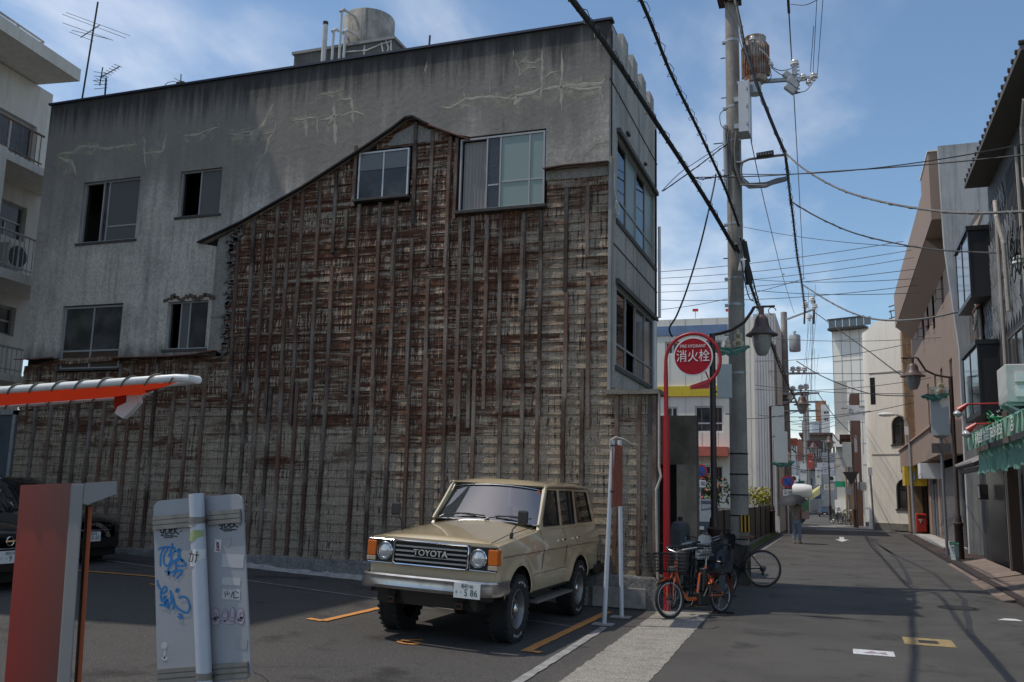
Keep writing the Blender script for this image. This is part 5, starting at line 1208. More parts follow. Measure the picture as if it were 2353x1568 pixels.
# transformer
T_ = thing('transformer','rust streaked ribbed pole transformer at the top of the near utility pole','transformer',(-1.3,18.2,10.6))
tc_ = pY(1736,150,18.35); trm = mat('transformer_shell', (.50,.49,.46), .6, .1, var=.75, vscale=5, vcol=(.30,.085,.02), streak=1.0, scol=(.26,.07,.015))
ztp = pY(1736,92,18.35).z; zbt = pY(1736,190,18.35).z; rr = .235
b = MB(); b.lathe((tc_.x,18.35,0),[(0,zbt-.02),(rr*.8,zbt),(rr,zbt+.06),(rr,ztp-.16),(rr*.93,ztp-.14),(rr*.93,ztp),(rr*.96,ztp+.01),(rr*.96,ztp+.03),(0,ztp+.06)],28); b.build('drum', trm, T_, smooth=True)
finm = mat('fin_rusty', (.40,.36,.31), .65, .1, var=.9, vscale=5, vcol=(.28,.075,.02), streak=1., scol=(.22,.06,.015))
for k in range(17):
    a_ = math.pi*(1.0+k/16.); c_,s_ = math.cos(a_),math.sin(a_); q = MB(); q.bar((tc_.x+(rr+.025)*c_,18.35+(rr+.025)*s_,zbt+.1),(tc_.x+(rr+.025)*c_,18.35+(rr+.025)*s_,ztp-.2),.055,.012,(s_,-c_,0)); q.build('fin', finm, T_)
porc = mat('porcelain',(.70,.68,.64),.25,coat=.3)
def insul(c,par,s=1.,nm='insulator'): b = MB(); b.lathe(c,[(0,-.09*s),(.03*s,-.08*s),(.03*s,-.03*s),(.075*s,-.02*s),(.07*s,.01*s),(.04*s,.02*s),(.065*s,.035*s),(.055*s,.06*s),(0,.09*s)],14); return b.build(nm, porc, par, smooth=True)
insul((tc_.x-.03,18.08,ztp-.12),T_,.9,'bushing'); insul((tc_.x+.3,18.3,pY(1766,150,18.3).z),T_,.9,'bushing')
q = MB(); q.bar((tc_.x+.2,18.3,ztp-.1),(tc_.x+.27,18.3,ztp-.22),.05,.05); q.build('bracket', finm, T_)
q = MB(); q.lathe((tc_.x-.02,18.35,0),[(0,zbt-.26),(.13,zbt-.26),(.13,zbt-.02),(0,zbt)],18); q.build('lower_can', mat('galv_can',(.5,.52,.53),.4,.4), T_)
# cross arm with insulators and fuse blocks
CA = thing('cross_arm','galvanised cross arm reaching right from the transformer with white insulators','cross arm',(-1.0,18.3,9.9))
a = pY(1693,192,18.4); c = pY(1872,179,18.6); q = MB(); q.bar(a,c,.07,.07); q.build('arm', galv, CA)
for (x,y,s) in [(1826,147,1.2),(1845,178,1),(1870,177,1.1),(1858,190,.8)]: insul(pY(x,y,18.45),CA,s)
for (x,y,z_) in [(1812,176,0),(1822,190,0),(1816,205,0)]:
    p = pY(x,y,18.2); q = MB(); q.obox(p,.24,.12,.13,.1,0,.75); q.build('fuse_switch', mat('fuse_grey',(.36,.37,.37),.5), CA, bevel=.015)
    q = MB(); q.obox(p+Vector((.12,-.02,.03)),.07,.1,.07,.1,0,.75); q.build('fuse_cap', galv, CA)
q = MB(); q.box(pY(1826,180,18.4).x-.05,pY(1826,180,18.4).x+.05,18.38,18.45,pY(1826,215,18.4).z,pY(1826,145,18.4).z)
for k in range(8):
    zz_ = pY(1826,215,18.4).z+.08*k; q.box(pY(1826,180,18.4).x+.05,pY(1826,180,18.4).x+.1,18.39,18.42,zz_,zz_+.02)
q.build('hanger', galv, CA)
ht = thing('pole_head_bracket','dark steel head bracket cut by the top edge of the picture on the near pole','bracket',(-1.84,18.5,12.2)); p = pY(1678,4,18.5); q = MB(); q.box(p.x-.26,p.x+.22,18.3,18.7,p.z-.02,p.z+.12); q.build('plate', darkmetal, ht); q = MB(); q.box(p.x-.02,p.x+.24,18.28,18.34,p.z-.1,p.z-.03); q.build('flange', darkmetal, ht)
# control cabinet
cb = thing('control_cabinet','tall white metal control cabinet hung on the right of the near utility pole','cabinet',(-1.45,18.2,9))
p0,p1 = pY(1697,192,18.1),pY(1719,305,18.1); q = MB(); q.box(p0.x,p1.x+.02,18.0,18.45,p1.z,p0.z); q.build('case', mat('cabinet_white',(.60,.61,.62),.45,var=.15), cb)
q = MB(); q.box(p1.x+.025,p1.x+.05,17.98,18.47,p1.z-.06,p0.z+.02); q.build('door', mat('cabinet_door',(.55,.56,.57),.45), cb)
for f_ in (.15,.5,.85): q = MB(); z_ = p1.z+(p0.z-p1.z)*f_; q.box(p1.x-.02,p1.x+.02,17.98,18.0,z_-.03,z_+.03); q.build('hinge', galv, cb)
q = MB(); q.box(p0.x-.12,p0.x,18.3,18.4,p0.z-.3,p0.z-.2); q.box(p0.x-.12,p0.x,18.3,18.4,p1.z+.2,p1.z+.3); q.build('bracket', galv, cb)
# C shaped conduit arm with flood light
ca = thing('conduit_mount','grey C shaped conduit bundling cables on the right side of the near pole','conduit',(-1.6,18.4,7.5)); YA = 18.3
for k in range(4):
    o_ = k*.035; pts = [pY(x,y,YA+o_) for x,y in [(1692,300+k*6),(1688+k*3,340),(1690+k*3,385),(1700+k*2,418-k*3),(1722,432-k*3),(1760,430-k*3),(1785,418-k*2),(1808,414-k*2)]]
    q = MB(); q.tube(pts,.022,7); q.build('cable', cable_g, ca, smooth=True)
q = MB(); q.tube([pY(x,y,YA) for x,y in [(1692,374),(1703,374),(1708,372),(1722,366),(1760,362),(1785,358),(1808,356)]],.028,8); q.build('upper_arm', mat('arm_grey',(.22,.22,.22),.6,var=.4), ca, smooth=True)
q = MB(); q.tube([pY(x,y,YA) for x,y in [(1706,374),(1703,385),(1703,400),(1708,415),(1720,427)]],.024,8); q.build('bow', MATS['arm_grey'], ca, smooth=True)
q = MB(); q.tube([pY(x,y,YA) for x,y in [(1700,425),(1760,427),(1806,415)]],.022,8); q.build('lower_arm', MATS['arm_grey'], ca, smooth=True)
fl = thing('flood_light','small dark louvred flood light sitting on the conduit arm','flood light',pY(1758,355,YA)); p = pY(1758,354,YA); q = MB(); q.obox(p,.34,.2,.09,0,R(25),-.08); q.build('housing', darkmetal, fl)
q = MB()
for k in range(6): q.obox(p+Vector((-.13+k*.052,-.1,-.03)),.03,.02,.05,0,R(25),.3)
q.build('louvre', galv, fl)
# ================================================================ ornate street lamps
lampglass = mat('lamp_glass', (.30,.29,.27), .25, spec=.6, var=.3, vscale=6)
def street_lamp(x,y,h,dirx,reach,s,label,group='ornate lamps along the shopping street',banner=None,emb=True,cart='left'):
    t = thing('street_lamp',label,'street lamp',(x,y,0),group=group)
    b = MB(); b.lathe((x,y,0),[(.115,0),(.115,1.0),(.13,1.02),(.13,1.08),(.10,1.1),(.085,1.2),(.085,1.25),(.06,1.3),(.058,h),(0,h)],16); b.build('post', brownpaint, t, smooth=True)
    hx = x+dirx*reach; zt_ = h+.55*s
    b = MB(); pts = [(x,y,h-.02),(x+dirx*.15,y,h),(x+dirx*reach*.4,y,h+.06),(x+dirx*reach*.65,y,h+.2),(x+dirx*reach*.8,y,zt_-.1),(x+dirx*reach*.86,y,zt_)]
    b.tube(pts,.03,8); b.tube([(x+dirx*reach*.86,y,zt_),(hx+dirx*.28*s,y,zt_)],.022,8); b.build('arm', brownpaint, t, smooth=True)
    q = MB(); q.tube([(hx+dirx*.2+.07*math.cos(a_),y,zt_-.09+.07*math.sin(a_)) for a_ in [k*.6 for k in range(9)]],.009,5); q.build('scroll', brownpaint, t)
    zc_ = zt_-.16
    b = MB(); b.lathe((hx,y,zc_),[(.0,.16),(.05,.14),(.05,0),(.10*s,-.03),(.14*s,-.10),(.16*s,-.22),(.24*s,-.33),(.33*s,-.38),(.335*s,-.40),(.17*s,-.38),(0,-.36)],24); b.build('lamp_shade', mat('shade_brown',(.10,.065,.055),.45,.1,var=.4,vscale=6), t, smooth=True)
    b = MB(); b.lathe((hx,y,zc_),[(.205*s,-.385),(.20*s,-.5),(.17*s,-.62),(.12*s,-.74),(.09*s,-.78),(0,-.79)],22); g = b.build('lamp_glass', lampglass, t, smooth=True)
    if banner:
        zb0,zb1,sd_,wd2 = banner; q = MB(); q.box(*sorted((x+sd_*.09,x+sd_*(.09+wd2))),y-.05,y+.05,zb0,zb1); bn = q.build('banner_box', mat('banner_white',(.50,.53,.52),.5,var=.12,vscale=2), t)
        q = MB()
        for z_ in (zb0+.12,zb1-.12): q.bar((x,y,z_),(x+sd_*.1,y,z_),.03,.03)
        q.build('banner_clip', darkmetal, t)
    return t
emb_c = mat('gourd_cream',(.52,.46,.32),.6); emb_g = mat('leaf_enamel',(.03,.16,.12),.5); emb_l = mat('leaf_vein',(.25,.45,.35),.5); ink = mat('ink',(.02,.02,.02),.6)
def emblem(x,y,z,s,label,par=None,group='gourd and leaf emblems on the lamp posts'):
    t = thing('shopping_street_emblem',label,'emblem',(x,y,z),group=group)
    q = MB(); q.prism([(x+dx*s,y,z+dz*s) for dx,dz in [(-.5,.0),(-.42,-.10),(-.34,-.08),(-.28,-.17),(-.18,-.13),(-.08,-.2),(.02,-.13),(.14,-.17),(.22,-.08),(.34,-.09),(.40,.0),(.5,.06),(.44,.12),(.3,.08),(.12,.06),(0,.02),(-.12,.06),(-.3,.08)]],(0,.03,0)); q.build('leaf', emb_g, t)
    q = MB()
    for a_,c_ in [((-.45,.03),(-.05,-.08)),((.45,.08),(0,-.05))]: q.bar((x+a_[0]*s,y-.008,z+a_[1]*s),(x+c_[0]*s,y-.008,z+c_[1]*s),.012,.018*s,(0,1,0))
    for k in range(6):
        for sg in (-1,1): q.bar((x+sg*(.08+k*.06)*s,y-.008,z+(-.05+k*.018)*s),(x+sg*(.12+k*.06)*s,y-.008,z+(-.12+k*.025)*s),.01,.014*s,(0,1,0))
    q.build('leaf_vein', emb_l, t)
    for (gx,gz_,sc_) in [(.18,.06,1.),(-.12,.04,.6)]:
        q = MB(); q.lathe((0,0,0),[(0,0),(.10,.01),(.16,.07),(.155,.14),(.09,.2),(.085,.22),(.12,.27),(.12,.34),(.07,.39),(.03,.41),(.035,.44),(.03,.49),(0,.5)],18)
        q.v = [(x+gx*s+a_*s*sc_, y-.012+b_*.12, z+gz_*s+c_*s*sc_) for a_,b_,c_ in q.v]; q.build('gourd', emb_c, t, smooth=True)
    text('栄', .15*s, TM((x+.18*s,y-.045,z+.36*s),(1,0,0),(0,0,1)), mat('sign_brown',(.16,.10,.05),.6), 'lettering', t); text('筋', .15*s, TM((x+.18*s,y-.045,z+.15*s),(1,0,0),(0,0,1)), MATS['sign_brown'], 'lettering', t)
street_lamp(-2.21,17.6,4.78,1,.93,.9,'nearest ornate brown street lamp, its arm crossing the utility pole above the hydrant disc',banner=(pY(1668,915,17.6).z,pY(1668,838,17.6).z,1,.27))
pe = pY(1682,800,17.5); emblem(pe.x,17.5,pe.z-.03,.68,'gourd and leaf shop street emblem fixed next to the hydrant disc')
street_lamp(3.17,28.83,5.25,-1,1.0,1.05,'ornate brown street lamp on the right pavement with a poster at its foot',banner=(3.55,4.95,-1,.48))
pe = pY(2150,910,28.7); emblem(pe.x,28.7,pe.z,.8,'gourd and leaf emblem on the right hand lamp by the brown building')
p = pG(1788,1229); street_lamp(p.x-.1,p.y-2,5.6,1,1.35,1.1,'brown street lamp on the left pavement behind the person with the umbrella',banner=(4.1,5.6,1,.5))
pe = pY(1838,1012,p.y-2); emblem(-2.2,p.y-2.1,pe.z-1.0,1.0,'gourd and leaf emblem beside the lamp behind the umbrella')
street_lamp(-.62,75,5.4,-1,1.1,1.2,'dark lane lamp halfway down the lane at the right edge, before the green sign')
street_lamp(.9,58,4.9,-1,1.3,1.1,'dark lane lamp post by the inverted triangle sign in front of the tan house',banner=(3.6,5.0,-1,.5))
# two stacked blank banners on left far lamp
p2 = pY(1796,1025,40); t = thing('blank_banner','lower of two blank white banner boxes on the left lane lamp','banner',p2); q = MB(); q.box(p2.x-.25,p2.x+.25,39.9,40,p2.z-.7,p2.z+.6); q.build('banner_box', MATS['banner_white'], t); q = MB(); q.bar((p2.x-.35,39.95,p2.z+.4),(p2.x-.2,39.95,p2.z+.4),.04,.04); q.build('clip', darkmetal, t)
# grey modern street light with cobra head
gl = thing('street_light','slim grey street light with a white cobra head in front of the arched windows','street light',(3.25,46.3,0))
b = MB(); p = pY(2083,960,46.3); b.tube([(3.25,46.3,0),(3.2,46.3,p.z-.9),(3.15,46.3,p.z-.3),(2.95,46.3,p.z+.05),(2.5,46.3,p.z+.2),(2.0,46.3,p.z+.1)],[.075,.06,.05,.045,.04,.04],10); b.build('pole', galv, gl, smooth=True)
b = MB(); ph = pY(2046,953,46.3); b.lathe((0,0,0),[(0,-.45),(.1,-.4),(.15,-.2),(.13,.1),(.06,.35),(0,.4)],14,'x'); b.v = [(ph.x-.1+a_,46.3+b_,ph.z+c_*.7) for a_,b_,c_ in b.v]; b.build('lamp_head', whitep, gl, smooth=True)
q = MB(); pj = pY(2084,990,46.2); q.box(pj.x-.1,pj.x+.06,46.1,46.2,pj.z-.2,pj.z+.2); q.build('switch_box', whitep, gl)
# short pole with sensor head casting shadow on cream wall
sp_ = thing('wall_post','grey steel post with a boxy sensor head in front of the cream arched wall','post',(2.4,53.8,0)); pt_ = pY(1999,1085,53.8); pb_ = pY(2009,1222,53.8); q = MB(); q.tube([(pb_.x,53.8,0),(pt_.x,53.8,pt_.z)],.055,8); q.build('pole', galv, sp_); q = MB(); q.box(pt_.x-.1,pt_.x+.12,53.7,53.95,pt_.z-.2,pt_.z+.25); q.build('sensor', whitep, sp_)
# ================================================================ more poles down the street
def far_pole(x,y,h,r,label,arms=(),m=concrete_pole):
    t = pole(x,y,h,r,r*.75,label,m)
    for (z,l_,ry) in arms: q = MB(); q.bar((x-l_*(1-ry),y-.12,z),(x+l_*ry,y-.12,z),.08,.08); q.build('cross_arm', galv, t)
    return t
p = pY(1801,725,50); f1 = far_pole(p.x,50,pY(1801,718,50).z,.22,'second grey utility pole beyond the cream tower with a cylindrical transformer',[(pY(0,728,50).z,0.1,1)])
x0 = p.x; q = MB(); a = pY(1806,735,49.8); c = pY(1868,712,49.8); q.bar(a,c,.09,.09); q.build('outrigger', galv, f1)
for yy in (860,905,925,945): z_ = pY(1803,yy,49.8).z; q = MB(); q.bar((x0-.5,49.7,z_),(x0+1.7,49.7,z_),.09,.09); q.build('cross_arm', galv, f1)
for (x,yy) in [(1822,850),(1835,850),(1848,850),(1822,895),(1840,892),(1852,890),(1815,915),(1845,915),(1850,700),(1860,730),(1866,690),(1850,645+60),(1872,705)]:
    insul(pY(x,yy,49.6),f1,2.2)
for xs_ in (1850,1872):
    q = MB(); q.tube([pY(xs_,690,49.7),pY(xs_-2,745,49.7)],.05,6); q.build('hanger', darkmetal, f1)
q = MB(); q.box(x0-.3,x0+1.2,49.5,49.9,pY(0,925,49.8).z-.1,pY(0,925,49.8).z); q.build('platform', galv, f1)
tf = thing('transformer','grey cylindrical transformer on the second utility pole down the street','transformer',(x0+.6,49.8,0)); pa_,pb_ = pY(1826,770,49.7),pY(1826,808,49.7)
b = MB(); b.lathe((pa_.x,49.7,0),[(0,pb_.z),(.27,pb_.z),(.29,pb_.z+.05),(.29,pa_.z-.08),(.25,pa_.z),(0,pa_.z+.03)],18); b.build('drum', mat('tf_grey',(.42,.43,.43),.5,var=.3), tf, smooth=True); insul((pa_.x,49.5,pa_.z+.1),tf,1.4,'bushing')
far_pole(pY(1788,1180,56).x,56,pY(1788,918,56).z,.13,'thin dark post at the left kerb just before the lane narrows',(),brownpaint)
far_pole(pY(1843,1180,95).x+.5,95,pY(1843,900,95).z,.2,'third utility pole inside the lane crowded with cables',[(9.5,1.2,.5),(8.6,1.2,.5),(10.4,1.2,.5)])
far_pole(pY(1862,1180,120).x,120,pY(1862,905,120).z,.22,'fourth utility pole deep in the lane in front of the brown roofs',[(11,1.4,.5),(10,1.4,.5)])
far_pole(pY(1968,1180,70).x,70,pY(1968,905,70).z,.1,'slim dark pole standing before the red brown narrow house',(),brownpaint)
far_pole(pY(1941,1180,90).x,90,pY(1941,985,90).z,.12,'slim pale lane pole behind the green sign',[(7.5,.8,.5)])
far_pole(pY(1921,1180,105).x,105,pY(1921,1000,105).z,.13,'slim dark lane pole right of the dance hall sign',[(8.0,.8,.5)],brownpaint)
# ================================================================ cables
def cab(label, pts, r=.012, m=cable_m, sag=None, coil=0, name='cable', n=None):
    """pts = [(x,y,depthY)...] surveyed points; joins them smoothly; coil = radius of the helical lashing wire"""
    P = [pY(*p) for p in pts]; Q = []
    if len(P) == 2:
        a,c = P; k = 18; s_ = sag if sag is not None else .02*(a-c).length
        for i in range(k+1): f_ = i/k; q = a.lerp(c,f_); q.z -= s_*4*f_*(1-f_); Q.append(q)
    else:
        for i in range(len(P)-1):
            p0 = P[max(i-1,0)]; p1 = P[i]; p2 = P[i+1]; p3 = P[min(i+2,len(P)-1)]
            for j in range(6):
                t_ = j/6; Q.append(.5*((2*p1)+(p2-p0)*t_+(2*p0-5*p1+4*p2-p3)*t_**2+(3*p1-p0-3*p2+p3)*t_**3))
        Q.append(P[-1])
    if coil:
        t = thing(name,label,name.replace('_',' '),tuple(Q[0])); b = MB(); b.tube(Q,r,7); b.build('sheath', m, t, smooth=True)
        C2 = []; tot = 0
        for i in range(len(Q)-1):
            a,c = Q[i],Q[i+1]; d = (c-a); k = max(2,int(d.length/.06)); e1 = d.normalized().orthogonal().normalized(); e2 = d.normalized().cross(e1)
            for j in range(k):
                tot += d.length/k; ang = tot*2*math.pi/.34; rad = coil*(1+.35*math.sin(tot*7.3)); C2.append(a.lerp(c,j/k)+(e1*math.cos(ang)+e2*math.sin(ang))*rad)
        b = MB(); b.tube(C2,.0045+r*.04,4,caps=False); b.build('lashing_wire', m, t, fix=False)
        return t
    b = MB(); b.tube(Q,r,5); return tag(b.build(name, m), label, name.replace('_',' '))
cab('thickest black cable bundle crossing the top corner of the old building to the near pole',[(620,-900,4.0),(1310,-6,9.5),(1400,115,11.5),(1510,285,14),(1620,455,16.5),(1690,575,18.2)],.040,coil=.055)
cab('second black spiral lashed bundle sloping from the top edge to the near pole',[(1150,-700,7.0),(1470,-6,11),(1540,165,13),(1610,310,15.5),(1665,430,17.4),(1698,520,18.2)],.026,coil=.055)
cab('black bundle running from the near pole down past the ornate lamp into the lane',[(1690,560,18.2),(1712,620,19),(1733,680,20.5),(1765,770,27),(1800,865,36),(1838,938,48)],.03,coil=.06)
cab('twin black cable hugging the near pole beside the splice closures',[(1700,545,18.3),(1722,610,19),(1745,700,21),(1775,790,28),(1812,880,40)],.016)
cab('thin loop of green black cable behind the splice closures',[(1703,600,18.1),(1712,650,18.2),(1722,685,18.3),(1732,692,18.6)],.012)
cab('heavy dark cable from the pole top passing in front of the transformer',[(1688,-5,18.3),(1702,60,18.1),(1712,110,18.0),(1738,190,17.9),(1775,285,18.0),(1803,350,18.1)],.035,coil=.045)
cab('thin wire along the left of the heavy cable near the pole top',[(1664,5,18.2),(1690,60,18.1),(1705,110,18.0),(1735,185,17.95)],.009)
cab('dark lashed cable dropping from the conduit arm down along the street',[(1803,345,18.2),(1813,430,20),(1822,500,23),(1832,590,27),(1842,650,33),(1850,720,42)],.026,coil=.045)
cab('thin wire hanging beside the lashed cable right of the pole',[(1806,360,18.3),(1812,400,19),(1816,470,21)],.018)
cab('long green grey wire falling straight from the top edge to the far pole',[(1811,-5,17),(1817,100,19),(1824,215,23),(1836,430,33),(1847,640,47)],.014,mat('green_cable',(.05,.075,.06),.5))
cab('black splice sleeve section on the wire at the top edge',[(1811,-5,17),(1813,30,17.5)],.028)
cab('twisted grey brown cable sagging across the street to the right edge',[(1803,350,18.2),(1850,390,17),(1930,435,15.5),(2030,465,14),(2150,485,12.5),(2250,490,11.5),(2360,486,10.5)],.017,cable_g,coil=.018)
cab('second twisted cable sagging to the wire knot on the dark house',[(1820,465,20),(1880,500,20),(1960,535,20),(2060,560,20),(2160,575,20),(2290,582,20)],.016,cable_g,coil=.018)
cab('upper taut thin wire from the near pole to the right picture edge',[(1693,400,18),(2360,330,13)],.009,sag=.15)
cab('slightly wavy thin wire just below the taut one',[(1600,408,17),(1750,405,17),(1900,395,16.5),(2050,385,15),(2200,372,14),(2360,356,13)],.011)
cab('service drop from the near pole to the upper right corner of the old building',[(1672,330,18.4),(1600,385,18),(1523,440,17.8)],.012,coil=.014)
cab('tangled spiral tail of wire left of the near pole',[(1590,405,17),(1610,412,17.3),(1640,408,17.8),(1672,404,18.3)],.012,coil=.03)
cab('black service cable hanging in a long curve down to the hydrant sign',[(1645,400,18.3),(1638,440,18.2),(1610,560,17.8),(1580,660,17.4),(1555,725,17),(1538,755,16.8),(1545,775,16.8)],.018)
cab('short thin stay from the bundle up to the service cable',[(1520,440,17.9),(1560,400,18),(1600,372,18.2),(1665,330,18.4)],.008)
cab('cable from the far pole sagging across the lane to the right lamp',[(1845,655,42),(1900,690,38),(1960,720,35),(2020,735,33),(2100,735,31),(2180,722,30),(2235,705,29)],.03,cable_g,coil=.03)
cab('cable sloping from the far pole down to the right hand ornate lamp',[(1868,715,45),(1930,760,40),(2000,810,35),(2060,855,30.5),(2098,878,29)],.02)
cab('long straight wire from the second pole to the cream arched building',[(1830,830,50),(1900,870,50),(2000,905,50),(2100,910,45)],.025)
cab('cable from the lane lamp rising to the far pole top',[(1880,905,50),(1920,960,56),(1975,1015,60)],.02)
hz = [((1516,625),(2075,555)),((1516,640),(2095,575)),((1516,655),(2100,592)),((1516,672),(2110,618)),((1700,640),(2110,640)),((1516,690),(2110,655)),((1740,668),(2110,673)),((1516,712),(1850,640)),((1740,775),(2230,770)),((1735,850),(2130,855)),((1735,830),(2090,790)),((1735,895),(2140,868)),((1735,885),(2090,905)),((1700,520),(2100,568)),((1740,970),(2100,925)),((1745,955),(2000,945)),((1690,960),(1850,940))]
desc = ['topmost','second','third','fourth','fifth','sixth','seventh','steep','level lower','lower','rising lower','lowest rising','crossing lower','falling pale','low rising','low level','short low']
for k,(a,c) in enumerate(hz):
    cab(desc[k]+' of the thin wires strung across the gap behind the near pole',[(a[0],a[1],38+k%5*2),(c[0],c[1],34+k%3*2)],.013,sag=.12+.05*(k%3))
for k,(a,c) in enumerate([((1877,0),(1868,170)),((1891,0),(1878,172)),((1870,60),(1862,165))]):
    cab(['left','right','middle'][k]+' of three fine vertical wires above the cross arm insulators',[(a[0],a[1],16),(c[0],c[1],18.4)],.006,sag=0)
cab('very fine stay wire falling diagonally right of the cabinet',[(1726,325,19),(1760,480,26),(1800,640,40),(1825,720,52)],.012,cable_g)
cab('thin curved jumper at the very top right of the pole',[(1817,10,17.5),(1850,12,17.3),(1878,0,17)],.008)
for k,(pts) in enumerate([[(1768,150,18.3),(1790,162,18.3),(1812,160,18.3),(1826,152,18.3)],[(1766,145,18.3),(1772,175,18.3),(1765,188,18.3)],[(1768,152,18.3),(1795,172,18.3),(1822,176,18.3)],[(1826,212,18.3),(1850,210,18.3),(1868,190,18.3)],[(1745,112,18.0),(1760,125,18.1),(1772,140,18.2)]]):
    cab(['jumper from transformer bushing to the first insulator','short curled jumper under the transformer bushing','lower jumper from transformer to the hanger','jumper looping under the right end of the cross arm','pale jumper on the face of the transformer'][k],pts,.009,cable_m if k!=4 else whitep)
# drop wires beside the shaft
for k in range(5):
    pts = [(1672+k*3,290+k*4,18.35),(1668+k*4,310+k*12,18.3),(1676+k*3,340+k*15,18.32),(1684+k*2,395,18.35)]
    cab(['first','second','third','fourth','fifth'][k]+' slack drop wire wound on the near pole above the conduit arm',pts,.009,cable_g if k%2 else cable_m)
cab('black curl of cable on the left side of the near pole',[(1672,250,18.35),(1655,262,18.3),(1658,290,18.3),(1676,300,18.35)],.008)
# dense wires down the lane
for k in range(14):
    x0_,y0_ = random.uniform(1850,1885),random.uniform(650,900); x1_,y1_ = random.uniform(1840,1875),random.uniform(870,960)
    cab('thin wire in the dense bunch running down the lane between the far poles',[(x0_,y0_,48+k*.3),(x1_,y1_,75+k*.5)],.008,sag=.3)['group'] = 'bunched wires running down the lane'
for k in range(14):
    y_ = random.uniform(960,1090); xa = random.uniform(1790,1850); cab('thin wire crossing low over the lane',[(xa,y_,70+k*2),(xa+random.uniform(60,140),y_+random.uniform(-25,20),72+k*2)],.02,sag=.35)['group'] = 'thin wires crossing over the lane'
# wire knot on the dark house wall
kt = thing('wire_knot','tangled bundle of wires and insulators on the dark shingle wall','wire bundle',(3.4,20.2,7)); pk = on(2335,585,'x',3.45); b = MB()
for k in range(9): c0 = pk+Vector((random.uniform(-.1,.1),random.uniform(-.3,.3),random.uniform(-.15,.15))); b.tube([c0+Vector((0,.22*math.cos(a_*.7),.2*math.sin(a_*.7)*(1+.2*k%2))) for a_ in range(10)],.011,5)
b.build('wire', cable_m, kt, fix=False); insul(tuple(pk+Vector((0,-.2,-.2))),kt,1.6)
kt = thing('wire_knot','cable clamp cluster hanging at the joint of brown and dark houses','wire bundle',(3.5,28.5,7)); pk = on(2240,722,'x',3.45); b = MB()
for k in range(7): c0 = pk+Vector((0,random.uniform(-.3,.3),random.uniform(-.2,.1))); b.tube([c0+Vector((0,.25*math.cos(a_*.7),.22*math.sin(a_*.7))) for a_ in range(9)],.014,5)
b.build('wire', cable_g, kt, fix=False); b = MB(); b.bar(pk+Vector((0,-.7,.1)),pk+Vector((0,.3,.1)),.05,.05); b.build('bracket', rust, kt)
# ================================================================ signs
HY = thing('hydrant_sign','round red fire hydrant disc in a red hoop on a tall red pole','sign',(-2.42,13.71,0))
px_,py_ = -2.42,13.72; zr0 = pY(1530,870,py_).z
q = MB(); zj = pY(1531,960,py_).z; q.tube([(px_,py_,0),(px_,py_,zj)],.052,12); q.tube([(px_,py_,zj),(px_,py_,zj+.02)],.056,12); q.build('lower_pole', mat('hydrant_red',(.36,.006,.012),.4,var=.25,vscale=4,vcol=(.25,.03,.03)), HY, smooth=True)
hr = MATS['hydrant_red']; dc = pY(1593,820,py_); R2 = (pY(1655,820,py_).x-pY(1530,820,py_).x)/2; hc = pY(1592,828,py_); hc.z = pY(1592,828,py_).z
pts = [(px_+.0,py_,zj),(hc.x-R2,py_,hc.z-.25)]+[(hc.x-R2*math.cos(a_),py_,hc.z+R2*math.sin(a_)) for a_ in [math.pi*1.28*k/22 for k in range(23)]]
q = MB(); q.tube(pts,[.034]*2+[.026]*23,10); q.build('hoop', hr, HY, smooth=True)
e_ = Vector(pts[-1]); q = MB(); q.bar(e_,e_+Vector((-.30,0,-.10)),.03,.05); q.add([(e_.x,py_-.006,e_.z+.03),(e_.x-.32,py_-.006,e_.z-.13),(e_.x-.02,py_-.006,e_.z-.12)],[(0,1,2)]); q.build('hoop_tail', hr, HY)
rd = (pY(1639,820,py_).x-pY(1548,820,py_).x)/2
q = MB(); q.lathe((dc.x,py_-.03,dc.z),[(0,0),(rd,0),(rd,.012),(0,.012)],48,'y'); q.build('disc_rim', mat('retro_white',(.72,.70,.66),.35), HY)
q = MB(); q.lathe((dc.x,py_-.034,dc.z),[(0,0),(rd*.93,0),(rd*.93,.003),(0,.003)],48,'y'); q.build('disc', mat('disc_red',(.34,.002,.012),.45,spec=.25), HY)
for (dx,dz) in ((-.62,.72),(.64,.74),(.62,-.78)):
    q = MB(); q.bar((dc.x+dx*rd*.98,py_-.005,dc.z+dz*rd*.98),(hc.x+dx*R2*.95,py_-.005,hc.z+dz*R2*.97),.02,.03); q.build('strut', hr, HY)
text('消火栓', rd*.66, TM((dc.x,py_-.0375,dc.z-.02*rd),(1,0,0),(0,0,1)), MATS['retro_white'], 'lettering', HY, ext=.0015, wx=.86)
for k in range(0): pass
text('FIRE HYDRANT', rd*.235, TM((dc.x,py_-.0375,dc.z+.52*rd),(1,0,0),(0,0,1)), MATS['retro_white'], 'lettering', HY, ext=.0015, wx=.82)
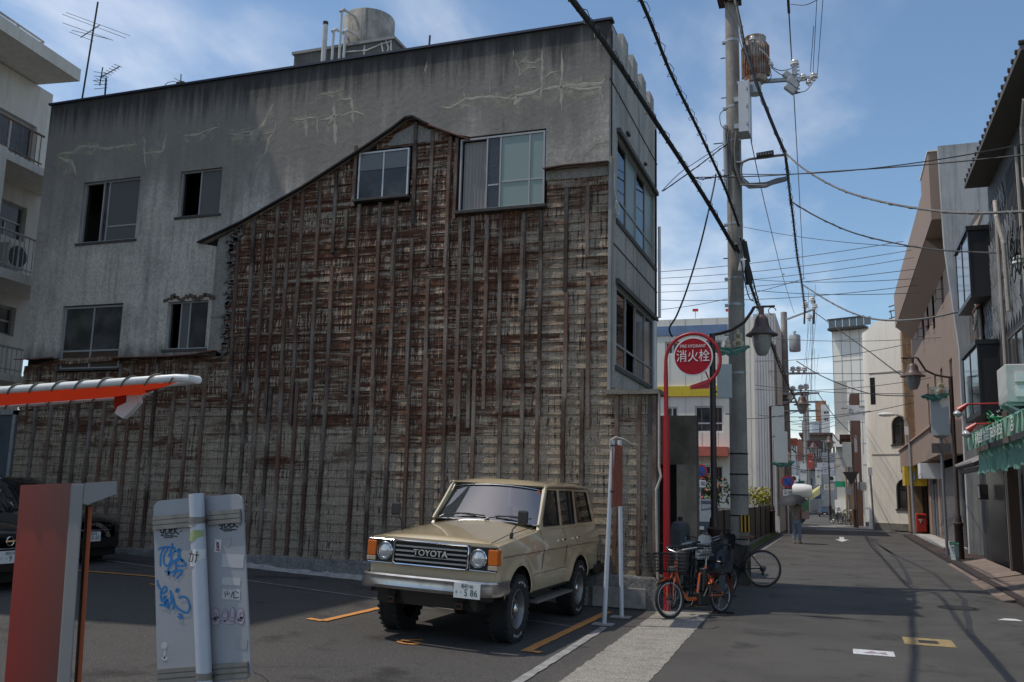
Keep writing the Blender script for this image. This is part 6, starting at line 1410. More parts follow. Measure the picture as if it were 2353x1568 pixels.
# parking tarpaulin sign on two white poles
PS = thing('parking_banner_frame','tall orange parking banner seen edge on between two slim white poles','sign frame',(-2.9,11.9,0))
wp_ = mat('pole_white',(.52,.54,.58),.35,var=.2,vscale=5); ta = pY(1408,1012,11.88); tb = pY(1428,1012,12.68)
for (x,y,tp) in ((-2.91,11.88,ta),(-2.86,12.68,pY(1424,1012,12.68))):
    q = MB(); q.tube([(x,y,0),(tp.x,y,tp.z)],.03,12); q.build('pole', wp_, PS, smooth=True)
    q = MB(); q.box(x-.14,x+.12,y-.1,y+.1,.005,.02); q.build('base_plate', mat('base_grey',(.3,.29,.27),.8), PS)
zb0 = pY(1412,1165,11.9).z; orp = mat('banner_orange',(.30,.085,.045),.6,var=.5,vscale=5)
xf_ = pY(1428,1090,12.62).x
q = MB(); q.add([(ta.x+.0,11.85,zb0),(xf_,12.62,zb0),(xf_,12.62,ta.z-.04),(ta.x+.0,11.85,ta.z-.04),(ta.x+.015,11.855,zb0),(xf_+.015,12.62,zb0),(xf_+.015,12.62,ta.z-.04),(ta.x+.015,11.855,ta.z-.04)],[(0,1,2,3),(7,6,5,4),(0,4,5,1),(1,5,6,2),(2,6,7,3),(3,7,4,0)]); q.build('panel', orp, PS)
xm_ = (ta.x+xf_)/2-.012; dx_ = (xf_-ta.x,.77,0)
text('P', .42, TM((xm_-.004,12.2,ta.z-.32),dx_,(0,0,1)), white, 'lettering', PS, wx=1.3); text('24', .26, TM((xm_-.004,12.2,zb0+.18),dx_,(0,0,1)), white, 'lettering', PS, wx=1.3); text('Parking', .14, TM((xm_-.004,12.2,zb0+.55),dx_,(0,0,1)), white, 'lettering', PS, wx=1.2)
for z_ in (.2,.8,1.1): q = MB(); q.tube([(ta.x-.02,11.85,zb0+z_),(ta.x+.03,11.87,zb0+z_)],.012,6); q.build('tie', blackp, PS)
q = MB(); q.tube([tuple(ta+Vector((-.03,0,.0))),tuple(ta+Vector((.04,0,.04))),tuple(ta+Vector((.12,.1,.02))),tuple(ta+Vector((.2,.3,-.04)))],.014,6); q.tube([tuple(ta+Vector((-.02,-.03,-.0))),tuple(ta+Vector((-.03,-.03,-.1)))],.012,6); q.build('tie_rope', mat('rope',(.4,.38,.34),.9), PS)
cp2 = MB(); cp2.add([(xf_+.03,12.66,ta.z-.2),(xf_+.14,12.75,ta.z-.25),(xf_+.13,12.75,zb0+.05),(xf_+.03,12.66,zb0+.1)],[(0,1,2,3)]); cp2.build('clear_sheet', glassmat('clear_vinyl',.75,.15), PS)
def board(nm,label,cat,x,y,Y,wd,hg,m,lines,post=None,th=.05):
    p = pY(x,y,Y); t = thing(nm,label,cat,tuple(p)); q = MB(); q.box(p.x-wd/2,p.x+wd/2,Y,Y+th,p.z-hg/2,p.z+hg/2); q.build('panel', m, t)
    for (s,sz,dx,dz,mm) in lines: text(s,sz,TM((p.x+dx,Y-.012,p.z+dz),(1,0,0),(0,0,1)),mm,'lettering',t)
    if post: q = MB(); q.tube([(p.x+post,Y+.08,0),(p.x+post,Y+.08,p.z)],.04,8); q.build('post', galv, t)
    else: q = MB(); q.bar((p.x-wd/2-.35,Y+th/2,p.z+hg*.3),(p.x-wd/2,Y+th/2,p.z+hg*.3),.04,.04); q.bar((p.x+wd/2,Y+th/2,p.z+hg*.3),(p.x+wd/2+.35,Y+th/2,p.z+hg*.3),.04,.04); q.build('bracket', darkmetal, t)
    return t
sw = mat('sign_white',(.62,.63,.66),.4); 
board('tavern_sign','white box sign with three brushed black Japanese characters hanging by the cream building','sign',1973,949,58,1.25,.92,sw,[('た',.34,-.42,.1,ink),('こ',.26,-.02,.0,ink),('平',.38,.38,-.12,ink),('居酒屋',.12,.2,.35,ink)])
board('dance_hall_sign','white lane sign with three lines of dark Japanese katakana lettering','sign',1897,1077,80,1.35,.92,mat('sign_lilac',(.45,.46,.52),.5),[('ダンス',.2,.05,.32,ink),('カラオケ',.2,.05,.06,ink),('シャルダン',.29,0,-.24,ink)])
board('green_sign','small green and white plate sign hanging before the lane lamp','sign',1935,1113,72,.95,.42,mat('sign_green',(.02,.38,.2),.5),[])
board('red_oval_sign','faded rust red shop sign with a few letters over the left side of the lane','sign',1817,1016,62,.85,.5,mat('sign_rust',(.28,.07,.03),.6,var=.4),[('1001',.2,0,0,mat('sign_rust_ink',(.1,.03,.02),.6))])
board('maroon_sign','small maroon shop sign behind the white lane board','sign',1870,1022,100,1.4,.9,mat('sign_maroon',(.10,.03,.035),.6,var=.4),[])
# no parking signs
def nopark(x,y,Y,s,label):
    p = pY(x,y,Y); t = thing('no_parking_sign',label,'sign',(p.x,Y,0)); q = MB(); q.tube([(p.x,Y+.05,0),(p.x,Y+.05,p.z)],.03,8); q.build('post', galv, t)
    q = MB(); q.lathe((p.x,Y,p.z),[(0,0),(s,0),(s,.02),(0,.02)],24,'y'); q.build('disc_rim', mat('sign_red',(.45,.03,.03),.4), t); q = MB(); q.lathe((p.x,Y-.005,p.z),[(0,0),(s*.75,0),(s*.75,.003),(0,.003)],24,'y'); q.build('disc', mat('sign_blue',(.03,.10,.35),.4), t)
    q = MB(); q.bar((p.x-s*.6,Y-.01,p.z+s*.6),(p.x+s*.6,Y-.01,p.z-s*.6),.005,s*.2,(0,1,0)); q.build('slash', MATS['sign_red'], t)
    q = MB(); q.box(p.x-s*.75,p.x+s*.75,Y,Y+.015,p.z-s*2.3,p.z-s*1.3); q.build('sub_plate', white, t); text('区間', s*.7, TM((p.x,Y-.008,p.z-s*1.8),(1,0,0),(0,0,1)), ink, 'lettering', t)
nopark(1810,1107,44,.28,'no parking roundel with plate beside the cement truck drum')
nopark(1609,1083,36,.27,'no parking roundel with plate in the rear lot left of the dark lamp post')
# grey back of round sign with plate (right)
t = thing('road_sign_back','grey back of a round road sign behind the white banner box','sign',(2.9,30.5,0)); p = pY(2161,985,30.5); q = MB(); q.lathe((p.x,30.5,p.z),[(0,0),(.31,0),(.31,.02),(0,.02)],28,'y'); q.build('disc', mat('sign_back_grey',(.14,.13,.125),.6,.2), t)
q = MB(); q.box(p.x-.27,p.x+.27,30.5,30.52,p.z-.75,p.z-.45); q.build('plate', MATS['sign_back_grey'], t); q = MB(); p2 = pG(2187,1290); q.tube([(p.x,30.55,p.z),(p.x+.02,30.55,.0)],.045,10); q.build('post', mat('post_grey',(.20,.20,.21),.5,.3), t)
# inverted triangle back
t = thing('stop_sign_back','dark back of an inverted triangle stop sign on the lane corner','sign',(.7,57,0)); p = pY(1955,1100,57); q = MB(); q.prism([(p.x-.45,57,p.z+.38),(p.x+.45,57,p.z+.38),(p.x+.02,57,p.z-.4)],(0,.03,0)); q.build('plate', mat('sign_back_dark',(.035,.03,.03),.6), t); q = MB(); q.tube([(p.x+.3,57.08,0),(p.x+.3,57.08,p.z+.3)],.04,8); q.build('post', brownpaint, t)
# poster on the right lamp post
t = thing('pole_poster','white and green printed banner poster tied low on the right lamp post','poster',(2.9,28.2,.1)); pa,pb = pY(2181,1246,28.3),pY(2205,1292,28.3); q = MB(); rows = []
for j in range(7):
    f_ = j/6; z_ = pa.z*(1-f_)+max(pb.z,.06)*f_; rows.append([(pa.x+.03*f_,28.35,z_),(((pa.x+pb.x)/2)+.03*f_,28.28,z_),(pb.x+.0*f_-.03*(f_>.9),28.33,z_+(.05 if f_>.9 else 0))])
q.grid(rows); q.build('sheet', mat('poster_white',(.55,.62,.60),.7), t)
q = MB(); q.box(pa.x,pb.x-.0,28.26,28.275,pa.z-.07,pa.z+.01); q.build('header', mat('poster_green',(.02,.22,.14),.6), t)
text('マーケティング', .05, TM(((pa.x+pb.x)/2,28.25,pa.z-.035),(1,0,0),(0,0,1)), white, 'lettering', t, wx=.7)
for k in range(6): text(random.choice(['●●●','■ ■ ■','五日三十','定休日','営業中']), .06, TM(((pa.x+pb.x)/2+.01,28.255,pa.z-.14-k*.085),(1,0,0),(0,0,1)), mat('print_grey',(.2,.3,.28),.6), 'lettering', t)
# post box
t = thing('post_box','red Japanese post box with white T mark in front of the cream building','post box',(3.85,48.9,0)); pa,pb = pY(2104,1180,48.9),pY(2131,1226,48.9)
q = MB(); q.box(pa.x,pb.x,48.75,49.2,pb.z+.05,pa.z); q.build('body', mat('post_red',(.50,.035,.02),.4,var=.2), t, bevel=.04); q = MB(); q.box(pb.x-.25,pb.x-.02,48.85,49.1,0,pb.z+.06); q.build('foot', darkmetal, t)
q = MB(); mx_ = (pa.x+pb.x)/2-.05; q.box(mx_-.09,mx_+.09,48.735,48.748,pa.z-.3,pa.z-.27); q.box(mx_-.07,mx_+.07,48.735,48.748,pa.z-.36,pa.z-.335); q.box(mx_-.014,mx_+.014,48.735,48.748,pa.z-.46,pa.z-.36); q.build('post_mark', white, t)
q = MB(); q.box(pa.x+.08,pb.x-.08,48.735,48.75,pa.z-.16,pa.z-.1); q.build('slot', black, t)
# lane clutter: awnings, boxes, bikes masses
t = thing('lane_awning','yellow cream striped shop awning down the lane','awning',(-1.3,95,2.5)); pa,pb = pY(1852,1148,95),pY(1884,1122,95); q = MB(); q.add([tuple(pa),tuple(pb),tuple(pb+Vector((0,1.5,.3))),tuple(pa+Vector((0,1.5,.5))),tuple(pa-Vector((0,0,.35))),tuple(pb-Vector((0,0,.6)))],[(0,1,2,3),(0,4,5,1)]); q.build('sheet', mat('awning_cream',(.55,.5,.22),.7), t)
t = thing('lane_awning','dark green shop awning at the left of the lane behind the truck','awning',(-3,100,2.5)); pa,pb = pY(1832,1120,100),pY(1857,1112,100); q = MB(); q.add([tuple(pa),tuple(pb),tuple(pb+Vector((0,1.5,.8))),tuple(pa+Vector((0,1.5,.8))),tuple(pa-Vector((0,0,.6))),tuple(pb-Vector((0,0,.6)))],[(0,1,2,3),(0,4,5,1)]); q.build('sheet', mat('awning_forest',(.01,.13,.08),.7), t)
cols = [(.5,.5,.5),(.05,.05,.06),(.3,.08,.05),(.1,.2,.12),(.4,.38,.3),(.08,.1,.18)]
for k in range(16):
    X_ = random.choice([random.uniform(-4.6,-3.2),random.uniform(-.6,.9)]); Yk = random.uniform(74,108); s_ = random.uniform(.4,.9); c_ = cols[k%6]
    side_ = 'left' if X_ < -2 else 'right'
    t = thing('shop_crate', 'small %s display crate on the %s pavement, %s row of the lane' % (['grey','black','rusty red','dark green','beige','navy'][k%6], side_, ['near','middle','far'][k//6]), 'crate', (X_,Yk,0), group='display stands along the lane')
    q = MB(); q.box(X_-s_/2,X_+s_/2,Yk,Yk+.5,0,s_*random.uniform(.8,2.2)); q.build('case', mat('lane_%d'%(k%6),c_,.7,var=.4), t); q = MB(); q.box(X_-s_/2-.03,X_+s_/2+.03,Yk-.03,Yk+.03,s_*.3,s_*.4); q.build('shelf', whitep if k%3 else darkmetal, t)

# ---- lane clutter: brackets, meters, hanging signs, conduits
for k,(x,y,Y,wd,hg,c,lab) in enumerate([(1880,1095,90,.5,1.6,(.55,.54,.5),'narrow pale vertical shop sign on the left lane fronts'),(1862,1060,85,.45,1.3,(.4,.06,.05),'narrow red vertical shop sign above the cement drum'),(1905,1120,92,.9,.5,(.5,.48,.42),'low cream shop sign under the dance hall sign'),(1846,1085,78,.5,1.4,(.6,.6,.6),'white vertical sign right of the second pole'),(1926,1062,76,.4,1.5,(.5,.42,.3),'tan vertical sign beside the lane pole'),(1874,1140,110,1.2,.6,(.06,.12,.25),'small navy sign deep in the lane'),(1950,1050,60,.35,1.2,(.6,.6,.58),'pale vertical sign on the tan house')]):
    p = pY(x,y,Y); t = thing('lane_sign',lab,'sign',tuple(p)); q = MB(); q.box(p.x-wd/2,p.x+wd/2,Y,Y+.1,p.z-hg/2,p.z+hg/2); q.build('panel', mat('lane_sign_%d'%k,c,.6,var=.3,vscale=3), t)
    q = MB(); q.bar((p.x-wd/2-.25,Y+.05,p.z+hg*.3),(p.x-wd/2,Y+.05,p.z+hg*.3),.04,.04); q.build('bracket', darkmetal, t)
    text(['酒','肉','まつり','喫茶','茶','魚','花'][k], min(wd,hg)*.5, TM((p.x,Y-.01,p.z),(1,0,0),(0,0,1)), ink if k not in (1,5) else white, 'lettering', t)
for k,(x,Y,yt,yb,s_) in enumerate([(1987,61,1005,1205,1),(1952,64,1035,1205,1),(1931,82,1000,1190,1),(1822,100,1030,1175,1),(1835,110,1010,1175,1),(1878,118,1040,1170,1)]):
    p = pY(x,yb,Y); z1 = pY(x,yt,Y).z; t = thing('wall_conduit','thin vertical conduit on the lane frontages, number %s from the right corner' % ['one','two','three','four','five','six'][k],'pipe',(p.x,Y-.1,0)); q = MB(); q.tube([(p.x,Y-.12,0),(p.x,Y-.12,z1)],.05,6); q.build('pipe', [whitep,galv,cable_g][k%3], t)
    q = MB(); q.box(p.x-.18,p.x+.18,Y-.3,Y-.12,z1*.4,z1*.4+.5); q.build('meter_box', galv, t)
for k,(x,y,Y) in enumerate([(1960,1098,61),(1935,1060,83),(1912,1100,98),(1826,1100,90)]):
    p = pY(x,y,Y); t = thing('air_conditioner','small air conditioner unit on the lane frontage, %s' % ['by the triangle sign','on the white narrow house','under the dance hall sign','left of the truck drum'][k],'air conditioner',tuple(p)); q = MB(); q.box(p.x-.35,p.x+.35,Y-.5,Y-.15,p.z-.28,p.z+.28); q.build('casing', whitep, t); q = MB(); q.lathe((p.x-.06,Y-.51,p.z),[(0,0),(.22,0)],14,'y'); q.build('fan_grille', darkmetal, t)
for k in range(9):
    X_ = [-3.3,.7,-3.6,.4,-3.5,.2,-3.4,.5,-3.2][k]; Yk = 66+k*5; bush('potted_plant','potted plant on the lane pavement, %s side, %s' % ('left' if X_<0 else 'right',['nearest','second','third','fourth','fifth','sixth','seventh','eighth','last'][k]),(X_,Yk,.25),(.35,.3,.4,.35),g3m if k%2 else g1m,160,.09,cat='plant')
# ================================================================ cars
def cluster(xs_, lo, hi): return [x for x in xs_ if lo <= x <= hi]
def car_loft(stations, hw, prof, NR=9):
    """stations: list of (y, bottom z); hw(y,z) half width; prof(y) -> (shoulder z, centre z); returns grid rows"""
    rows = []
    for y,b_ in stations:
        sh,ce = prof(y); side = []
        for i in range(NR+1):
            z = b_+(sh-b_)*i/NR; side.append((hw(y,z),y,z))
        top = []; xs0 = side[-1][0]
        for i in range(1,7):
            f_ = i/6; x = xs0*(1-f_); e = 1-(1-f_)**2.4; top.append((x,y,sh+(ce-sh)*e+ .0))
        half = side+top; rows.append(half+[(-x,yy,z) for x,yy,z in half[-2::-1]])
    return rows
paint = mat('beige_paint', (.50,.40,.25), .3, .0, coat=1., coord='O', var=.12, vscale=2.5, vcol=(.44,.35,.22))
chrome = mat('chrome', (.75,.75,.75), .12, 1., var=.3, vscale=5, vcol=(.45,.45,.45)); chrome_r = mat('worn_chrome', (.50,.49,.48), .25, .95, var=.5, vscale=6, vcol=(.25,.24,.23))
amber = mat('amber_lens', (.60,.13,.01), .2, coat=.5); lens = mat('lens_clear', (.55,.56,.55), .08, .4, coat=1.); trimb = mat('black_trim', (.012,.012,.012), .35); tyre_m = mat('tyre', (.015,.015,.016), .85, grain=.3, gscale=60); letter_w = mat('tyre_letter',(.35,.35,.34),.7)
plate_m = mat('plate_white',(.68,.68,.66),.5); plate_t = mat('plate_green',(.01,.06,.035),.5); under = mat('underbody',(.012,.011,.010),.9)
wsglass = glassmat('car_glass', .66, .01, (.85,.95,.95)); wsglass.node_tree.nodes['Fresnel'].inputs[0].default_value = 3.2; intm = mat('car_interior',(.16,.14,.12),.8)
def wheel(par, c, r, wd, side, rimr=.56, lt=True, hub=chrome):
    """side=+1: outer face towards +x. tyre, rim, hub as parts"""
    x,y,z = c; s = side
    def L2(prof,n=36): q = MB(); q.lathe(c,[(rr_*r, s*xx*wd) for rr_,xx in prof],n,'x'); return q
    q = L2([(.60,-.5),(.93,-.5),(.985,-.42),(1.,-.3),(1.,.3),(.985,.42),(.93,.49),(.72,.5),(.62,.46),(.60,.40)]);
    n_ = 30
    for k in range(n_):
        a_ = 2*math.pi*k/n_
        for xo in (-.38,.38):
            q.obox((x+xo*wd*1.0, y+math.cos(a_)*r*.985, z+math.sin(a_)*r*.985),wd*.22,.035,.035,0,a_)
    w_ = q.build('tyre', tyre_m, par, False, smooth=True)
    q = L2([(.60,.44),(.58,.46),(.55,.40),(.52,.2),(.50,.08),(.34,.12),(.30,.20),(.22,.21),(.20,.12),(0,.12)]); w2_ = q.build('rim', mat('steel_rim',(.22,.22,.22),.4,.6,var=.3,coord='O'), par, False, smooth=True)
    q = L2([(.17,.12),(.17,.34),(.12,.42),(.06,.44),(0,.44)],18); q.build('hub_cap', hub, par, False, smooth=True)
    q = MB()
    for k in range(10):
        a_ = 2*math.pi*k/10; q.obox((x+s*.1*wd, y+math.cos(a_)*r*.43, z+math.sin(a_)*r*.43),.012,.05,.035,0,a_)
    q.build('rim_slot', black, par, False)
    if lt:
        q = MB()
        for k in range(11):
            for base in (.9,-2.0):
                a_ = base+k*.085
                if k in (3,7): continue
                q.obox((x+s*.503*wd, y+math.cos(a_)*r*.80, z+math.sin(a_)*r*.80),.003,.016,.026,0,a_+math.pi/2)
        q.build('tyre_lettering', letter_w, par, False)
def plate(par, c, wd, hg, top, mid, small=None, world=False):
    q = MB(); q.box(c[0]-wd/2,c[0]+wd/2,c[1]-.012,c[1],c[2]-hg/2,c[2]+hg/2); q.build('number_plate', plate_m, par, world)
    M = lambda dx,dz: TM((c[0]+dx,c[1]-.0135,c[2]+dz),(1,0,0),(0,0,1))
    text(top, hg*.30, M(0,hg*.29), plate_t, 'plate_text', par, world, ext=.0008, wx=.9)
    text(mid, hg*.62, M(wd*.07,-hg*.14), plate_t, 'plate_text', par, world, ext=.0008, wx=.95)
    text('さ', hg*.2, M(-wd*.4,-hg*.12), plate_t, 'plate_text', par, world, ext=.0008)
LC = thing('offroad_wagon','beige boxy vintage off-road wagon parked nose out beside the clapboard wall','car',(-4.215,9.30,.035))
LC.rotation_euler = (0,R(1.9),0); LC.location.x -= .025; LC.scale = (.957,1,1)
WF,WR,WZ,WRAD = .70,3.28,.365,.37
AR = .47
def bott(y):
    b0 = .50
    for yc in (WF,WR):
        d = abs(y-yc)
        if d < AR: return max(b0, WZ+math.sqrt(AR*AR-d*d)*(1.02 if yc==WF else .96))
    if y < WF-AR: return .60
    if y > WR+AR: return .56+.02*(y-WR)
    return b0
ys_ = sorted(set([0,.015,.04,.08,.14,.19,.229,.231]+[WF+AR*math.sin(R(a_)) for a_ in range(-88,89,8)]+[1.18,1.3,1.45,1.52,1.62,1.8,2.0,2.2,2.4,2.6,2.7]+[WR+AR*math.sin(R(a_)) for a_ in range(-88,89,8)]+[3.77,3.9,4.1,4.3,4.42,4.46,4.48]))
def hw(y,z):
    w_ = .805
    w_ += .022*math.exp(-((z-.98)/.09)**2)                   # belt crease
    w_ -= .035*max(0,(.62-z)/.15)**1.5 if z < .62 else 0
    if z > 1.04: w_ -= .055*((z-1.04)/.16)**1.6
    for yc,rr2 in ((WF,.50),(WR,.50)):
        r_ = math.hypot(y-yc,z-WZ); w_ += .030*math.exp(-((r_-rr2)/.055)**2)
    if y < .09: w_ -= .05*(1-y/.09)**2
    if y > 4.3: w_ -= .07*((y-4.3)/.18)**2
    return w_
def prof(y):
    if y <= 1.52:
        f_ = y/1.52; sh = 1.085+.11*f_; ce = 1.135+.155*f_
        if y < .05: k = (1-y/.05); sh -= .02*k; ce -= .035*k
        return sh,ce
    return 1.215,1.225
q = MB(); q.grid(car_loft([(y,bott(y)) for y in ys_],hw,prof,10))
body = q.build('body', paint, LC, False, smooth=True)
# hood edge line, door gaps, handles
hoodm = trimb
q = MB()
for sx in (-1,1):
    q.tube([(sx*.70,-.002,1.09),(sx*.705,.05,1.118),(sx*.70,.5,1.175),(sx*.70,1.0,1.213),(sx*.70,1.5,1.248)],.0045,4)
    for yd in (1.56,2.56,3.30 if sx>0 else 3.3):
        if yd > 3: pts = [(yd-.25,1.0),(yd-.16,1.2)]
        else: pts = [(yd,.52),(yd,.75),(yd,.98),(yd,1.1),(yd+.0,1.2)]
        q.tube([(sx*(hw(y_ if False else yy_,zz2)+.001),yy_,zz2) for yy_,zz2 in pts],.004,4)
    q.tube([(sx*(hw(y_,.99)+.003),y_,.965) for y_ in [.1+.3*k for k in range(15)]],.0035,4)
    q.tube([(sx*(hw(y_,.7)+.002),y_,.70) for y_ in [1.25+.2*k for k in range(8)]],.003,4)
q.build('panel_gap', trimb, LC, False)
q = MB()
for sx in (-1,1):
    for yd in (2.36,3.05): q.bar((sx*(.845),yd-.07,1.07),(sx*(.845),yd+.07,1.07),.02,.025)
q.build('door_handle', chrome, LC, False)
# front fascia
q = MB(); q.prism([(-.775,-.001,.64),(.775,-.001,.64),(.775,-.001,1.085),(.70,-.001,1.105),(-.70,-.001,1.105),(-.775,-.001,1.085)],(0,.05,0)); q.build('front_panel', paint, LC, False)
q = MB(); q.box(-.47,.47,-.03,.0,.815,1.075); gr = q.build('grille', black, LC, False)
q = MB()
for z_ in (.865,.915,.965,1.015): q.box(-.445,.445,-.052,-.03,z_-.009,z_+.009)
q.build('grille_bar', mat('grille_bar_silver',(.38,.38,.39),.3,.8), gr, False)
q = MB(); q.tube([(-.462,-.05,.84),(-.44,-.05,.818),(.44,-.05,.818),(.462,-.05,.84),(.462,-.05,1.05),(.44,-.05,1.072),(-.44,-.05,1.072),(-.462,-.05,1.05)],.011,6,closed=True); q.build('grille_surround', chrome, gr, False, smooth=True)
q = MB(); q.box(-.20,.20,-.058,-.045,.915,.995); q.build('badge_backing', black, gr, False)
text('TOYOTA', .092, TM((0,-.062,.955),(1,0,0),(0,0,1)), mat('badge_silver',(.62,.60,.54),.3,.5), 'badge_lettering', gr, False, ext=.006, wx=1.12)
text('TOYOTA', .092, TM((.002,-.060,.955),(1,0,0),(0,0,1)), MATS['badge_silver'], 'badge_lettering', gr, False, ext=.005, wx=1.13)
for sx in (-1,1):
    q = MB(); q.box(*sorted((sx*.478,sx*.80)),-.028,.0,.815,1.075); hb = q.build('headlamp_housing', trimb, LC, False)
    q = MB(); q.tube([(sx*.482,-.036,.82),(sx*.798,-.036,.82),(sx*.798,-.036,1.07),(sx*.482,-.036,1.07)],.007,5,closed=True); q.build('bezel', chrome, hb, False)
    q = MB(); q.lathe((sx*.585,-.03,.945),[(.098,0),(.103,-.02),(.094,-.03),(.09,-.022)],28,'y'); q.build('lamp_ring', chrome, hb, False, smooth=True)
    q = MB(); q.lathe((sx*.585,-.036,.945),[(.09,0),(.07,-.018),(.035,-.028),(0,-.03)],28,'y'); o = q.build('headlight', lens, LC, False, smooth=True)
    q = MB(); q.lathe((sx*.585,-.034,.945),[(.06,-.012),(.03,.0),(0,.005)],20,'y'); q.build('reflector', chrome, o, False, smooth=True)
    a_,c_ = (.70,.815); q = MB(); q.box(*sorted((sx*a_,sx*c_)),-.05,.10,.885,1.05); q.build('indicator', amber, LC, False, bevel=.01)
    q = MB(); q.box(*sorted((sx*a_,sx*c_)),-.05,.10,.835,.883); q.build('side_marker', mat('marker_clear',(.45,.36,.25),.2,coat=.5), LC, False, bevel=.006)
# bumper
q = MB(); rows = []
for (x,y) in [(-.835,.32),(-.85,.12),(-.845,-.02),(-.80,-.12),(-.70,-.165),(-.35,-.185),(0,-.19),(.35,-.185),(.70,-.165),(.80,-.12),(.845,-.02),(.85,.12),(.835,.32)]:
    n2 = Vector((x*.5,y-.5,0)).normalized() if abs(x)>.75 else Vector((0,-1,0))
    rows.append([(x-n2.x*.05,y-n2.y*.05,.715),(x,y,.718),(x+n2.x*.012,y+n2.y*.012,.70),(x+n2.x*.004,y+n2.y*.004,.66),(x+n2.x*.02,y+n2.y*.02,.60),(x+n2.x*.005,y+n2.y*.005,.565),(x-n2.x*.04,y-n2.y*.04,.56)])
q.grid(rows); q.build('front_bumper', chrome_r, LC, False, smooth=True)
plate(LC,(.545,-.215,.625),.31,.155,"高松100","· 5 86")
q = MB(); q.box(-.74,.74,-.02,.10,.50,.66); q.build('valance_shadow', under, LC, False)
for x in (-.42,.42):
    q = MB(); q.box(x-.05,x+.05,-.14,.1,.50,.57); q.box(x-.035,x+.035,-.13,-.08,.43,.52); q.build('tow_bracket', under, LC, False)
    q = MB(); q.tube([(x-.035,-.135,.47),(x+.035,-.135,.47),(x+.035,-.135,.42),(x-.035,-.135,.42)],.009,5,closed=True); q.build('shackle', rust, LC, False)
# windscreen and cabin
B1,B2 = (1.50,1.275),(1.93,1.735)       # (y,z) base and head of the screen at the centre
def ws(u,v,w): # u -1..1, v 0..1
    hwid = .735+(.655-.735)*v; y = B1[0]+(B2[0]-B1[0])*v+.05*(abs(u)**2.2); z = B1[1]-.03*abs(u)**2+(B2[1]-B1[1])*v-.02*abs(u)**2*v
    return (u*hwid,y+w*.9,z-w*.4)
N_ = 12
q = MB(); q.grid([[ws(-1+2*i/N_,.03+.94*j/6,0) for i in range(N_+1)] for j in range(7)]); wsx = q.build('windscreen', wsglass, LC, False, smooth=True, fix=False)
def ringpts(m_): return [ws(-m_+2*m_*i/12,.02,-.004) for i in range(13)]+[ws(m_,.02+.95*j/6,-.004) for j in range(1,7)]+[ws(m_-2*m_*i/12,.97,-.004) for i in range(1,13)]+[ws(-m_,.97-.95*j/6,-.004) for j in range(1,6)]
q = MB(); q.tube(ringpts(.995),.013,6,closed=True); q.build('seal', trimb, wsx, False, smooth=True)
q = MB(); q.tube(ringpts(1.0),.006,5,closed=True); q.v = [(a_,b_-.011,c_+.004) for a_,b_,c_ in q.v]; q.build('screen_trim', chrome, wsx, False)
q = MB(); q.lathe((0,0,0),[(0,0),(.028,0)],16,'y'); c0 = Vector(ws(.88,.9,-.008)); q.v = [tuple(Vector(v_)+c0) for v_ in q.v]; q.build('sticker', mat('sticker_red',(.45,.12,.08),.6), wsx, False)
def side(u,v,w): # u = y, v = z
    f_ = (v-1.205)/(1.735-1.205); x = .755+(.665-.755)*f_
    return x-w,u,v
outer_s = [(1.50,1.205),(4.30,1.205),(4.20,1.40),(4.02,1.735),(1.96,1.735),(1.62,1.32)]
hol = [[(1.70,1.245),(2.42,1.245),(2.42,1.685),(2.02,1.685),(1.72,1.33)],[(2.54,1.245),(3.17,1.245),(3.17,1.685),(2.54,1.685)],[(3.29,1.255),(4.10,1.255),(3.93,1.675),(3.29,1.675)]]
for sx in (1,-1):
    q = MB(); q.wall(outer_s,hol,lambda u,v,w: (sx*side(u,v,w)[0],u,v),.035); q.build('cabin_side', paint, LC, False)
    for k,h_ in enumerate(hol):
        q = MB(); q.wall(h_,[],lambda u,v,w: (sx*side(u,v,w+.012)[0],u,v),.004); wq = q.build('side_window', wsglass, LC, False)
        q = MB(); q.tube([(sx*side(u,v,.004)[0],u,v) for u,v in h_],.010,5,closed=True); q.build('seal', trimb, wq, False)
        if k == 1: q = MB(); q.bar((sx*side(2.98,1.24,.006)[0],2.98,1.25),(sx*side(2.98,1.68,.006)[0],2.98,1.68),.02,.02); q.build('divider', trimb, wq, False)
    q = MB(); q.tube([(sx*.70,1.90,1.735),(sx*.69,2.5,1.748),(sx*.69,3.6,1.748),(sx*.68,4.05,1.735)],.016,6); q.build('rain_gutter', paint, LC, False, smooth=True)
    q = MB(); q.tube([(sx*.742,1.53,1.26),(sx*.70,1.75,1.5),(sx*.668,1.96,1.735)],.024,6); q.build('pillar', mat('pillar_beige',(.40,.33,.22),.5,coord='O'), LC, False, smooth=True)
    # mirror on the wing
    q = MB(); mx0 = sx*.72; q.tube([(mx0,.62,1.17),(mx0+sx*.01,.60,1.24),(sx*.80,.62,1.32),(sx*.84,.64,1.37)],.008,6); q.tube([(mx0,.60,1.15),(mx0,.62,1.20)],.022,8); mi = q.build('wing_mirror', trimb, LC, False)
    q = MB(); q.box(sx*.84-.065,sx*.84+.065,.625,.665,1.31,1.46); q.build('mirror_head', mat('mirror_black',(.03,.025,.025),.4), mi, False, bevel=.02)
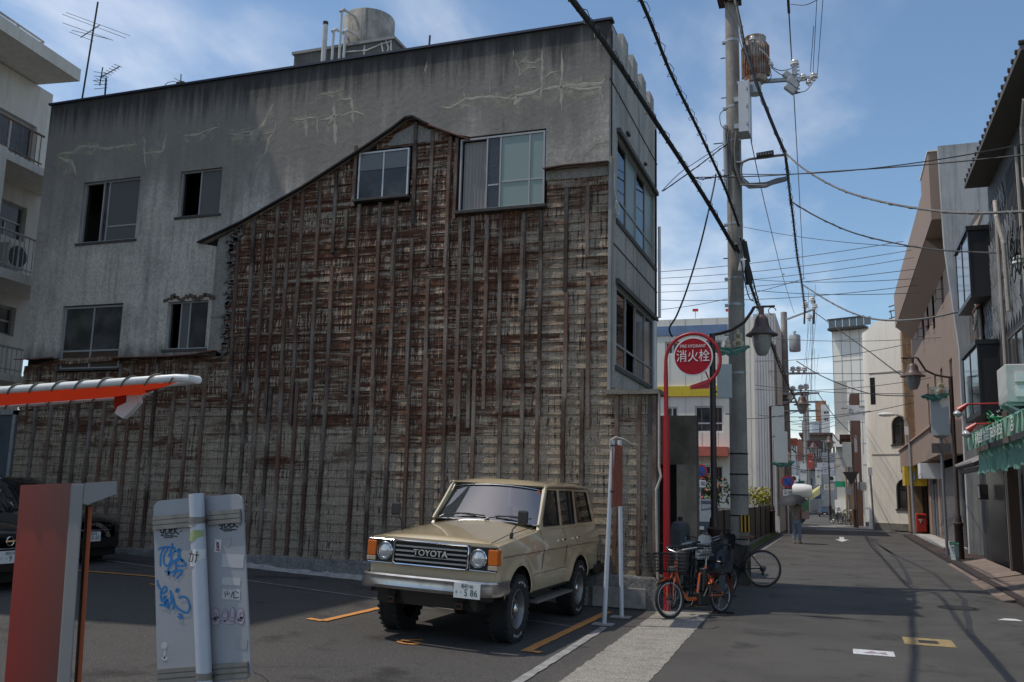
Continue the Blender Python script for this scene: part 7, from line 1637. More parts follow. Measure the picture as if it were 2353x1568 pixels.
# roof skin
q = MB(); rows = []
for j in range(15):
    f_ = j/14; y = 1.925+(4.12-1.925)*f_; e = min(1,f_*9,(1-f_)*7+.0); e = e**.5
    row = []
    for i in range(17):
        u = -1+2*i/16; row.append((u*.695,y-.0*(1-abs(u)**2)*(f_<.05),1.742+.065*e*(1-abs(u)**3.2)))
    rows.append(row)
q.grid(rows); q.v += [(x,y,1.735) for x,y,z in rows[0]]; o_ = len(q.v)-17; q.f += [(o_+i,o_+i+1,i+1,i) for i in range(16)]
q.build('roof', paint, LC, False, smooth=True)
q = MB(); q.box(-.68,.68,1.95,4.05,1.715,1.725); q.build('headliner', intm, LC, False)
q = MB(); q.box(-.70,.70,4.2,4.28,1.2,1.3); q.add([(-.72,4.34,1.22),(.72,4.34,1.22),(.62,4.08,1.735),(-.62,4.08,1.735)],[(0,1,2,3)]); q.build('tailgate', paint, LC, False)
q = MB(); q.box(-.7,.7,1.7,4.2,.55,.60); q.box(-.72,.72,1.52,1.75,1.0,1.20); q.build('dashboard', intm, LC, False)
for x in (-.36,.36):
    for yy,hh in ((2.25,1.28),(3.15,1.22)):
        q = MB(); q.box(x-.24,x+.24,yy,yy+.12,.7,hh); q.box(x-.12,x+.12,yy+.02,yy+.10,hh+.02,hh+.2); q.build('seat', intm, LC, False, bevel=.03)
q = MB(); q.tube([(.36+.17*math.cos(a_),1.86+.05*math.sin(a_),1.19+.16*math.sin(a_)) for a_ in [k*.42 for k in range(15)]],.012,6,closed=True); q.build('steering_wheel', trimb, LC, False)
q = MB(); q.box(-.10,.10,1.93,1.95,1.62,1.67); q.build('rear_view_mirror', trimb, LC, False)
# wipers
for x0 in (-.62,.02):
    q = MB(); q.tube([(x0,1.46,1.285),(x0+.05,1.49,1.315)],.012,6); q.tube([(x0+.05,1.50,1.318),(x0+.28,1.525,1.345),(x0+.50,1.52,1.325)],.007,5); q.tube([(x0+.12,1.535,1.34),(x0+.36,1.54,1.35),(x0+.62,1.53,1.335)],.009,5); q.build('wiper', trimb, LC, False)
q = MB(); q.box(-.66,.66,1.42,1.50,1.262,1.272); q.build('cowl_vent', trimb, LC, False)
# wheel wells, chassis, step, exhaust tip, rear bumper
for yc in (WF,WR):
    for sx in (-1,1): q = MB(); q.lathe((sx*.48,yc,WZ),[(AR-.01,sx*-.2),(AR-.01,sx*.315)],24,'x',arc=math.pi); q.build('wheel_arch_liner', under, LC, False, fix=False)
q = MB(); q.box(-.60,.60,-.05,4.3,.40,.56); q.box(-.78,.78,1.2,2.78,.47,.55); q.box(-.75,.75,3.8,4.4,.45,.6); q.cyl((-.6,WF,WZ),(.6,WF,WZ),.05,n=10); q.cyl((-.6,WR,WZ),(.6,WR,WZ),.06,n=10); q.lathe((.1,WF,WZ),[(0,-.14),(.13,-.05),(.13,.05),(0,.14)],12,'x'); q.build('chassis', under, LC, False)
for sx in (-1,1):
    q = MB(); q.box(*sorted((sx*.70,sx*.88)),1.22,2.74,.375,.40); st_ = q.build('side_step', mat('step_alloy',(.25,.24,.23),.4,.6,coord='O'), LC, False)
    q = MB()
    for yy in (1.4,2.5): q.bar((sx*.6,yy,.45),(sx*.8,yy,.385),.03,.03)
    q.build('step_bracket', under, st_, False)
q = MB(); q.box(-.82,.82,4.45,4.62,.52,.66); q.box(.78,.86,4.1,4.6,.50,.62); q.build('rear_bumper', mat('black_rust',(.03,.022,.018),.7), LC, False, bevel=.02)
for (yc,sx) in ((WF,1),(WF,-1),(WR,1),(WR,-1)): wheel(LC,(sx*.705,yc,WZ),WRAD,.25,sx)
# ---- dark hatchbacks at the left edge
bpaint = mat('black_paint', (.010,.012,.014), .16, coat=1., coord='O')
def hatch(label, c, rot, plate_txt, s=1.0, emblem_=True, top="高松331"):
    t = thing('parked_hatchback',label,'car',c,(R(-2.2),0,rot),group='dark cars parked at the left of the lot'); WFh,WRh,wz = .72,3.1,.30
    def bo(y):
        for yc in (WFh,WRh):
            d = abs(y-yc)
            if d < .37: return max(.22,wz+math.sqrt(.37**2-d*d))
        return .22 if .3<y<3.6 else .28
    yy = sorted(set([0,.02,.06,.12,.2,.3,.34]+[WFh+.37*math.sin(R(a_)) for a_ in range(-88,89,11)]+[1.2,1.5,1.8,2.1,2.4,2.6]+[WRh+.37*math.sin(R(a_)) for a_ in range(-88,89,11)]+[3.5,3.6,3.75,3.85,3.9]))
    def hwf(y,z):
        w_ = .83-.10*max(0,(z-.72)/.3)**1.5-.05*max(0,(.4-z)/.2)
        if y < .5: w_ -= .24*(1-y/.5)**2.2
        if y > 3.5: w_ -= .13*((y-3.5)/.4)**2
        return w_
    def pf(y):
        if y < 1.05: f_ = max(0,y/1.05); return .62+.26*f_**.55, .70+.27*f_**.5
        return .90,.93
    q = MB(); q.grid(car_loft([(y,bo(y)) for y in yy],hwf,pf,7)); q.build('body', bpaint, t, False, smooth=True)
    q = MB(); rows = []
    for j in range(21):
        f_ = j/20; y = 1.0+2.85*f_
        z = .93+.55*math.sin(min(1,f_/.36)*math.pi/2) if f_<.36 else 1.48-.07*((f_-.36)/.64)**2-(.42*max(0,(f_-.82)/.18)**1.5)
        wtop = .55+.04*math.sin(f_*3); row = []
        for i in range(13):
            u = -1+2*i/12; a_ = abs(u)
            x = (.735*(1-(1-a_)**0) if False else u*.735) if a_ > .999 else u*.735
            zz2 = .90+(z-.90)*(1-a_**6)**.5; xx = u*(.735-.14*((zz2-.9)/.58)*(1 if a_>.6 else a_/.6)); row.append((xx,y,zz2))
        rows.append(row)
    q.grid(rows); q.build('greenhouse', mat('tinted_glass',(.010,.012,.014),.04,spec=1.), t, False, smooth=True)
    q = MB(); 
    for sx in (-1,1): q.tube([(sx*.70,1.05,.93),(sx*.64,1.5,1.22),(sx*.585,2.0,1.44),(sx*.575,2.8,1.45),(sx*.60,3.5,1.32),(sx*.68,3.8,1.0)],.035,6)
    q.build('pillar', bpaint, t, False, smooth=True)
    q = MB(); q.box(-.58,.58,-.012,.05,.28,.44); q.build('lower_grille', trimb, t, False)
    for sx in (-1,1):
        q = MB(); q.prism([(sx*.45,.03,.60),(sx*.64,.17,.62),(sx*.68,.26,.72),(sx*.5,.12,.70)],(0,.12,.02)); q.build('headlight', mat('dim_lens',(.10,.11,.12),.1,coat=1.), t, False)
        for yc in (WFh,WRh): wheel(t,(sx*.70,yc,wz),.30,.19,sx,lt=False)
        q = MB(); q.box(*sorted((sx*.76,sx*.92)),1.25,1.35,.93,1.05); q.build('door_mirror', bpaint, t, False, bevel=.02)
    q = MB(); q.tube([(0+.0+.5*math.cos(a_)*1.0,.0,0) for a_ in (0,1)],.001,3)
    q = MB(); q.tube([(.36*0+.62*u,.02+.16*u*u,.56) for u in [-1+k*.1 for k in range(21)]],.007,5); q.build('trim_strip', galv, t, False)
    plate(t,(0,-.025,.46),.31,.155,top,plate_txt)
    if emblem_:
        q = MB(); q.tube([(.055*math.cos(a_),-.02,.655+.055*math.sin(a_)) for a_ in [k*.4189 for k in range(15)]],.008,5,closed=True); q.box(-.07,.07,-.028,-.018,.645,.665); q.build('emblem', chrome, t, False)
    q = MB(); q.box(-.65,.65,.1,3.7,.14,.30); q.build('underbody', under, t, False)
    return t
hatch('black hatchback nose towards the street behind the pay machine, plate 55-50 showing', (-11.55,12.02,gz(-11.6)-.02),R(90),'55-50',emblem_=False,top="高松500")
pc_ = on(24,1246,'x',-9.9)
hatch('black hatchback nearest the left picture edge with round chrome badge', (-9.9,pc_.y,gz(-9.9)-.02),R(90),'· 9 1')
# ---- cement mixer down the lane
CM = thing('cement_mixer_truck','white drum of a cement mixer truck standing at the left of the lane','truck',(-3.5,62,0)); pa,pb = pY(1797,1130,60),pY(1853,1128,60)
q = MB(); zc_ = (pY(1820,1115,60).z+pY(1820,1148,60).z)/2; rD = (pY(1820,1113,60).z-pY(1820,1149,60).z)/2
q.lathe((0,0,0),[(0,0),(rD*.75,.02),(rD*.98,.35),(rD,.8),(rD*.95,1.3),(rD*.72,1.75),(rD*.6,1.8),(0,1.78)],28,'x'); q.v = [(pa.x+v_[0],60+v_[1],zc_+v_[2]+.06*v_[0]) for v_ in q.v]; q.build('drum', mat('drum_white',(.80,.80,.78),.3,coat=.4), CM, smooth=True)
q = MB(); q.box(pa.x-.3,pb.x-.1,59.2,61,.5,.85); q.build('chassis', darkmetal, CM); q = MB(); q.box(pb.x-.5,pb.x+.1,59.4,60.8,.85,1.5); q.build('frame', mat('truck_green',(.04,.14,.09),.6), CM)
for dx in (.2,.9):
    for yy in (59.3,60.7): q = MB(); q.lathe((pa.x+dx,yy,.45),[(0,-.12),(.42,-.12),(.45,-.08),(.45,.08),(.42,.12),(0,.12)],20,'y'); q.build('wheel', rubber, CM)
# small dark car in the lane and the car in the rear lot
def mini(label,x,y,z,s,m,group=None,rot=0):
    t = thing('parked_car',label,'car',(x,y,z),(0,0,rot),group)
    q = MB(); rows = []
    for (yy,zb_,zs,zt2,w_) in [(0,.3,.6,.7,.7),(.15,.28,.7,.8,.78),(.9,.25,.85,.95,.8),(1.2,.25,.9,1.25,.8),(1.6,.25,.9,1.5,.8),(3.2,.25,.9,1.52,.8),(3.7,.28,.85,1.1,.78),(3.85,.3,.6,.7,.72)]:
        rows.append([(a_*s,yy*s,b_*s) for a_,b_ in [(-w_,zb_),(-w_,zs),(-w_*.82,zt2-.08 if zt2>1.1 else zt2),(-w_*.6,zt2),(w_*.6,zt2),(w_*.82,zt2-.08 if zt2>1.1 else zt2),(w_,zs),(w_,zb_)]])
    q.grid(rows); q.f += [tuple(range(8)), tuple(range(56,64))]; q.build('body', m, t, False, smooth=True)
    q = MB(); q.add([(-.62*s,1.02*s,1.0*s),(.62*s,1.02*s,1.0*s),(.5*s,1.5*s,1.44*s),(-.5*s,1.5*s,1.44*s)],[(0,1,2,3)]); q.v = [(a_,b_-.03*s,c_+.02*s) for a_,b_,c_ in q.v]; q.build('windscreen', darkglass, t, False)
    for sx in (-1,1):
        q = MB(); q.box(*sorted((sx*.4*s,sx*.66*s)),-.02*s,.03*s,.52*s,.62*s); q.build('headlight', lens, t, False)
        for yy in (.7,3.1): q = MB(); q.lathe((sx*.74*s,yy*s,.3*s),[(0,-.08*s),(.28*s,-.08*s),(.3*s,0),(.28*s,.08*s),(0,.08*s)],18,'x'); q.build('wheel', rubber, t, False)
    q = MB(); q.box(-.16*s,.16*s,-.03*s,-.01*s,.4*s,.52*s); q.build('number_plate', plate_m, t, False)
    return t
p = pG(1619,1216); mini('dark blue grey car with bright reflections parked in the rear lot between the posts',pY(1616,1200,36).x,35,0,1.0,mat('blue_grey_paint',(.05,.08,.12),.2,coat=1.,coord='O'),rot=R(8))
mini('small dark car parked far down the lane on the right',pY(1896,1180,88).x,86,0,.62,bpaint)
# ================================================================ bicycles (local frame: x forward, z up, rear hub at origin x=0)
spoke_m = mat('spoke_steel',(.35,.35,.35),.35,.7); saddle_b = mat('saddle_black',(.02,.02,.02),.6)
def bicycle(label, loc, heading, r, wb, frame_m, rim_m=None, stepthru=False, basket=False, childseat=False, ebike=False, lean=0, headseat=None, tyre_c=None, steer=0, group=None, handle='flat', saddle=saddle_b):
    t = thing('bicycle',label,'bicycle',loc,(lean,0,heading),group); F = False
    rim_m = rim_m or spoke_m
    def whl(x,st=0):
        M = Matrix.Translation((x,0,r))@Matrix.Rotation(st,4,'Z')
        def tr(q): q.v = [tuple(M@Vector(v_)) for v_ in q.v]; return q
        q = MB(); q.tube([((r-.018)*math.cos(a_),0,(r-.018)*math.sin(a_)) for a_ in [k*2*math.pi/36 for k in range(36)]],.021,8,closed=True); o = tr(q).build('tyre', tyre_c or rubber, t, F, smooth=True)
        q = MB(); q.tube([((r-.045)*math.cos(a_),0,(r-.045)*math.sin(a_)) for a_ in [k*2*math.pi/36 for k in range(36)]],.011,6,closed=True); tr(q).build('rim', rim_m, t, F, smooth=True)
        q = MB()
        for k in range(28):
            a_ = k*2*math.pi/28; s_ = .02*(1 if k%2 else -1); q.tube([(.02*math.cos(a_+.6),s_,.02*math.sin(a_+.6)),((r-.05)*math.cos(a_),0,(r-.05)*math.sin(a_))],.0016,3,caps=False)
        tr(q).build('spokes', spoke_m, t, F, fix=False)
        q = MB(); q.tube([(0,-.05,0),(0,.05,0)],.02,10); tr(q).build('hub', darkmetal, t, F)
    whl(0); whl(wb,steer)
    bb = (wb*.42,0,r*.92 if not stepthru else r*1.0); sd = (wb*.27,0,r+.42); hd0 = (wb-.16,0,r+.36); hd1 = (wb-.19,0,r+.52)
    tb = [] ; q = MB()
    def T_(a_,b_,rr=.016): q.tube([a_,b_],rr,8)
    if stepthru: q.tube([hd0,(wb*.80,0,r+.12),(wb*.66,0,r-.02),(wb*.5,0,r-.03),bb],.026,8); q.tube([(bb[0]-.02,0,bb[2]),(sd[0]+.02,0,sd[2]-.12),sd],.018,8); q.tube([(bb[0]+.05,0,bb[2]+.05),(wb*.40,0,r+.32),(wb*.3,0,r+.30)],.016,8)
    else: T_(hd0,bb,.02); T_(hd1,(sd[0],0,sd[2]-.05),.018); T_(bb,sd,.018)
    for s_ in (-.05,.05): q.tube([(0,s_,r),(bb[0],s_*.3,bb[2])],.011,6); q.tube([(0,s_,r),(sd[0],s_*.3,sd[2]-.1)],.010,6)
    T_(hd0,hd1,.024); q.build('frame', frame_m, t, F, smooth=True)
    q = MB(); S_ = Matrix.Translation((wb-.12,0,0))@Matrix.Rotation(steer,4,'Z')@Matrix.Translation((-(wb-.12),0,0))
    for s_ in (-.055,.055): q.tube([(wb,s_,r),(wb-.03,s_,r+.2),(wb-.12,s_*.6,r+.33),(wb-.13,0,r+.36)],.013,6)
    q.build('fork', frame_m, t, F, smooth=True)
    top = (wb-.20,0,r+.62)
    q = MB(); q.tube([hd1,top],.014,8)
    if handle == 'drop': q.tube([(top[0]+.02,-.2,top[2]),(top[0],0,top[2]),(top[0]+.02,.2,top[2])],.013,7)
    else: q.tube([(top[0]-.20,-.28,top[2]+.06),(top[0]-.10,-.26,top[2]+.07),(top[0]+.02,-.12,top[2]+.04),(top[0],0,top[2]),(top[0]+.02,.12,top[2]+.04),(top[0]-.10,.26,top[2]+.07),(top[0]-.20,.28,top[2]+.06)],.012,7)
    q.build('handlebar', spoke_m, t, F, smooth=True)
    q = MB()
    for s_ in (-1,1): q.tube([(top[0]-.12,s_*.265,top[2]+.07),(top[0]-.23,s_*.285,top[2]+.06)],.018,8); q.tube([(top[0]-.08,s_*.25,top[2]+.05),(top[0]-.16,s_*.27,top[2]+.01)],.006,5)
    q.build('grip', saddle_b, t, F)
    q = MB(); q.tube([(sd[0],0,sd[2]),(sd[0]-.02,0,sd[2]+.14)],.013,8); q.build('seat_post', spoke_m, t, F)
    q = MB(); rows = []
    for (x,w_,z) in [(-.13,.06,.0),(-.11,.085,.03),(-.04,.08,.035),(.05,.035,.025),(.13,.022,.02),(.145,.008,.0)]: rows.append([(sd[0]+x,-w_,sd[2]+.13+z*.3),(sd[0]+x,-w_*.6,sd[2]+.15+z),(sd[0]+x,0,sd[2]+.155+z*.8),(sd[0]+x,w_*.6,sd[2]+.15+z),(sd[0]+x,w_,sd[2]+.13+z*.3)])
    q.grid(rows); q.build('saddle', saddle, t, F, smooth=True)
    q = MB(); q.lathe((bb[0],-.06,bb[2]),[(0,0),(.085,0),(.085,.006),(0,.006)],20,'y'); q.tube([(bb[0],-.08,bb[2]),(bb[0]+.10,-.085,bb[2]-.13)],.010,6); q.tube([(bb[0],.07,bb[2]),(bb[0]-.10,.08,bb[2]+.13)],.010,6); q.box(bb[0]+.06,bb[0]+.15,-.16,-.08,bb[2]-.145,bb[2]-.12); q.box(bb[0]-.15,bb[0]-.06,.08,.16,bb[2]+.12,bb[2]+.145); q.build('crank', darkmetal, t, F)
    q = MB(); q.tube([(0,-.06,r+.045),(bb[0],-.06,bb[2]+.08)],.004,4); q.tube([(0,-.06,r-.045),(bb[0],-.06,bb[2]-.08)],.004,4); q.lathe((0,-.055,r),[(.02,0),(.045,.002),(.04,.01),(.06,.012),(.02,.02)],16,'y'); q.box(-.02,.03,-.07,-.05,r-.13,r-.05); q.build('drive_chain', darkmetal, t, F)
    if stepthru or basket:
        for xx in (0,wb):
            q = MB(); q.grid([[( xx+(r+.035)*math.cos(a_), s_, r+(r+.035)*math.sin(a_)) for s_ in (-.03,0,.03)] for a_ in [(.05+k*.13)*math.pi*(1) for k in (range(1,8) if xx==0 else range(2,7))]]); q.build('mudguard', trimb if not stepthru else frame_m, t, F, fix=False)
    if basket:
        q = MB(); x0,x1,y0,y1,z0,z1 = wb-.12,wb+.22,-.20,.20,r+.38,r+.62
        for k in range(6):
            z = z0+(z1-z0)*k/5; e = .03*k/5; q.tube([(x0-e,y0-e,z),(x1+e,y0-e,z),(x1+e,y1+e,z),(x0-e,y1+e,z)],.0045 if k<5 else .008,4,closed=True)
        for k in range(9):
            f_ = k/8; x = x0+(x1-x0)*f_; y = y0+(y1-y0)*f_
            for yy,e in ((y0,-.03),(y1,.03)): q.tube([(x,yy,z0),(x,yy+e,z1)],.0035,3)
            for xx,e in ((x0,-.03),(x1,.03)): q.tube([(xx,y,z0),(xx+e,y,z1)],.0035,3)
            q.tube([(x,y0,z0),(x,y1,z0)],.0035,3)
        q.tube([(wb,-.05,r),(x1-.05,-.15,z0)],.006,5); q.tube([(wb,.05,r),(x1-.05,.15,z0)],.006,5)
        q.build('basket', saddle_b, t, F, fix=False)
    if ebike:
        q = MB(); q.box(bb[0]-.16,bb[0]+.10,-.06,.06,bb[2]-.14,bb[2]+.06); q.build('motor', trimb, t, F, bevel=.03)
        q = MB(); q.obox((sd[0]+.09,0,bb[2]+.22),.09,.10,.34,0,0,-.22); q.build('battery', trimb, t, F, bevel=.02)
        q = MB(); q.lathe((wb-.06,0,r+.40),[(0,-.05),(.04,-.045),(.045,.02),(0,.03)],14,'x'); q.build('lamp', spoke_m, t, F)
    if stepthru:
        q = MB(); q.bar((-.18,-.07,r+.34),(.22,-.07,r+.34),.012,.012); q.bar((-.18,.07,r+.34),(.22,.07,r+.34),.012,.012)
        for s_ in (-.07,.07): q.bar((-.12,s_,r+.34),(0,s_*.8,r),.01,.01)
        q.build('carrier', trimb, t, F)
        q = MB(); q.tube([(0,-.08,r),(-.04,-.16,.01),(-.02,.16,.01),(0,.08,r)],.010,6); q.tube([(-.04,-.19,.012),(-.03,.19,.012)],.012,6); q.build('stand', trimb, t, F)
    if childseat:
        sm_ = mat('child_seat_grey',(.03,.036,.044),.45,var=.25,coord='O'); cx0 = -.02; z0 = r+.30; ks = .58
        q = MB(); rows = []
        for (x,hwid,z,d) in [(cx0+.24,.10,z0+.02,0),(cx0+.22,.13,z0,0),(cx0+.02,.14,z0+.02,0),(cx0-.10,.15,z0+.06,0),(cx0-.15,.155,z0+.16,0),(cx0-.19,.15,z0+.27,0),(cx0-.21,.11,z0+.33,0)]:
            rows.append([(x+.12,-hwid-.02,z+.08),(x+.03,-hwid,z+.01),(x,-hwid*.5,z),(x,0,z),(x,hwid*.5,z),(x+.03,hwid,z+.01),(x+.12,hwid+.02,z+.08)])
        q.grid(rows); q.build('child_seat', sm_, t, F, smooth=True)
        q = MB()
        for s_ in (-1,1):
            q.grid([[(cx0+.16,s_*.14,z0+.02),(cx0+.10,s_*.16,z0+.12)],[(cx0-.08,s_*.15,z0+.02),(cx0-.1,s_*.17,z0+.17)]]); q.grid([[(cx0+.20,s_*.12,z0-.02),(cx0+.20,s_*.13,z0-.22)],[(cx0+.06,s_*.13,z0-.02),(cx0+.07,s_*.14,z0-.22)]]); q.box(*sorted((cx0+.20,cx0+.34)),*sorted((s_*.09,s_*.19)),z0-.24,z0-.22)
        q.build('leg_guard', sm_, t, F, fix=False)
        q = MB(); q.tube([(cx0-.15,-.10,z0+.24),(cx0-.14,-.09,z0+.15),(cx0-.08,0,z0+.10),(cx0-.14,.09,z0+.15),(cx0-.15,.10,z0+.24)],.02,6); q.build('seat_cushion', trimb, t, F)
        q = MB(); q.tube([(cx0+.02,-.16,z0+.14),(cx0+.18,-.14,z0+.17),(cx0+.22,0,z0+.18),(cx0+.18,.14,z0+.17),(cx0+.02,.16,z0+.14)],.014,7); q.build('guard_bar', trimb, t, F)
    if headseat:
        q = MB(); x0 = sd[0]-.30 if headseat[1]=='rear' else wb-.30; z0 = r+.40; rows = []
        for (x,hwid,z) in [(.2,.10,.0),(.03,.12,-.02),(-.06,.13,.12),(-.08,.135,.24),(-.10,.12,.33),(-.11,.07,.37)]: rows.append([(x0+x+.06,-hwid,z0+z+.02),(x0+x,-hwid*.6,z0+z),(x0+x,0,z0+z),(x0+x,hwid*.6,z0+z),(x0+x+.06,hwid,z0+z+.02)])
        q.grid(rows); q.build('child_seat', headseat[0], t, F, smooth=True)
        q = MB(); q.tube([(x0+.12,-.16,z0+.2),(x0+.24,0,z0+.22),(x0+.12,.16,z0+.2)],.018,7); q.build('seat_ring', trimb, t, F)
    return t
obm = mat('orange_bike_paint',(.48,.095,.025),.3,coat=.6,coord='O'); bkm = mat('black_bike_paint',(.02,.02,.02),.4,coord='O'); grm = mat('grey_bike_paint',(.10,.10,.105),.4,coord='O')
RB = Vector((-1.66,13.93,0)); FB = Vector((-2.23,12.92,0)); dv = FB-RB; hdg = math.atan2(dv.y,dv.x)
bicycle('orange electric bicycle with black front basket and grey rear child seat beside the red pole',tuple(RB),hdg,.262,dv.length,obm,basket=True,stepthru=True,childseat=True,ebike=True,lean=R(3),steer=R(-8))
bicycle('black sports bicycle with tan tyre sidewall and brown saddle behind the utility pole foot',(-1.40,18.2,0),R(176),.345,1.0,bkm,rim_m=spoke_m,tyre_c=mat('tan_tyre',(.06,.035,.02),.7),lean=R(4),handle='drop',saddle=mat('saddle_brown',(.16,.07,.04),.5))
q_ = bicycle('dark shopping bicycle with white padded child seat behind the orange bicycle',(-2.05,15.3,0),R(-112),.27,1.05,bkm,basket=True,stepthru=True,headseat=(mat('padded_white',(.75,.72,.66),.7,coord='O'),'rear'),lean=R(3))
bicycle('dark bicycle with black round child seat standing left of the utility pole',(-1.85,16.3,0),R(-125),.27,1.08,grm,stepthru=True,headseat=(mat('seat_black',(.03,.03,.032),.35,coord='O'),'rear'),lean=R(-3))
bicycle('grey bicycle nearest the clapboard wall, half hidden behind the red pole',(-2.3,15.0,0),R(-95),.27,1.0,grm,stepthru=True,lean=R(2))
bicycle('bare grey bicycle parked against the dark carport behind the others',(-2.3,17.0,0),R(-80),.3,1.0,bkm,lean=R(2))
bicycle('black commuter bicycle tucked between the orange bicycle and the wall',(-2.25,16.4,0),R(-75),.27,1.0,bkm,basket=True,stepthru=True,lean=R(5))
bicycle('dark folding bicycle behind the orange bicycle rear wheel',(-1.95,16.0,0),R(-120),.25,.95,bkm,stepthru=True,lean=R(-4))
pb_ = pY(1566,1292,13.25)
t = thing('bike_bag','black padded bag hanging from the handlebar of the orange bicycle','bag',(-2.35,12.75,0)); q = MB(); q.lathe((pb_.x,pb_.y,pb_.z),[(0,-.17),(.08,-.16),(.11,-.05),(.10,.08),(.07,.15),(0,.17)],14); q.v = [(x+random.uniform(-.012,.012),y+random.uniform(-.012,.012),z+random.uniform(-.012,.012)) for x,y,z in q.v]; q.build('pouch', mat('bag_black',(.015,.015,.017),.6), t, smooth=True)
q = MB(); q.tube([(pb_.x-.05,pb_.y,pb_.z+.15),(pb_.x,pb_.y,pb_.z+.24),(pb_.x+.05,pb_.y,pb_.z+.15)],.012,6); q.build('strap', blackp, t)
for k in range(7):
    bicycle(['first','second','third','fourth','fifth','sixth','farthest'][k]+' bicycle from the near end of the row parked in the lane',(.25-.05*k+random.uniform(-.2,.2),62+k*3.1,0),R(random.uniform(60,120)),.3,1.0,random.choice([bkm,grm]),stepthru=bool(k%2),group='bicycles parked down the lane')
# ================================================================ person with umbrella
def skin_body(name, joints, edges, m, parent, sub=2):
    me = bpy.data.meshes.new(name); keys = list(joints); me.from_pydata([joints[k][0] for k in keys], [(keys.index(a),keys.index(b_)) for a,b_ in edges], []); me.materials.append(m)
    o = bpy.data.objects.new(name, me); COL.objects.link(o); o.parent = parent
    o.modifiers.new('skin','SKIN')
    sv = me.skin_vertices[0].data if me.skin_vertices else None
    if sv:
        for i,k in enumerate(keys): sv[i].radius = (joints[k][1],joints[k][1] if len(joints[k])<3 else joints[k][2]); sv[i].use_root = (k == keys[0])
    s_ = o.modifiers.new('sub','SUBSURF'); s_.levels = sub; s_.render_levels = sub
    dg = bpy.context.evaluated_depsgraph_get(); m2 = bpy.data.meshes.new_from_object(o.evaluated_get(dg)); o.modifiers.clear(); o.data = m2
    m2.polygons.foreach_set('use_smooth',[True]*len(m2.polygons)); m2.materials.clear(); m2.materials.append(m); return o
pp_ = pG(1832,1249)
PE = thing('person','person walking away in beige jacket and light jeans under a dark umbrella','person',(pp_.x,pp_.y,0),(0,0,R(-4)))
skinm = mat('skin',(.42,.26,.19),.6,coord='O')
J = {'pel':((0,0,.88),.12,.09),'sp':((0,0,1.05),.105,.08),'ch':((0,.01,1.24),.125,.09),'nk':((0,.01,1.40),.045),'hd0':((0,.02,1.47),.075),'hd1':((0,.02,1.57),.085),'hd2':((0,.02,1.64),.05),
 'hl':((-.085,0,.83),.085),'kl':((-.09,.06,.47),.056),'al':((-.095,-.06,.10),.036),'tl':((-.10,.06,.03),.030),'hr':((.085,0,.83),.085),'kr':((.09,.02,.46),.056),'ar':((.095,.0,.09),.036),'tr':((.10,.12,.03),.030),
 'sl':((-.165,0,1.34),.055),'el':((-.22,.10,1.16),.042),'wl':((-.17,.22,1.30),.028),'fl':((-.165,.24,1.36),.030),'sr':((.165,0,1.34),.055),'er':((.23,.0,1.08),.042),'wr':((.22,.14,.95),.028),'fr':((.21,.19,.91),.028)}
E_ = [('pel','sp'),('sp','ch'),('ch','nk'),('nk','hd0'),('hd0','hd1'),('hd1','hd2'),('pel','hl'),('hl','kl'),('kl','al'),('al','tl'),('pel','hr'),('hr','kr'),('kr','ar'),('ar','tr'),('ch','sl'),('sl','el'),('el','wl'),('wl','fl'),('ch','sr'),('sr','er'),('er','wr'),('wr','fr')]
skin_body('body',J,E_,skinm,PE)
JJ = {'pel':((0,0,.84),.165,.12),'sp':((0,0,1.03),.15,.11),'ch':((0,.01,1.24),.155,.11),'nk':((0,.01,1.37),.08),'sl':((-.165,0,1.335),.078),'el':((-.225,.10,1.15),.065),'wl':((-.18,.20,1.27),.045),'sr':((.165,0,1.335),.078),'er':((.235,.0,1.08),.065),'wr':((.225,.12,.97),.048)}
skin_body('jacket',JJ,[('pel','sp'),('sp','ch'),('ch','nk'),('ch','sl'),('sl','el'),('el','wl'),('ch','sr'),('sr','er'),('er','wr')],mat('jacket_beige',(.46,.37,.30),.85,coord='O',var=.3,vscale=5),PE)
JT = {'pel':((0,0,.84),.14,.11),'hl':((-.085,0,.78),.10),'kl':((-.09,.06,.46),.078),'al':((-.095,-.05,.12),.062),'hr':((.085,0,.78),.10),'kr':((.09,.02,.45),.078),'ar':((.095,.01,.11),.062)}
skin_body('trousers',JT,[('pel','hl'),('hl','kl'),('kl','al'),('pel','hr'),('hr','kr'),('kr','ar')],mat('light_denim',(.26,.33,.40),.85,coord='O',var=.3,vscale=6),PE)
for s_,yy in ((-1,.0),(1,.06)): q = MB(); q.box(s_*.10-.045,s_*.10+.045,yy-.10,yy+.16,.0,.075); q.build('shoe', mat('shoe_tan',(.35,.28,.22),.7,coord='O'), PE, False, bevel=.02)
q = MB(); q.lathe((0,.0,1.56),[(0,-.19),(.07,-.18),(.105,-.10),(.115,0),(.095,.08),(.05,.12),(0,.13)],18); q.build('hair', mat('hair_black',(.012,.010,.010),.5,coord='O'), PE, False, smooth=True)
um = thing('umbrella','open dark navy umbrella held low over the walking person','umbrella',(pp_.x-.08,pp_.y-.16,0)); q = MB(); rows = []
tip = Vector((-.10,-.12,1.76)); hdl = Vector((0,0,1.22)); ax = (tip-hdl).normalized(); e1 = ax.orthogonal().normalized(); e2 = ax.cross(e1)
for j in range(7):
    a_ = j/6*1.08; rad = .54*math.sin(a_)/math.sin(1.08); h_ = .30*(1-math.cos(a_))/(1-math.cos(1.08)); rows.append([tuple(tip-ax*(h_+.02*(1-math.cos(8*2*math.pi*k/32))*(j/6)*-1)+(e1*math.cos(2*math.pi*k/32)+e2*math.sin(2*math.pi*k/32))*rad*(1-.03*(1-math.cos(8*2*math.pi*k/32))*j/6)) for k in range(33)])
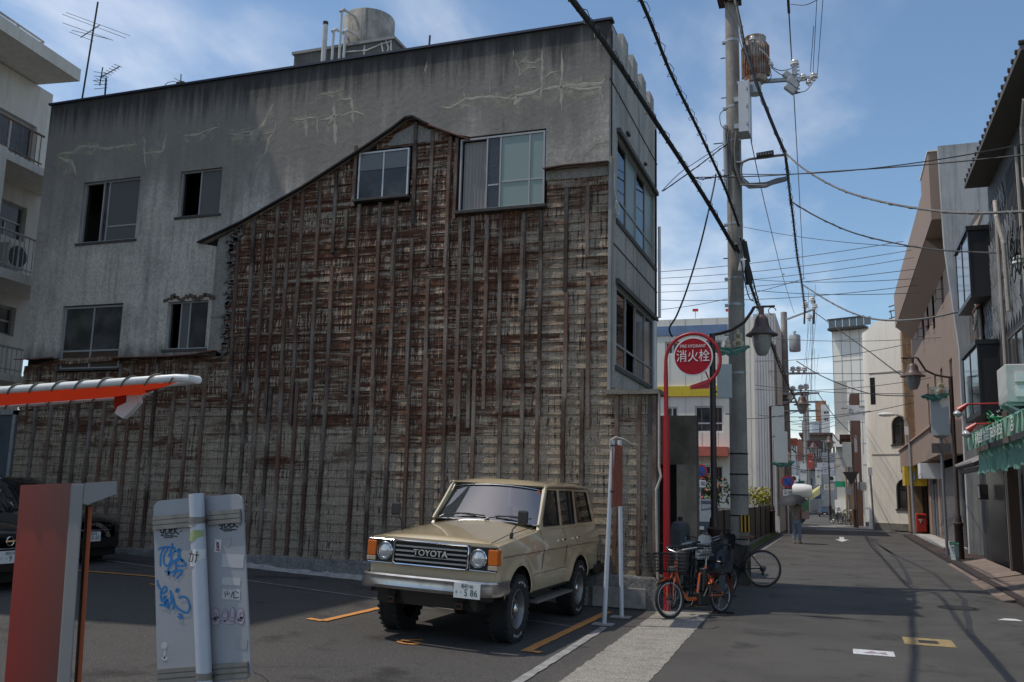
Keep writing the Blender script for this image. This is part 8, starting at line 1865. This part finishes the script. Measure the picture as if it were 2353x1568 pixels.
q.grid(rows); q.v = [(v_[0],v_[1],v_[2]) for v_ in q.v]; q.build('canopy', mat('umbrella_navy',(.010,.011,.014),.7,coord='O'), um, False, smooth=True)
q = MB(); q.tube([tuple(hdl-ax*.16),tuple(tip+ax*.06)],.007,6); q.build('shaft', galv, um, False)
q = MB()
for k in range(8): q.tube([tuple(tip-ax*.02),tuple(tip-ax*.34+(e1*math.cos(k*math.pi/4)+e2*math.sin(k*math.pi/4))*.46)],.004,4)
q.build('rib', galv, um, False)
bg_ = thing('shoulder_bag','pale pink shoulder bag hanging at the right hip of the walking person','bag',(pp_.x+.22,pp_.y-.10,0)); q = MB(); q.box(-.04,.24,-.07,.07,.90,1.17); q.build('pouch', mat('bag_pink',(.52,.33,.27),.7,coord='O'), bg_, False, bevel=.03)
q = MB(); q.tube([(.02,0,1.15),(-.02,.05,1.30),(-.05,.11,1.42),(.02,.12,1.36),(.18,.02,1.15)],.01,5); q.build('strap', MATS['bag_pink'], bg_, False)
# ================================================================ foreground: pay machine, sign back, banner tube
PM = thing('pay_machine','red sided grey parking pay machine with a canopy arm at the left foreground','pay machine',(-4.55,4.5,0))
redside = bpy.data.materials.new('pay_red'); redside.use_nodes = True
n = redside.node_tree.nodes; l = redside.node_tree.links; b_ = n['Principled BSDF']; b_.inputs['Roughness'].default_value = .35
gp = n.new('ShaderNodeTexCoord'); sp2 = n.new('ShaderNodeSeparateXYZ'); l.new(gp.outputs['Generated'], sp2.inputs[0]); rp = n.new('ShaderNodeValToRGB'); l.new(sp2.outputs[0], rp.inputs[0])
rp.color_ramp.elements[0].position = .0; rp.color_ramp.elements[0].color = (.34,.016,.006,1); rp.color_ramp.elements[1].position = 1; rp.color_ramp.elements[1].color = (.11,.036,.03,1); l.new(rp.outputs[0], b_.inputs['Base Color'])
grey_c = mat('machine_grey',(.19,.19,.19),.45,var=.1)
def q4(a,c,y0,y1): return a,c
ym = 4.4; A0,A1,A2 = pY(47,1116,ym),pY(165,1111,ym),pY(10,1568,ym); A3 = pY(128,1568,ym)
tl = Vector((A0.x,ym,A0.z)); tr = Vector((A1.x,ym,A1.z)); sl_ = (A0.x-A2.x)/(A0.z-A2.z); zb_ = 0
bl = Vector((A0.x-sl_*A0.z,ym,0)); br = Vector((A1.x-sl_*A1.z,ym,0))
q = MB(); q.prism([bl,br,tr,tl],(-.30,.28,0)); q.build('side_panel', redside, PM)
e0 = pY(197,1111,ym); wdt = e0.x-tr.x
q = MB(); q.prism([br+Vector((.001,-.006,0)),br+Vector((wdt,-.006,0)),tr+Vector((wdt,-.006,-.12)),tr+Vector((wdt+.0,-.006,0)),tr+Vector((.001,-.006,0))],(-.30,.28,0)); q.build('edge_post', grey_c, PM, bevel=.012)
a1,a2,a3 = pY(270,1106,ym),pY(270,1135,ym),pY(203,1160,ym)
q = MB(); q.prism([tr+Vector((wdt,-.006,.0)),Vector((a1.x,ym-.006,a1.z)),Vector((a2.x,ym-.006,a2.z)),Vector((a3.x,ym-.006,a3.z)),tr+Vector((wdt,-.006,-.12))],(-.30,.28,0)); q.build('canopy_arm', grey_c, PM)
o1 = pY(206,1165,ym+.05); q = MB(); q.prism([br+Vector((wdt+.004,.04,0)),br+Vector((wdt+.035,.04,0)),Vector((o1.x+.032,ym+.04,o1.z)),Vector((o1.x+.0,ym+.04,o1.z))],(-.22,.20,0)); q.build('front_door', mat('door_orange',(.36,.09,.035),.45), PM)
# sign board seen from behind
SG = thing('sign_board_back','grey back of a portrait sign board on a white pole with blue graffiti and stickers','sign',(-3.4,4.4,0)); ys_ = 4.4
s0,s1,s2,s3 = pY(352,1152,ys_),pY(556,1134,ys_),pY(577,1562,ys_),pY(362,1580,ys_)
ux = (s1-s0); ux.y = 0; uz = (s3-s0); 
def SB(u,v,w=0): # u 0..1 across, v 0..1 down
    a_ = s0.lerp(s1,u); c_ = s3.lerp(s2,u); p_ = a_.lerp(c_,v); return Vector((p_.x,ys_-w,p_.z))
rd_ = .09; outl = []
for (cu,cv,a0) in ((1-rd_*1.0,rd_*.5,-90),(1-rd_,1-rd_*.5,0),(rd_,1-rd_*.5,90),(rd_,rd_*.5,180)):
    for k in range(6): a_ = R(a0+18*k); outl.append(SB(cu+rd_*math.cos(a_),cv+rd_*.5*math.sin(a_)))
boardm = mat('board_grey',(.30,.31,.33),.5,.1,var=.35,vscale=4,vcol=(.24,.245,.26),grain=.06,gscale=120)
q = MB(); q.prism(outl,(0,.012,0)); q.build('board', boardm, SG)
railm = mat('rail_dull',(.22,.21,.19),.5,.4,var=.3,vscale=8)
for v0,v1 in ((.085,.16),(.905,.985)):
    q = MB()
    for vv in (v0,(v0+v1)/2-.012,v1-.022): q.prism([SB(.012,vv,.002),SB(.985,vv,.002),SB(.985,vv+.022,.002),SB(.012,vv+.022,.002)],(0,-.016,0))
    q.prism([SB(.012,v0+.01,.001),SB(.985,v0+.01,.001),SB(.985,v1-.01,.001),SB(.012,v1-.01,.001)],(0,-.008,0)); q.build('mounting_rail', railm, SG)
pt0,pt1 = pY(451,1136,ys_-.05),pY(470,1568,ys_-.05); slp = (pt0.x-pt1.x)/(pt0.z-pt1.z); rp_ = (pY(466,1136,ys_).x-pY(438,1136,ys_).x)/2
polem = mat('sign_pole_white',(.42,.45,.50),.35,var=.15,vscale=6)
q = MB(); q.tube([(pt0.x-slp*pt0.z,ys_-.05,0),(pt0.x,ys_-.05,pt0.z+.002)],rp_,24); q.build('pole', polem, SG, smooth=True)
pxat = lambda z: pt0.x-slp*(pt0.z-z)
for v_ in (.122,.945):
    c_ = SB(.48,v_); q = MB(); q.lathe((pxat(c_.z),ys_-.05,c_.z),[(rp_+.001,-.018),(rp_+.004,-.018),(rp_+.004,.018),(rp_+.001,.018)],20); q.box(pxat(c_.z)-.055,pxat(c_.z)+.055,ys_-.024,ys_-.019,c_.z-.016,c_.z+.016); cl_ = q.build('clamp', railm, SG)
    q = MB()
    for s_ in (-1,1): q.lathe((pxat(c_.z)+s_*.045,ys_-.026,c_.z),[(0,-.012),(.006,-.012),(.009,-.006),(.011,0)],6,'y')
    q.build('bolt', darkmetal, cl_)
# graffiti strokes as thin paint ribbons
gblue = mat('graffiti_blue',(.012,.14,.36),.6); gblack = mat('marker_black',(.02,.02,.025),.6)
def stroke(pts, m, r, par, yw, nm='graffiti'):
    P = [pY(x,y,ys_) for x,y in pts]; Q = []
    for i in range(len(P)-1):
        p0 = P[max(i-1,0)]; p1 = P[i]; p2 = P[i+1]; p3 = P[min(i+2,len(P)-1)]
        for j in range(5): t_ = j/5; Q.append(.5*((2*p1)+(p2-p0)*t_+(2*p0-5*p1+4*p2-p3)*t_**2+(3*p1-p0-3*p2+p3)*t_**3))
    Q.append(P[-1]); b = MB(); rows = []
    for i,p_ in enumerate(Q):
        d = Q[min(i+1,len(Q)-1)]-Q[max(i-1,0)]; nrm = Vector((-d.z,0,d.x)).normalized()*r; rows.append([(p_.x-nrm.x,yw,p_.z-nrm.z),(p_.x+nrm.x,yw,p_.z+nrm.z)])
    b.grid(rows); b.build(nm, m, par, fix=False)
K4 = lambda L_: [(.3359*x,1044+.3359*y) for x,y in L_]
yw = ys_-.0012
for i,L_ in enumerate([[(1080,650),(1110,640),(1150,635),(1200,645)],[(1125,640),(1100,690),(1098,765)],[(1150,640),(1120,700),(1125,750),(1150,760),(1170,720),(1165,650)],[(1175,610),(1180,640),(1150,700)],[(1200,660),(1170,700),(1190,730),(1230,700),(1215,665),(1195,662)],[(1225,648),(1235,655),(1225,668),(1217,658),(1226,648)],[(1190,735),(1150,790),(1170,810),(1200,790),(1205,760)],[(1215,690),(1265,740),(1270,760),(1230,765),(1200,745),(1225,720),(1255,735)],[(1130,805),(1150,800),(1155,820),(1160,800),(1150,830)],[(1185,840),(1205,800),(1225,795)],[(1200,805),(1250,798),(1210,850)],
    [(1078,860),(1085,900),(1110,930)],[(1110,930),(1130,905),(1142,925),(1120,950),(1105,940),(1102,980),(1110,1010)],[(1110,1010),(1135,970),(1130,1030),(1150,990),(1150,1045),(1175,1000),(1170,950),(1165,930)],[(1170,940),(1190,1000),(1185,1065)],[(1165,975),(1215,1050),(1280,1085),(1300,1040),(1280,985),(1240,975),(1230,990)],[(1206,930),(1220,922),(1222,938),(1208,940),(1207,930)],[(1095,1030),(1130,1035),(1160,1055)],[(1215,1110),(1262,1128)],[(1245,1090),(1230,1130)],[(1222,1094),(1240,1104),(1250,1118)]]):
    stroke(K4(L_),gblue,.0062 if i<18 else .004,SG,yw-.0002*i)
def tagm(x0,y0):
    for i,L_ in enumerate([[(0,20),(8,50),(25,45),(30,15)],[(28,20),(20,65),(5,70)],[(40,10),(38,60),(60,50),(62,25),(40,12)],[(70,35),(85,30),(72,45),(75,60),(92,55)],[(100,0),(98,60)],[(120,20),(102,38),(130,62)],[(140,20),(142,25)],[(138,45),(150,40)],[(20,75),(70,72),(120,78)],[(30,85),(90,82)]]):
        stroke(K4([(x0+a_,y0+c_) for a_,c_ in L_]),gblack,.0042 if i<6 else .003,SG,yw-.0002*i)
tagm(1095,485); tagm(1500,440)
def stick(x0,y0,x1,y1,m,nm='sticker',dy=.0015):
    a_,c_ = pY(.3359*x0,1044+.3359*y0,ys_),pY(.3359*x1,1044+.3359*y1,ys_); q = MB(); q.box(a_.x,c_.x,ys_-dy-.0008,ys_-dy,c_.z,a_.z); return q.build(nm, m, SG)
stw = mat('sticker_pale',(.42,.42,.42),.6,var=.3,vscale=25,vcol=(.33,.33,.34))
stick(1524,680,1665,780,stw); stick(1524,840,1645,900,stw); stick(1524,920,1642,1000,stw); stick(1473,582,1510,672,mat('sticker_white2',(.55,.53,.52),.6)); stick(1617,1258,1690,1335,mat('sticker_ghost',(.27,.275,.28),.6))
for L_ in [[(1540,940),(1545,975)],[(1560,935),(1555,960),(1575,950)],[(1580,980),(1600,940),(1600,980)],[(1610,935),(1635,950)],[(1600,985),(1638,978)]]: stroke(K4(L_),gblack,.0022,SG,ys_-.0035)
for L_ in [[(1482,600),(1500,625),(1485,640)],[(1500,605),(1485,620),(1502,650)],[(1480,650),(1505,662)]]: stroke(K4(L_),mat('marker_maroon',(.16,.03,.05),.6),.0035,SG,ys_-.0035)
a_ = pY(.3359*1560,1044+.3359*598,ys_); q = MB(); q.lathe((a_.x,ys_-.002,a_.z),[(0,0),(.024,0)],20,'y'); q.build('sticker', MATS['sticker_ghost'], SG)
# pink bubble lettering
pinkm = mat('graffiti_pink',(.36,.28,.34),.6); pgrey = mat('graffiti_grey',(.19,.19,.21),.6)
for dy_,m_,sc_ in ((.0012,pgrey,1.18),(.0022,pinkm,1.0)):
    for (x,y,rx,ry) in [(1475,1100,32,48),(1478,1138,34,34),(1540,1105,30,45),(1590,1100,26,50),(1645,1100,30,46),(1650,1138,28,26),(1560,1150,60,14)]:
        c_ = pY(.3359*x,1044+.3359*y,ys_); rxw,rzw = rx*sc_*.3359/2082*4.6,ry*sc_*.3359/2082*4.6; q = MB(); q.prism([(c_.x+rxw*math.cos(k*.4189),ys_-dy_,c_.z+rzw*math.sin(k*.4189)) for k in range(15)],(0,-.0006,0)); q.build('graffiti_bubble', m_, SG)
for ch,x,y in (('B',1475,1115),('O',1540,1105),('U',1592,1100),('E',1650,1110)): text(ch,.062,TM(pY(.3359*x,1044+.3359*y,ys_)+Vector((0,-.0035,0)),(1,0,0),(0,0,1)),pgrey,'lettering',SG,ext=.0004)
# ghost sticker lower left, decals on the pole
for (x,y,rx,ry) in [(1125,1310,30,27),(1128,1365,10,40),(1128,1398,28,16)]:
    c_ = pY(.3359*x,1044+.3359*y,ys_); k_ = .3359/2082*4.6; q = MB(); q.prism([(c_.x+rx*k_*math.cos(k*.4189),ys_-.0012,c_.z+ry*k_*math.sin(k*.4189)) for k in range(15)],(0,-.0006,0)); q.build('sticker', stw, SG)
def pole_decal(y0,y1,m,wide=1.0,off=.0012):
    z0 = pY(455,1044+.3359*y1,ys_-.05-rp_).z; z1 = pY(455,1044+.3359*y0,ys_-.05-rp_).z; q = MB(); x0_ = pxat((z0+z1)/2)
    q.lathe((x0_,ys_-.05,0),[(rp_+off,z0),(rp_+off,z1)],14,arc=math.pi*wide,start=-math.pi/2-math.pi*wide/2); q.build('pole_sticker', m, SG, fix=False); return x0_,z0,z1
pole_decal(520,600,mat('decal_lime',(.30,.36,.16),.6,var=.3,vscale=30),.9); x_,z0_,z1_ = pole_decal(650,770,mat('decal_white',(.58,.58,.58),.5),.95)
text('ｶﾅ', .078, TM((x_,ys_-.05-rp_-.0025,(z0_+z1_)/2),(1,0,0),(0,0,1)), gblack, 'lettering', SG, ext=.0004, wx=.9)
pole_decal(440,500,mat('decal_worn',(.40,.36,.38),.6,var=.6,vscale=40),.8)
# banner tube frame with red fabric and rope lacing
BT = thing('tube_banner_frame','horizontal white tube frame with orange red fabric laced in by rope across the left foreground','banner frame',(-4.6,4.6,0))
tubew = mat('tube_white',(.66,.66,.65),.35,var=.55,vscale=16,vcol=(.62,.6,.57)); tube_m = tubew
tn = tubew.node_tree; 
rustp = mat('tube_rusty',(.68,.68,.66),.4,var=.0); 
def rust_patch(m):
    n = m.node_tree.nodes; l = m.node_tree.links; b_ = n['Principled BSDF']; g = n.new('ShaderNodeNewGeometry'); x = n.new('ShaderNodeTexNoise'); x.inputs['Scale'].default_value = 14; x.inputs['Detail'].default_value = 8; x.inputs['Roughness'].default_value = .75; l.new(g.outputs['Position'],x.inputs['Vector'])
    r_ = n.new('ShaderNodeMapRange'); l.new(x.outputs[0],r_.inputs[0]); r_.inputs[1].default_value=.60; r_.inputs[2].default_value=.66
    mm = n.new('ShaderNodeMix'); mm.data_type='RGBA'; l.new(r_.outputs[0],mm.inputs[0]); mm.inputs[6].default_value=(.66,.66,.64,1); mm.inputs[7].default_value=(.22,.08,.03,1); l.new(mm.outputs[2],b_.inputs['Base Color'])
rust_patch(rustp)
n0,n1 = pY(-160,908,4.3),pY(405,869,4.3); f0,f1 = pY(-160,944,4.95),pY(330,907,4.95)
rt_ = .0235
ring = [n0,n0.lerp(n1,.33),n0.lerp(n1,.66),n1,n1+Vector((.055,.03,0)),n1+Vector((.075,.10,.0)),Vector((f1.x+.24,4.7,f1.z+.03)),Vector((f1.x+.14,4.85,f1.z+.015)),f1,f1.lerp(f0,.5),f0]
q = MB(); q.tube(ring,rt_,16); q.build('tube', rustp, BT, smooth=True)
fabm = mat('fabric_red',(.5,.035,.01),.7)
def transl(m):
    n = m.node_tree.nodes; l = m.node_tree.links; t_ = n.new('ShaderNodeBsdfTranslucent'); t_.inputs[0].default_value = (.34,.024,.006,1); q_ = n.new('ShaderNodeMixShader'); q_.inputs[0].default_value = .55; l.new(n['Principled BSDF'].outputs[0],q_.inputs[1]); l.new(t_.outputs[0],q_.inputs[2]); l.new(q_.outputs[0],n['Material Output'].inputs[0])
transl(fabm)
q = MB(); k = 14; q.grid([[tuple(n0.lerp(n1,i/k)+Vector((0,.04,-.012-.006*(i%2)))) , tuple((n0.lerp(n1,i/k)+f0.lerp(f1,i/k))/2+Vector((0,0,-.02-.012*math.sin(i*1.3)))), tuple(f0.lerp(f1,i/k)+Vector((0,-.03,-.008)))] for i in range(k+1)]); q.build('fabric', fabm, BT, smooth=True, fix=False)
# coiled rope round near and far tubes
ropem = mat('lacing_rope',(.16,.15,.12),.85,var=.4,vscale=40)
for a_,c_,nt_ in ((n0,n1,11),(f0,f1,10)):
    q = MB(); pts = []; d = (c_-a_); e1 = d.normalized().cross(Vector((0,0,1))).normalized(); e2 = e1.cross(d.normalized())
    for i in range(nt_*14+1):
        f_ = i/(nt_*14); an = 2*math.pi*nt_*f_; pts.append(a_+d*f_+(e1*math.cos(an)+e2*math.sin(an))*(rt_+.006))
    q.tube(pts,.0055,5); q.build('rope', ropem, BT, smooth=True, fix=False)
bk = pY(300,905,4.6); q = MB(); q.prism([pY(x,y,4.55) for x,y in [(291,1040-131),(316,908),(318,925),(298,948),(282,962),(263,950),(270,935),(290,925)]],(0,.04,0)); q.build('bracket_plate', mat('bracket_white',(.50,.50,.52),.4), BT)
q = MB(); q.prism([pY(x,y,4.56) for x,y in [(263,912),(290,908),(288,930),(266,952),(262,935)]],(0,.03,0)); q.build('red_flap', MATS['fabric_red'], BT)
# mast that carries the frame, just outside the picture
q = MB(); q.tube([(f0.x+.1,4.9,0),(f0.x+.1,4.9,f0.z+.3)],.04,12); q.build('mast', rustp, BT, smooth=True)
